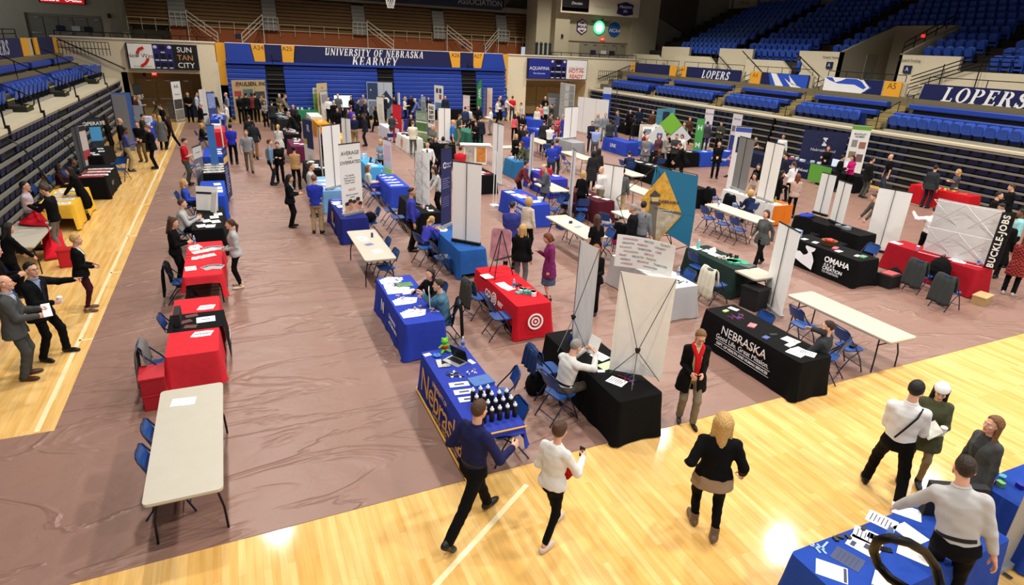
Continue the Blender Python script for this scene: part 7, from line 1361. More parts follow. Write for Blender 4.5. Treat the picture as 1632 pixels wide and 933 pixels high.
t=thing('television','lit television screen before the far left bleachers','television',(7.35,46.3,0));put('screen',boxes((-.62,.62,-.04,.0,.95,1.75)),mat('#cfe0ee',.3,emit=.9),t);put('casing',boxes((-.66,.66,0,.06,.9,1.8)),BLACK,t);put('stand',MB().tube([(0,.03,0),(0,.03,1)],.04,6).box((0,.03,.02),(.8,.5,.04)),STEEL,t)
b('dark banner with pale vertical lettering in the left doorway',(210,135),(223,134),0,2.0,'#2a2c32','front',[],[('CHIEF',.4,'#c8c8cc',.5,.65)],top=True);b('tall white poster with photos and double A in the left doorway',(271.5,130),(286,129),0,2.5,'#dcdcda','front',[(.05,.3,.95,.55,mat('#4a4846',.5,0,'print')),(.05,.02,.95,.28,mat('#8a8884',.5,0,'print'))],[('AA',.35,'#2a2a2e',.5,.88),('Awards',.16,'#6a6a70',.5,.68)],top=True)
tag(put('photo_board',boxes((-3.85,-3.0,47.6,47.66,.02,1.1)),mat('#5a5654',.6,0,'print')),'low dark photo board standing below the double A poster','board');wall_display('white folding panels by the man in navy near the left corner',(316,143),(326,141.5),0,2.3,'#d2cfc8',n=3);wall_display('blue photo panels behind the man in navy near the left corner',(328,146.5),(341,146),0,2.0,'#3a4a8a',[(.05,.5,.95,.95,mat('#8a9ad0',.5,0,'print'))],n=1)
# left stand side
def curved():
 A,B=at(165.5,150,2.6),at(196,147,2.6);v=B-A;W=v.length;v.normalize();C=(A+B)/2;C.z=0;t=thing('curved_backdrop','curved blue backdrop with a pale wing before the left stand','display',M=frame(C,v,(-v.y,v.x,0)))
 f=lambda u,w_,o=0.:((u-.5)*W,.35*(2*u-1)**2*-1+o,2.6*w_);m=MB().grid(lambda u,w_:f(u,w_),12,2);m.grid(lambda u,w_:f(u,w_,.03),12,2);put('blue_panel',m,mat('#3a5a9a',.6),t)
 put('wing',MB().grid(lambda u,w_:(-W/2-.02+.12*u,-.35-.6*u,2.6*w_),4,2).grid(lambda u,w_:(-W/2+.02+.12*u,-.35-.6*u,2.6*w_),4,2),mat('#8a8c92',.6),t);put('wing',MB().grid(lambda u,w_:(W/2+.02+.1*u,-.35-.4*u,2.0*w_),4,2).grid(lambda u,w_:(W/2+.06+.1*u,-.35-.4*u,2.0*w_),4,2),mat('#9a9ca2',.6),t)
curved();b('poster banner with a blue sky and mountain photo by the left stand',(138,188),(157,187),.0,2.0,'#1f2226','front',[(.02,.5,.98,.82,'#4a9ad0'),(.02,.36,.98,.52,mat('#2a2f3a',.5,0,'print')),(.02,.12,.98,.33,'#c8963a'),(.02,.84,.98,.98,'#2a2d33')],[('OPERATE',.2,'#d8dad8',.5,.89,{'bold':.02})],top=True,base=False);b('narrow red and white banner leaning by the left stand',(126.5,200),(131,199),.0,1.95,'#b9b0ae','front',[(0,.3,1,.5,'#a03a40'),(0,.0,1,.15,'#a03a40'),(0,.9,1,1,'#2a2226')],[],top=True,base=False,w=.45);b('dark grey banner back by the left stand',(112,203),(123,200),0,2.2,'#3a3c40','back',back='#3c3e42',top=True,base=False)
# right back booths
b('blue banner with pale header by the right corner',(962,138),(975.5,139),0,2.3,'#2a4ab0','front',[(0,.82,1,1,'#c8ccd4')]+[(.1,.3+.07*i,.8,.32+.07*i,'#8a9ad8') for i in range(6)],[],top=True);b('slim blue banner edge right of the pale headed blue banner',(983,140),(985.5,141),0,2.4,'#2a3a6a','back',top=True,base=False,w=.3);b('white and purple banner before the right stand, left of the pair',(1125.5,172.5),(1139,174),0,2.1,'#d4d0d8','front',[(.05,.1,.95,.6,mat('#6a5a98',.5,0,'print'))],[('eServices',.16,'#2a2a34',.5,.88)],top=True);b('white and purple banner before the right stand, right of the pair',(1169.5,180),(1184.5,182.5),0,2.1,'#d4d0d8','front',[(.05,.02,.95,.45,'#2f3a80'),(.1,.55,.45,.7,'#6a6a72'),(.55,.55,.9,.7,'#5a5a64')],[('eServices',.16,'#2a2a34',.5,.88)],top=True)
b('green banner with white emblems by the blue logo cloth',(1112,188),(1124.5,189),0,2.3,'#4a9a4a','front',[],[('H',.35,'#e4ece4',.5,.78,{'bold':.03}),('M',.35,'#e4ece4',.5,.35,{'bold':.03})],top=True);b('white and blue sign banner showing above the tall grey banner',(1174,201),(1199.5,203.5),0,2.75,'#d9d8d8','front',[(0,.93,1,1,'#3a50a0'),(.2,.6,.8,.85,'#23284a'),(.24,.63,.76,.82,'#dcdce0')],[('R4',.3,'#23284a',.5,.725,{'bold':.03})],top=True)
def diamond():
 c=at(1069,200,1.9);t=thing('diamond_display','green and white diamond shaped pop-up display by the gray suited pair','display',(c.x,c.y,0),-.35);c0=Matrix.Translation((0,0,1.6))
 for x,z,r,m in ((0,.35,.62,'#7ab83a'),(-.62,-.3,.6,'#d8dad8'),(.62,-.3,.6,'#d2d4d4')):put('diamond_panel',MB().prism([(x-r,z),(x,z-r),(x+r,z),(x,z+r)],0,.02,frame((0,.01*abs(x),1.6),(1,0,0),(0,0,1))),mat(m,.6),t)
 put('frame',MB().tube([(-1.1,.1,.02),(0,.1,2.5)],.015,5).tube([(1.1,.1,.02),(0,.1,2.5)],.015,5).tube([(-.6,.1,.7),(.6,.1,.7)],.015,5),BLACK,t);put('photo',MB().box((-.55,-.03,1.35),(.3,.01,.25)),mat('#3a6ab0',.6),t)
diamond()
t=thing('teal_poster','teal poster with a dark figure before the right stand','poster',at(1060,180,0));c=at(1060,190,1.3);t.location=(c.x,c.y,0);put('board',boxes((-.75,.75,-.02,.02,.9,2.0)),mat('#5a9ab0',.6,0,'print'),t);put('figure',boxes((-.25,.3,-.03,-.02,1.2,1.8)),mat('#2a3a5a',.6),t);put('leg',MB().tube([(-.5,0,0),(-.5,0,.9)],.02,6).tube([(.5,0,0),(.5,0,.9)],.02,6),STEEL,t)
t=thing('tabletop_display','white tabletop panels with a small photo behind the blue mountain cloth','display',on('H8',.7,.5),-.5);put('panel',boxes((-.7,.1,-.02,.02,0,.95)),paint('#d9cdbc'),t);put('wing',MB().box((.45,-.2,.5),(.7,.03,1.0),TR(0,0,0,-.5)),WHITE,t);put('photo',boxes((-.5,-.2,-.03,-.02,.5,.7)),mat('#4a4640',.6),t);put('photo',MB().box((.45,-.225,.75),(.35,.01,.25),TR(0,0,0,-.5)),mat('#4a4a4c',.6),t)
t=thing('camera_tripod','black video camera on a tall tripod in the middle of the right aisle','tripod',at(1003,243));put('leg',MB().tube([(-.3,-.2,0),(0,0,1.3)],.02,6),BLACK,t);put('leg',MB().tube([(.3,-.2,0),(0,0,1.3)],.02,6),BLACK,t);put('leg',MB().tube([(0,.35,0),(0,0,1.3)],.02,6),BLACK,t);put('column',MB().tube([(0,0,1.2),(0,0,1.75)],.03,8),BLACK,t);put('camera_body',MB().box((0,0,1.85),(.16,.35,.18)).tube([(0,-.2,1.87),(0,-.32,1.87)],.06,10).box((-.1,.1,1.95),(.08,.2,.06)),BLACK,t)
t=thing('presentation_board','white cut-out photo board on the floor left of the gray suits','board',at(1032,250));put('board',MB().box((0,0,.9),(.75,.02,1.5),TR(0,0,0,-.4,-.22)),WHITE,t);put('photo',MB().box((-.1,-.014,1.35),(.4,.008,.35),TR(0,0,0,-.4,-.22)).box((0,-.014,.35),(.6,.008,.25),TR(0,0,0,-.4,-.22)),mat('#6a7a90',.6,0,'print'),t)
b('grey banner back rising at the bottom right corner',(1572,917),(1650,880),.02,2.0,'#9a9890','back',back='#9d9b94',w=.85)
# ================================================================ the people
def foot(px,py):p=at(px,py);return (p.x,p.y)
def hp(hx,hy,*a):return (hx,hy,'px')
OPEN={'open':.02}
def held(root,q,name,label,cat,size,m,rx=0.,dz=0.):
 p=wpos(root,q);o=put(name,MB().box((0,0,0),size,bev=min(size)*.15),m,None,TR(p.x,p.y,p.z+dz,root.rotation_euler.z if root.rotation_mode != 'QUATERNION' else 0,rx));return tag(o,label,cat)
 # ---- close to the viewer
person(foot(752,841),66,'man in a navy shirt and black trousers striding past the royal blue table',('shirt','#20224a'),'black',('short','brown'),q=2,H=1.83,extra=['belt','collar'],fl=(-.1,.36,.085),fr=(.12,-.5,.14),toe=(0,.7),hl=(-.28,.16,.98),hr=(.27,.34,1.08),lean=.06,p=(0,0,.885),head=(.15,-.1),fy=(0,0))
r=person(foot(873,858),62,'woman in a white sweater and black trousers walking with a phone',('sweater','#dad7d2',{'hem':-.06}),'black',('bun','brown'),sex='f',q=2,H=1.66,shoes=('flat','beige'),legs='slim',fl=(-.08,.3,.085),fr=(.09,-.22,.085),hl=(-.16,.22,.98),hr=(.2,.34,1.14),kr='grip',lean=.04,p=(0,0,.9),head=(0,-.15),fy=(0,-.1))
held(r,'r','phone','dark phone in the hand of the woman in the white sweater','phone',(.07,.012,.14),mat('#17181c',.2));p=wpos(r,'l');bag((p.x+.16,p.y-.12,p.z-.36),'small red bag hanging beside the woman in the white sweater','#b8202a',(.2,.1,.24)) if 0 else tag(put('red_cloth_bag',npmesh('bag',*(lambda f:f.mesh(f.ell((0,0,0),(.07,.1,.16))+.012*np.sin(f.X*50)*np.sin(f.Z*40)))(Fd((-.12,-.16,-.22),(.12,.16,.22),.012))),cloth('#b01c26'),None,TR(p.x+.1,p.y-.02,p.z-.08)),'crumpled red bag held by the woman in the white sweater','bag')
r=person(foot(1119,846),36,'woman with long blonde hair in a black top over a tan shirt, walking away',('sweater','#131315',{'hem':-.02}),'black',('vlong','blonde'),sex='f',q=2,H=1.7,wide=1.2,shoes=('boot','#6a5442'),legs='slim',inner=None,fl=(-.09,.1,.085),fr=(.1,-.12,.1),toe=(0,.3),hl=(-.26,.06,.95),hr=(.29,.08,.88),p=(0,0,.915))
J=_J[r.name];put('undershirt',npmesh('undershirt',*build_top(J,'f',.0125,{'kind':'blouse','sleeve':0,'hem':-.19})),cloth('#9a8268'),r)
pw=wpos(r,'r');tag(put('pen',MB().tube([(0,-.07,0),(.02,.09,.02)],.005,6),WHITE,None,Matrix.Translation(pw)),'white pen in the right hand of the blonde woman walking away','pen')
person(foot(1091,672),208,'woman with glasses in a black cardigan and bright red scarf',('cardigan','#141416',{'open':.06,'hem':-.3}),'#7c7260',('crop','ltbrown'),sex='f',q=2,H=1.68,shoes=('heel','black'),inner='#cdb892',extra=['scarf','glasses'],hl=(-.1,.2,1.02),hr=(.09,.2,1.02),fl=(-.1,.12,.085),fr=(.09,-.06,.085),head=(0,-.3))
person(foot(1402,793),58,'man in a white shirt and black trousers with a bag strap, back turned',('shirt','#dfdedc'),'black',('crop','black'),q=2,H=1.84,extra=['strap','collar'],fl=(-.2,.22,.085),fr=(.2,-.22,.085),hl=(-.1,.3,1.05),hr=(.16,.3,1.02),p=(0,0,.89),head=(-.2,-.2))
r=person(foot(1448,769),238,'woman in a backward white cap and olive dress holding a brochure',('dress','#4c4f38',{'hem':-.28,'sleeve':2}),'#8a7a5e',('vlong','black'),sex='f',skin='asian',q=2,H=1.66,shoes=('sneaker','#1a1a1c'),legs='slim',extra=['cap'],hl=(-.12,.32,1.1),hr=(.1,.32,1.1),kind='grip',head=(0,-.35))
p=(wpos(r,'l')+wpos(r,'r'))/2;tag(put('brochure',MB().box((0,0,0),(.3,.012,.2)),mat('#d8d0c0',.5,0,'print'),None,TR(p.x,p.y,p.z+.05,.9,.8)),'open brochure held by the woman in the white cap','brochure');cup((p.x+.14,p.y-.06,p.z-.02),'white paper cup held beside the brochure')
person(hp(1582,678,1.66),290,'woman in a grey blazer with long brown hair facing left',('blazer','#4a4c4c',{'open':.02}),'#2a2c2e',('long','ltbrown'),'stand','f',q=2,H=1.66,inner='#3a3a3c',legs='slim',head=(0,.1))
person(hp(1537,748),60,'man in a light grey shirt reaching over the corner table, back to the viewer',('shirt','#b9b7b6'),'#141418',('short','dkbrown'),q=2,H=1.96,extra=['belt','collar'],hl=(-.5,.3,.84),hr=(.3,.05,.84),lean=.15,side=-.2,head=(.2,-.15))
r=person(foot(46,602),88,'bald man in a grey suit holding papers at the left edge',('jacket','#4a4b4a',OPEN),'#454644',('bald','brown'),q=2,H=1.83,shoes=('shoe','#4a2a1a'),inner='#a9b4c8',tie='#4a4f5a',extra=['collar'],hl=(-.06,.36,1.12),hr=(.1,.34,1.06),kind='grip',head=(.1,.05))
p=(wpos(r,'l')+wpos(r,'r'))/2;tag(put('folded_papers',MB().box((0,0,0),(.12,.28,.015)),PAPER,None,TR(p.x+.03,p.y,p.z+.04,.3,.5)),'folded white papers held by the bald man in grey','paper')
r=person(foot(84,571),112,'man with glasses in a black suit gesturing with one arm, coffee in hand',('jacket','#16171a',OPEN),'#141518',('short','black'),q=2,H=1.83,inner='#8a97b4',tie='#20222c',extra=['collar','glasses'],hl=(-.46,.34,1.26),kl='point',hr=(.12,.32,1.08),kr='grip',fl=(-.24,.1,.085),fr=(.13,-.05,.085),p=(0,0,.91),head=(-.2,.05))
p=wpos(r,'r');cup((p.x,p.y,p.z-.03),'white paper coffee cup held by the man in the black suit')
person(foot(143,495),84,'woman with short blonde hair in a black jacket and floral top',('blazer','#141416',{'open':.05,'hem':-.12}),'#3a1420',('crop','blonde'),sex='f',q=2,H=1.66,shoes=('heel','#6a4a3a'),inner='#c8c0bc',legs='slim',hl=(-.05,.24,1.02),hr=(.06,.24,1.0),head=(.1,-.1))
r=person(hp(918,553,1.75,1.2),78,'grey-haired man in a white shirt sitting at the black table reading a page',('shirt','#cfcdc9'),'#4a443c',('short','grey'),'sit',q=2,extra=['belt'],hl=(-.1,.48,1.0),hr=(.14,.5,1.0),kind='grip',lean=.2,head=(0,-.4))
p=(wpos(r,'l')+wpos(r,'r'))/2;tag(put('sheet_of_paper',MB().box((0,0,0),(.24,.004,.3)),PAPER,None,TR(p.x+.03,p.y,p.z+.06,-1.4,-.3)),'white page held up by the sitting grey-haired man','paper')
r=person(hp(698.5,455),292,'man in a teal sweater sitting at the fanned pages with hands folded',('sweater','#4a6f84'),'#3a3a3c',('short','dkbrown'),'sit',q=2,hl=(.0,.42,.98),hr=(.05,.42,.98),lean=.15,head=(.1,0));X,Y=r.location[:2];chair(X,Y,292,'chair of the man in the teal sweater with a black coat');coat(X,Y,292,'black coat hanging on the chair of the man in teal','black',.8,.5)
r=person(hp(685,437),236,'woman with long brown hair in a black top sitting across from the teal sweater',('sweater','#1a1718'),'#1a1a1c',('long','dkbrown'),'sit','f',q=2,H=1.64,hl=(-.12,.45,.8),hr=(.2,.45,.82));X,Y=r.location[:2];chair(X,Y,236,'chair of the woman in the black top by the fanned pages')
person(hp(1319,522),338,'man in a dark grey sweater sitting with his hand on his cheek',('sweater','#33363a'),'#a8946c',('short','dkbrown'),'sitlap',q=2,fl=(-.14,.7,.085),fr=(.14,.72,.085),hr=(.06,.2,1.02),hl=(-.15,.35,.7),lean=-.12,p=(0,0,.48),head=(.4,0))
# ---- middle distance
def pm(hx,hy,face,label,top,bottom,hair,pose='stand',sex='m',H=None,z=None,ft=None,**k):
 H=H or (1.78 if sex=='m' else 1.65);q=k.pop('q',1)
 if not pose.startswith('sit'):face += math.degrees(YAW)+math.degrees(math.atan2(hx-816,F*1.1)) # headings in the list are relative to the line of sight
 r=person(foot(*ft) if ft else hp(hx,hy),face,label,top if isinstance(top,tuple) else (top.split()[0],top.split()[1]),bottom,tuple(hair.split()),pose,sex,H=H,q=q,**k)
 if pose.startswith('sit') and not label.startswith('girl'):chair(r.location.x,r.location.y,face,'folding chair under the '+' '.join(label.split()[:9]))
 return r
f='f'
pm(465,280,100,'woman in a black trouser suit with long black hair alone in the aisle',('blazer','#17171a',OPEN),'black','long black','hold',f,ft=(466,362),inner='#9a9a9c',skin='asian')
pm(508,275,8,'man in a royal blue polo and khakis at the pale blue table, back turned',('polo','#2a3aa8'),'khaki','short ltbrown','front',ft=(507,372))
pm(497,280,95,'person in a grey hooded top hidden beside the royal blue polo','sweater ltgrey','black','short brown','front',ft=(500,345))
pm(655,309,82,'heavy man in a purple blue polo standing at the black table',('polo','#3a3f9e',{'sleeve':2,'belly':.08}),'black','buzz black','stand',ft=(656,400),skin='tan',H=1.82)
person(hp(688,352),60,'girl in a purple shirt bent over writing at the mid blue table',('shirt','#3f3fa4'),'#17171a',('pony','blonde'),'sitlean','f',q=1,H=1.64)
pm(809,332,10,'man in a blue violet polo seen from behind near the black easel',('polo','#33387e'),'black','buzz black','front',ft=(812,428),H=1.82)
pm(817,345,40,'woman with light curls half hidden behind the blue violet polo','sweater beige','black','curly blonde','stand',f,ft=(838,405))
pm(831,370,15,'woman with blonde hair and a black jacket seen from behind by the easel',('blazer','#17181b'),'grey','shoulder blonde','stand',f,ft=(828,462))
pm(869,402,262,'woman in a magenta cardigan and patterned skirt at the red bullseye table',('cardigan','#74285a'),'#4a5a70','bob auburn','phone',f,ft=(872,478),legs='skirt',head=(0,-.5),shoes=('flat','black'))
pm(945,398,196,'woman in a black suit and red blouse holding a note in the aisle',('blazer','#151517',{'open':.04}),'black','long red','hold',f,ft=(941,500),inner='#b02a2a',shoes=('heel','black'))
pm(948,352,330,'woman with long ombre hair in black at the bare table','tee black','black','vlong brown','stand',f,ft=(944,440))
pm(1006,343,278,'security man in a black jacket with a yellow badge',('coat','#17181a',{'hem':-.16}),'black','short grey','stand',ft=(1000,428),skin='tan',H=1.8)
pm(1026,328,10,'person with a black backpack behind the Nebraska display','sweater grey','denim','short black','stand',extra=['bagstraps'])
pm(1215,343,215,'woman in a grey jacket and black trousers walking past the bare tables',('blazer','#4c4f4c',{'open':.05,'hem':-.2}),'black','bob brown','walk',f,ft=(1206,425),inner='#5a5a60')
pm(374,347,268,'woman in a white long sleeved top with a brown ponytail at the magazine table','sweater ltgrey','black','pony brown','front',f,ft=(383,458),legs='slim',shoes=('flat','beige'))
pm(283,367,100,'woman in black with long brown hair behind the magazine table','sweater black','black','long brown','hold',f,ft=(289,456))
pm(291,325,88,'man in a light grey sweater sitting behind the black laptop table','sweater ltgrey','black','short brown','sit');pm(294,292,95,'blonde woman in a blue top sitting by the grey hand banner','sweater #2f49b4','black','shoulder blonde','sitlap',f)
pm(294,226,96,'man in a red polo standing behind the grey hand banner',('polo','#c01c2c'),'#4a524c','short dkbrown','hold');pm(321.8,200,92,'fair-haired woman in black sitting beyond the blue panel','sweater #1f2422','black','bob blonde','sit',f)
chair(-1.75,28.0,120,'empty blue folding chair behind the grey hand banner')
pm(370.4,204,2,'man in a royal blue polo and black trousers seen from behind, left aisle',('polo','#2a30a4'),'black','short black','front',ft=(374,262));pm(392,209,178,'man in a grey v-neck sweater and khakis walking toward the viewer',('sweater','#8f8e90'),'#7a6e58','short ltbrown','walk',ft=(399,274),inner=None)
pm(405,192.5,4,'man in a dark jacket and brown trousers walking away down the aisle','jacket #23282c','#7a5230','buzz black','walk',ft=(408,253),skin='dark');pm(396.5,188,15,'person in a dark suit beside the man in brown trousers','jacket #22262c','black','short brown','stand')
pm(428,231,88,'young man in a denim shirt with a bag strap in the aisle',('shirt','#6a86a0'),'#23272e','short brown','stand',ft=(435,295),extra=['strap']);pm(452,231,182,'woman in black clasping white papers by the maroon table',('blazer','#17181a'),'black','pony auburn','hold',f,ft=(448,292));pm(469.6,242,8,'woman in a tan jacket and black trousers at the black table','sweater tan','black','bun black','front',f,ft=(474,302))
pm(443,203,12,'woman in a white cardigan with blonde hair at the black booth','cardigan #c8c6c0','black','pony blonde','hold',f);pm(459.5,182,265,'man in a black suit and glasses across from the white cardigan','jacket #1d2020','black','short grey','lean')
pm(254.8,170,262,'man in a black suit leaning to the giveaway table near the left doorway','jacket #17181a','black','short dkbrown','hold',H=1.82);pm(252.5,193,10,'woman with long blonde hair in a grey coat on the boards','coat #5f6264','black','long blonde','stand',f,ft=(262,239));pm(268.5,190,280,'woman in dark maroon walking beside the grey coat','sweater #2c1a20','black','long brown','walk',f,ft=(276,237),shoes=('flat','beige'))
pm(235.5,203,268,'man in a black suit holding a white folder on the boards','jacket #15171a','black','short ltbrown','hold',ft=(249,269),H=1.84);pm(220,202,200,'man in a black sweater and khakis between two others on the boards','sweater #18191c','#6a5636','short brown','front',ft=(230,258));pm(199,206,80,'man in a grey vest over blue sleeves and khakis on the boards',('shirt','#4a4f8a'),'#a09070','short black','hold',ft=(209,273),skin='brown')
pm(191,193,100,'balding man in black behind the group on the boards','sweater #141417','black','bald brown','stand');pm(171,192,110,'woman in black raising a hand before the dark stand',('sweater','#141416'),'black','curly dkbrown','phone',f,skin='brown');pm(227.5,186,95,'man in dark olive at the giveaway table','sweater #2c3028','black','short dkbrown','hold');pm(211.5,187,90,'dark dressed woman sitting behind the giveaway table','sweater #2a2a2e','black','short brown','sit',f);pm(202,174,95,'person in white partly behind the pale wing','shirt ltgrey','grey','short ltbrown','stand')
pm(213,156,92,'woman in maroon at the left doorway','sweater maroon','black','long brown','stand',f);pm(221.5,155,95,'blonde woman in light grey at the left doorway','sweater #9a9a98','grey','long blonde','hold',f);pm(246,163,250,'woman with long black hair bending over the far end of the giveaway table','sweater olive','black','long black','lean',f)
pm(298,147,175,'man in a black tee behind the navy table in the left doorway','tee black','black','short dkbrown','front');pm(313,150,100,'person in pale blue beside the white folding panels','shirt ltblue','navy','short black','stand');pm(337.5,143,4,'man in a navy sweater and khakis by the blue photo panels','sweater #1d2230','#8a7446','short black','stand',H=1.84);pm(359,147.5,262,'older man in a pale blue shirt by the left bleachers','shirt #7a8aa8','black','bald grey','stand');pm(320,167,88,'bald man in black and khakis behind the far blue table','sweater #1a1c1d','#8a7858','bald brown','hold',H=1.84);pm(357.6,167,265,'man in a white shirt and glasses before the far blue table','shirt white','#a89c84','short black','hold')
# left edge
pm(40,297,100,'man in a pale pink shirt behind the red cloth',('shirt','#b9aab0'),'#4a463e','short black','front',extra=['glasses'],H=1.8);pm(73,309,286,'man in a black sweater and grey trousers lifting the red cloth','sweater #15171c','#6f6a60','short brown','hold',hl=(-.12,.42,1.25),hr=(.15,.42,1.22),ft=(100,402));pm(118,268,275,'woman in a long black coat leaning over the yellow table',('coat','#0f1011',{'hem':-.55}),'black','long black','lean',f,ft=(139,350),lean=.25)
pm(69,281,92,'person in a patterned top sitting behind the yellow table','sweater #5a564a','black','short black','sit',f,skin='brown');pm(94,267,92,'person in dark maroon sitting behind the black leaflet table','sweater #2a1218','black','bob black','sit',f,skin='dark');pm(116,258,95,'woman in black with bare shoulders sitting by the blue tub','tee #1a1a1c','black','bun black','sit',f,skin='brown');pm(14,364,60,'dark haired woman in black at the bare left edge table','sweater #111113','black','long black','lean',f,lean=.2);pm(-8,400,95,'person in black cut by the left edge behind the brochures','sweater #111113','black','short black','hold')
# centre
pm(587,268,92,'woman in a white jacket and purple trousers sitting at the royal blue cloth','sweater #c9c2b8','#3c3aa0','shoulder ltbrown','sitlap',f);pm(606,227,200,'blonde woman in a grey blue sweater in the cross aisle','sweater #8496a4','black','long blonde','hold',f);pm(614.5,223,230,'brown haired woman beside the grey blue sweater','sweater #a9a29e','navy','long brown','hold',f)
b('leaning white and green banner beside the two women in the cross aisle',(613,222),(620,224),0,1.7,'#e2d8dc','front',[(0,.1,1,.28,'#b8d86a'),(.1,.5,.9,.9,'#dcb8c4')],[],top=True,base=False,w=.7)
pm(678,227,186,'man in a white shirt and black tie with a jacket over his arm','shirt white','black','short dkbrown','hip',ft=(682,294),tie='black',extra=['belt']);pm(694,222,160,'woman in black beside the man in the black tie','coat #17171a','black','long dkbrown','stand',f);pm(706.5,222.5,10,'man in a black suit with a white collar behind the navy emblem banner','jacket #17191d','black','short black','stand');pm(712,237,190,'dark haired woman peeking over the navy emblem banner','sweater navy','black','curly black','stand',f,skin='brown');pm(734,237.5,8,'man in a red polo at the food photo counter',('polo','#c42430'),'khaki','short brown','front');pm(693,283,250,'woman with black hair in a grey sweater leaning to the black table','sweater #b4b4b2','black','long black','lean',f,ft=(700,340),lean=.25)
pm(722.5,195,90,'bald man in a bright blue polo at the white counter',('polo','#2a6ab8'),'#1d2230','bald grey','stand',H=1.85);pm(658,197,12,'boy in a cream sweater and grey trousers at the glossy magazines','sweater cream','#5a605a','short ltbrown','hold');pm(689.5,204,195,'woman with long blonde hair in grey green by the green landscape wall','sweater #5f665c','black','long blonde','hold',f);pm(624.5,184,10,'person in red trousers and a grey top before the red banner','sweater #3a4046','#a03a3a','short black','hold',f);pm(655,185,185,'person in dark clothes behind the white emblem tablecloth','sweater #2a2a34','black','short black','lean')
pm(578,184,275,'man in a navy suit in the middle aisle','jacket #1b1f2c','#1b1f2c','buzz black','stand',skin='brown',ft=(583,233));pm(564,186,8,'grey-haired man in a navy shirt and khakis seen from behind','shirt navy','#8a7858','short grey','front');pm(559,173,15,'person in a purple shirt behind the navy shirt','polo #5a3aa4','black','short brown','stand');pm(553.5,177,100,'dark haired woman left of the purple shirt','sweater #2a2a34','black','long black','stand',f);pm(603.5,170,275,'woman dressed all in black walking by the white and navy cloth','coat #101013','black','bob brown','walk',f,ft=(600,211));pm(515,207,6,'woman in a purple top and black vest at the orange table','vest #3a2040','black','short black','lean',f,lean=.2)
pm(537.6,175,180,'woman in black before the purple shirts','sweater #16161a','black','long dkbrown','stand',f);pm(472.5,178,5,'woman in a long black coat seen from behind at the black booth','coat #131315','black','long black','hold',f);pm(467,169.5,185,'man in a dark suit behind the green tablecloth','jacket #25282c','black','short black','stand')
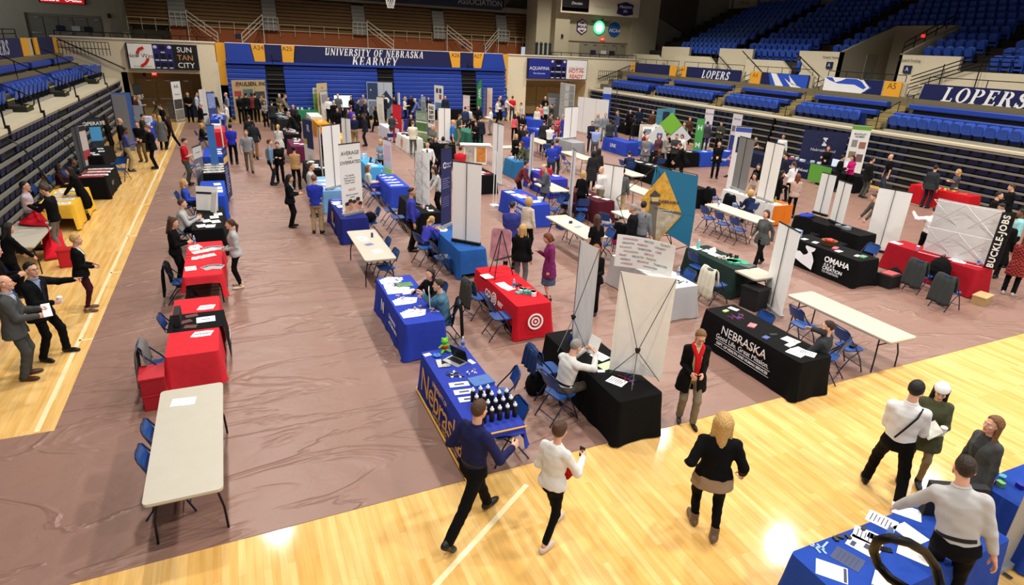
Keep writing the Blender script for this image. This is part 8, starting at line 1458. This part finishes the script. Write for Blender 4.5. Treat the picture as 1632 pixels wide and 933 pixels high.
# far left group
for a in ((381.5,156,180,'man in black with a name tag before the beige backdrop','sweater #15171a','black','buzz black','front','m','dark'),(391.4,156.5,180,'woman in black beside the man with the name tag','sweater #1a1b1e','black','pony brown','front','f','fair'),(391,145,5,'person in dark clothes studying the beige backdrop','jacket #1f2226','black','short black','stand','m','fair'),(400.5,147.5,10,'person in dark red before the beige backdrop','sweater #7a2a2e','black','short black','stand','m','brown'),(405.5,145,5,'man in a dark suit with his back turned by the beige backdrop','jacket #1d2422','black','short black','stand','m','fair'),(417,150.5,250,'woman in grey with maroon hair tie at the right of the beige backdrop','sweater #5a5e5a','black','bun auburn','stand','f','fair'),(421,163.5,185,'woman in a black and white plaid shirt','shirt #8a8684','black','long dkbrown','hold','f','fair'),(432.7,164,8,'man in a charcoal suit at the silver trays','jacket #2c3034','#2c3034','short dkbrown','hold','m','fair'),(445,153,190,'white-haired man in an olive jacket behind the silver trays','sweater #5a5a48','khaki','short white','hold','m','fair'),(455,147.5,100,'tall man in a tan shirt before the black aisle steps','shirt #8a7a64','khaki','short ltbrown','lean','m','fair'),(537.7,144,185,'man in a grey shirt standing tall before the far bleachers','polo #5a5e60','#3a3f48','bald brown','stand','m','fair'),(523,157.5,175,'person in a white shirt by the beige banner','shirt white','black','short brown','stand','m','fair'),(532,163.5,10,'person in black with a cap by the beige banner','sweater #18181c','black','short white','hold','m','fair'),(559,149.5,200,'woman in black by the lit television','sweater #1b1c20','black','long dkbrown','hold','f','fair'),(570.5,161,90,'man in dark navy right of the lit television','jacket #1c2030','black','short black','stand','m','fair'),(582,161.5,95,'man in a navy suit near the diamond display','jacket #20263a','black','short grey','stand','m','fair'),(578.6,151,180,'person in grey behind the navy suit near the diamond display','shirt #6a6a70','black','short brown','stand','m','fair'),(611,149.5,180,'man with dark hair before the diamond display','jacket #20242e','black','short black','stand','m','tan'),(628.5,148,250,'woman in black right of the diamond display','sweater #17171b','black','long black','stand','f','fair'),(646,157.5,100,'woman in a pale blouse before the far bleachers','blouse cream','black','bob blonde','hold','f','fair'),(655,153,185,'man in black beside the pale blouse','jacket #1a1c24','black','short black','stand','m','brown'),(661,160,260,'man in a blue shirt leaning by the pale blouse','shirt #5a70b8','#2a2f3a','short white','lean','m','fair'),(672.6,145,180,'man in grey before the right of the far bleachers','shirt #6a665e','grey','bald brown','stand','m','fair'),(683,147.5,185,'woman in black before the right of the far bleachers','sweater #1a1a1e','black','long dkbrown','front','f','fair'),(709.6,151,190,'person in dark navy beside the blue round logo board','jacket #252a3a','black','short black','stand','m','fair'),(733,186,100,'man in a dark green shirt beyond the blue polo','polo #2a4438','#7a7a6a','short brown','hold','m','fair'),(741.7,173,10,'man in a navy blue shirt seen from behind below the feather flag','shirt #2a3a5c','#2a2c30','short brown','stand','m','fair'),(746.5,173,190,'man in white beside the navy blue shirt below the feather flag','shirt #c8c8ca','black','short brown','stand','m','fair'),(753.8,187.5,250,'man in a black jacket shaking hands right of the blue polo','jacket #141518','black','short black','shake','m','fair'),(765.8,189,8,'man in a dark suit seen from behind right of the blue polo','jacket #1e2430','#1e2430','short black','stand','m','fair'),(758.6,197,210,'woman in a black suit holding papers right of the blue polo','blazer #17181b','black','bob dkbrown','hold','f','fair'),(763,171.5,180,'person in black below the pink white banner','sweater #1a1a1f','black','long black','stand','f','fair'),(781,174.5,265,'man in a white shirt below the pink white banner','shirt white','grey','short brown','hold','m','fair'),(798,147.5,185,'man in navy before the right end of the blue bleachers','polo #1c2038','black','bald brown','stand','m','fair'),(796,155.5,180,'blonde woman in grey before the right end of the blue bleachers','sweater #a9a4a0','black','long blonde','stand','f','fair'),(794,161.5,95,'man in a white sweater left of the red shirt','sweater #dcdad8','black','short black','hold','m','fair'),(817,155.5,8,'person in a bright red shirt near the far right doorway','tee #c8242c','denim','short brown','stand','m','fair'),(808.5,157,90,'person in white shaking hands with the red shirt','shirt white','denim','short black','shake','m','fair'),(869.5,152,185,'man in black at the far right doorway','polo #1a1a1e','black','bald brown','stand','m','fair'),(830,166.5,260,'man in light grey right of the red shirt','shirt #b0b4b8','grey','short dkbrown','stand','m','fair'),(856.7,173.5,10,'blonde woman in white and black trousers by the blue lettered cloth','sweater #d8d4c8','black','shoulder blonde','stand','f','fair'),(870,166.5,180,'woman in pale mint before the dark text panel','blouse #b8ccc8','black','long brown','stand','f','fair'),(862,168.5,185,'woman in coral left of the pale mint blouse','blouse #d87a7a','black','bun dkbrown','stand','f','fair'),(879,168.5,250,'man in dark olive before the dark text panel','jacket #2a2e28','black','short black','stand','m','fair'),(820.5,184.5,5,'woman in a bright coral vest near the violet blue cloth','vest #e0606a','black','long black','stand','f','fair'),(827,181,120,'blonde woman in black beside the coral vest','sweater #1a1a1e','black','shoulder blonde','stand','f','fair'),(834,186,200,'woman in black facing the coral vest','sweater #17181b','black','long dkbrown','hold','f','fair'),(878.4,184,95,'man in dark plaid sitting by the blue lettered cloth','shirt #3a3c3e','black','short brown','hold','m','fair'),(897,186,275,'grey-haired person in a long blue coat','coat #343c90','black','short grey','stand','m','fair'),(889,188,190,'woman in coral and red left of the long blue coat','sweater #c85a64','#a03040','long black','hold','f','fair')):
 pm(*a[:8],sex=a[8],skin=a[9],q=0)
 # right of centre
for a in ((823,218,160,'blonde woman in a black suit left of the mottled banner edge','blazer #17191c','black','long blonde','hold','f','fair'),(840.5,212,8,'man in a royal blue shirt left of the mottled banner edge','tee #2a3aa8','grey','short black','stand','m','fair'),(830.5,230,250,'woman in an olive jacket leaning on the small teal table','sweater #4a5038','denim','long brown','lean','f','fair'),(830.7,203.5,185,'dark haired woman behind the blonde in the black suit','sweater #1d1d22','black','long black','stand','f','fair'),(837,202.5,95,'man in a dark jacket near the violet blue cloth','jacket #202228','black','short dkbrown','stand','m','fair'),(839.5,262,100,'woman in a rust red sweater by the violet blue table','sweater #6a2a2a','black','bun dkbrown','lean','f','fair'),(867,268,262,'bald man in a grey suit reading beside the red jacket','jacket #5a5c60','#3a4048','bald brown','read','m','fair'),(880.6,230,6,'man in a royal blue tee and dark jeans seen from behind','tee #2c3ea4','#3c4046','short black','front','m','fair'),(888.5,226,20,'man in a violet blue polo beside the royal blue tee','polo #3038a0','#2a2c34','short brown','front','m','fair'),(877.5,201.5,20,'man in a white shirt with sleeves rolled at the grey cloth','shirt white','#2a2c30','short black','arms','m','fair'),(867.6,195,8,'dark dressed person beside the white rolled sleeves','jacket #25262a','black','short black','stand','m','fair'),(944,196.5,175,'boy in a navy suit by the round logo cloth','jacket #20263a','#20263a','short dkbrown','hold','m','fair'),(951,205,12,'man in a pale blue shirt by the round logo cloth','shirt #8fa4d8','#5a5a60','short brown','front','m','fair'),(973.6,194,8,'man in a charcoal suit with his back turned','jacket #34373a','#25272a','short black','hold','m','brown'),(946.5,245,4,'woman with dark curls and a dark coat, left of two seen from behind','coat #26262a','black','curly black','stand','f','fair'),(955,241,10,'woman in a dark jacket, right of two seen from behind','blazer #2a2928','black','long black','stand','f','fair'),(929.5,278,30,'blonde woman in a black sweater by the maroon cloth','sweater #17191a','#17191a','bob blonde','talk','f','fair'),(958.8,271,240,'bald man in a white shirt by the tall white banner','shirt white','#7a6e52','bald brown','front','m','fair'),(993,273.5,10,'man in a grey sweater and khakis right of the white banner','sweater #565a5a','#b0a070','short black','stand','m','fair'),(953,184,185,'blonde woman in grey before the white wall panels','sweater #8a9098','grey','shoulder blonde','stand','f','fair'),(965,184,185,'person in grey with a sign before the white wall panels','sweater #7a8488','grey','short ltbrown','stand','m','fair'),(984.5,179.5,250,'man in a blue suit near the right stand','jacket #3a4a70','#3a4a70','short ltbrown','stand','m','fair'),(1005,177.5,185,'person in black behind the camera tripod','sweater #141416','black','short black','stand','m','fair'),(1020,174.5,190,'person in dark navy before the right stand','jacket #1c2436','black','short brown','stand','m','fair'),(1041,179.5,190,'person in brown before the right stand','sweater #5a3a2a','black','short auburn','stand','m','fair'),(1031.8,219.5,180,'pink-faced man in a grey suit facing the viewer','jacket #75777a','#6a6c6e','bald brown','front','m','fair'),(1028.6,213,100,'woman in dark red behind the pink-faced man','sweater #6a2a2e','black','bun dkbrown','stand','f','fair'),(1044.7,200.5,5,'man in black by the diamond display','jacket #17181b','black','short blonde','stand','m','fair'),(1064.8,216.5,95,'young man in a light grey suit in profile','jacket #8f8a86','#8f8a86','short dkbrown','hold','m','fair'),(1051,218,190,'woman in plum by the diamond display','sweater #5a3a42','black','long auburn','stand','f','fair'),(1078.5,218,185,'man in dark grey behind the light grey suit','jacket #3a3c3c','black','short brown','hold','m','fair'),(1087,218,200,'woman in a white shirt and black vest holding a drink','shirt white','black','bob auburn','phone','f','fair'),(1083,232.5,262,'man in a black suit at the black cloth beside the blue logo','jacket #141618','black','short brown','lean','m','fair'),(1146.7,229.5,178,'man in a black suit standing before the blue logo tablecloth','jacket #15161a','black','short dkbrown','front','m','fair'),(1128,197,5,'man in a grey suit with his back turned by the green banner','jacket #3a3c44','#2a2c34','short black','stand','m','fair'),(1150,197,190,'person in olive before the right stand','jacket #3a4036','black','short black','hold','m','fair'),(1091,198,185,'person in green beyond the diamond display','vest #2f5a48','black','short brown','stand','m','fair'),(1100,190,185,'person in brown beyond the diamond display','sweater #4a3426','black','long auburn','stand','f','fair'),(1248.8,218,185,'man in a white shirt before the right stand','shirt white','grey','short dkbrown','stand','m','tan'),(1252,248,285,'man in a dark suit and glasses at the navy lettered cloth','jacket #202430','black','short black','hold','m','fair'),(1265,262.5,320,'woman in a white blouse with a brown ponytail by the navy cloth','blouse white','black','pony brown','hold','f','fair'),(1171,232,240,'woman in a navy and red dress behind the tall grey banner','dress #a01c2c',None,'long brown','walk','f','fair'),(1209,266,200,'woman in black bending behind the tall cream banner','coat #141416','black','long black','lean','f','fair'),(1203,281,210,'woman with long black hair in a beige top behind the white table','sweater #b0988a','black','long black','lean','f','fair'),(1247,277,80,'woman in a long black coat right of the cream banner','coat #121214','black','long black','hold','f','fair'),(1296.6,229,170,'woman in black with a paper before the N backdrop','coat #131418','black','curly dkbrown','hold','f','brown'),(1314,232,185,'woman in black with long brown hair before the N backdrop','blazer #15161a','black','long brown','front','f','fair'),(1320.4,237,190,'woman in black nearest in front of the N backdrop','blazer #17171b','black','long auburn','front','f','fair'),(1358.8,252,230,'woman in a bright pink top by the monitors','sweater #c01f6c','black','long dkbrown','hold','f','fair'),(1344,252,95,'woman in black facing the bright pink top','coat #17171a','black','bun black','hold','f','fair'),(1390.6,255,60,'man in a dark jacket with his back to the viewer by the monitors','jacket #1d2120','#4a4c44','short black','stand','m','fair'),(1419.7,250.5,250,'bald man in a black polo behind the monitors','polo #17181a','#3a4250','bald brown','stand','m','fair'),(1492,268,30,'man in a charcoal suit before the bright red cloth','jacket #2e3236','#22252c','short dkbrown','stand','m','fair'),(1527,274.5,240,'blonde woman in a grey polo behind the bright red cloth','polo #4a4d50','#c8c070','shoulder blonde','arms','f','fair')):
 pm(*a[:8],sex=a[8],skin=a[9],q=0 if a[1] < 225 else 1)
pm(1263,280,350,'woman in a pale pink sweater and black leggings seen from behind','sweater #b89c90','black','long auburn','front',f,ft=(1258,347),legs='slim');pm(1003,246,20,'man in navy sitting at the black cloth of papers','polo #1c2440','#17181c','short black','sitlean');pm(1051,242,10,'woman in black sitting before the light grey suit','sweater #2a2322','black','bob auburn','sit',f,q=0);pm(1196,308,10,'blonde woman in navy sitting at the orange and white table','sweater #1d2340','black','curly blonde','sit',f);pm(1204.6,222,190,'person in dark green sitting at the navy cloth','vest #2f3a30','black','short brown','sit',q=0)
person((18.75,12.75),300,'person in camouflage bending behind the large white banner',('sweater','camo'),'camo',('short','brown'),'lean',q=1,H=1.7);person((18.25,10.75),50,'person in a white shirt raising a hand behind the grey display',('shirt','white'),'black',('short','dkbrown'),'phone',q=1,hl=(-.5,.05,1.45));pm(1612,299,262,'man in a black suit holding a white cup near the right edge','jacket #141517','black','short brown','hold',q=1);pm(1593,312,95,'man in dark clothes behind the grey display','jacket #17171a','black','short black','stand',q=1);pm(1596,331,240,'man in a black jacket looking down beside the grey display','jacket #101113','black','short black','hold',q=1,skin='tan',head=(0,-.4));pm(1628,340,265,'person in a turquoise shirt at the right edge','shirt #8fc8cc','black','short black','stand',skin='brown',q=1);pm(1610,352,10,'person in a black coat with an orange tag seen from behind at the right','coat #121214','black','short black','stand',q=1);pm(1622,388,5,'woman in a red and black checked poncho at the right edge',('coat','plaidred',{'hem':-.35}),'#16161a','long auburn','front',f,ft=(1605,470),q=1,shoes=('sneaker','#b8b0a8'))
p=at(1277,99,5.45);r=person((32.8,30.0,ZC),300,'person in a blue jacket alone on the concourse steps of the right stand',('sweater','#2a4a9a'),'black',('short','black'),'hold',q=0,skin='dark')
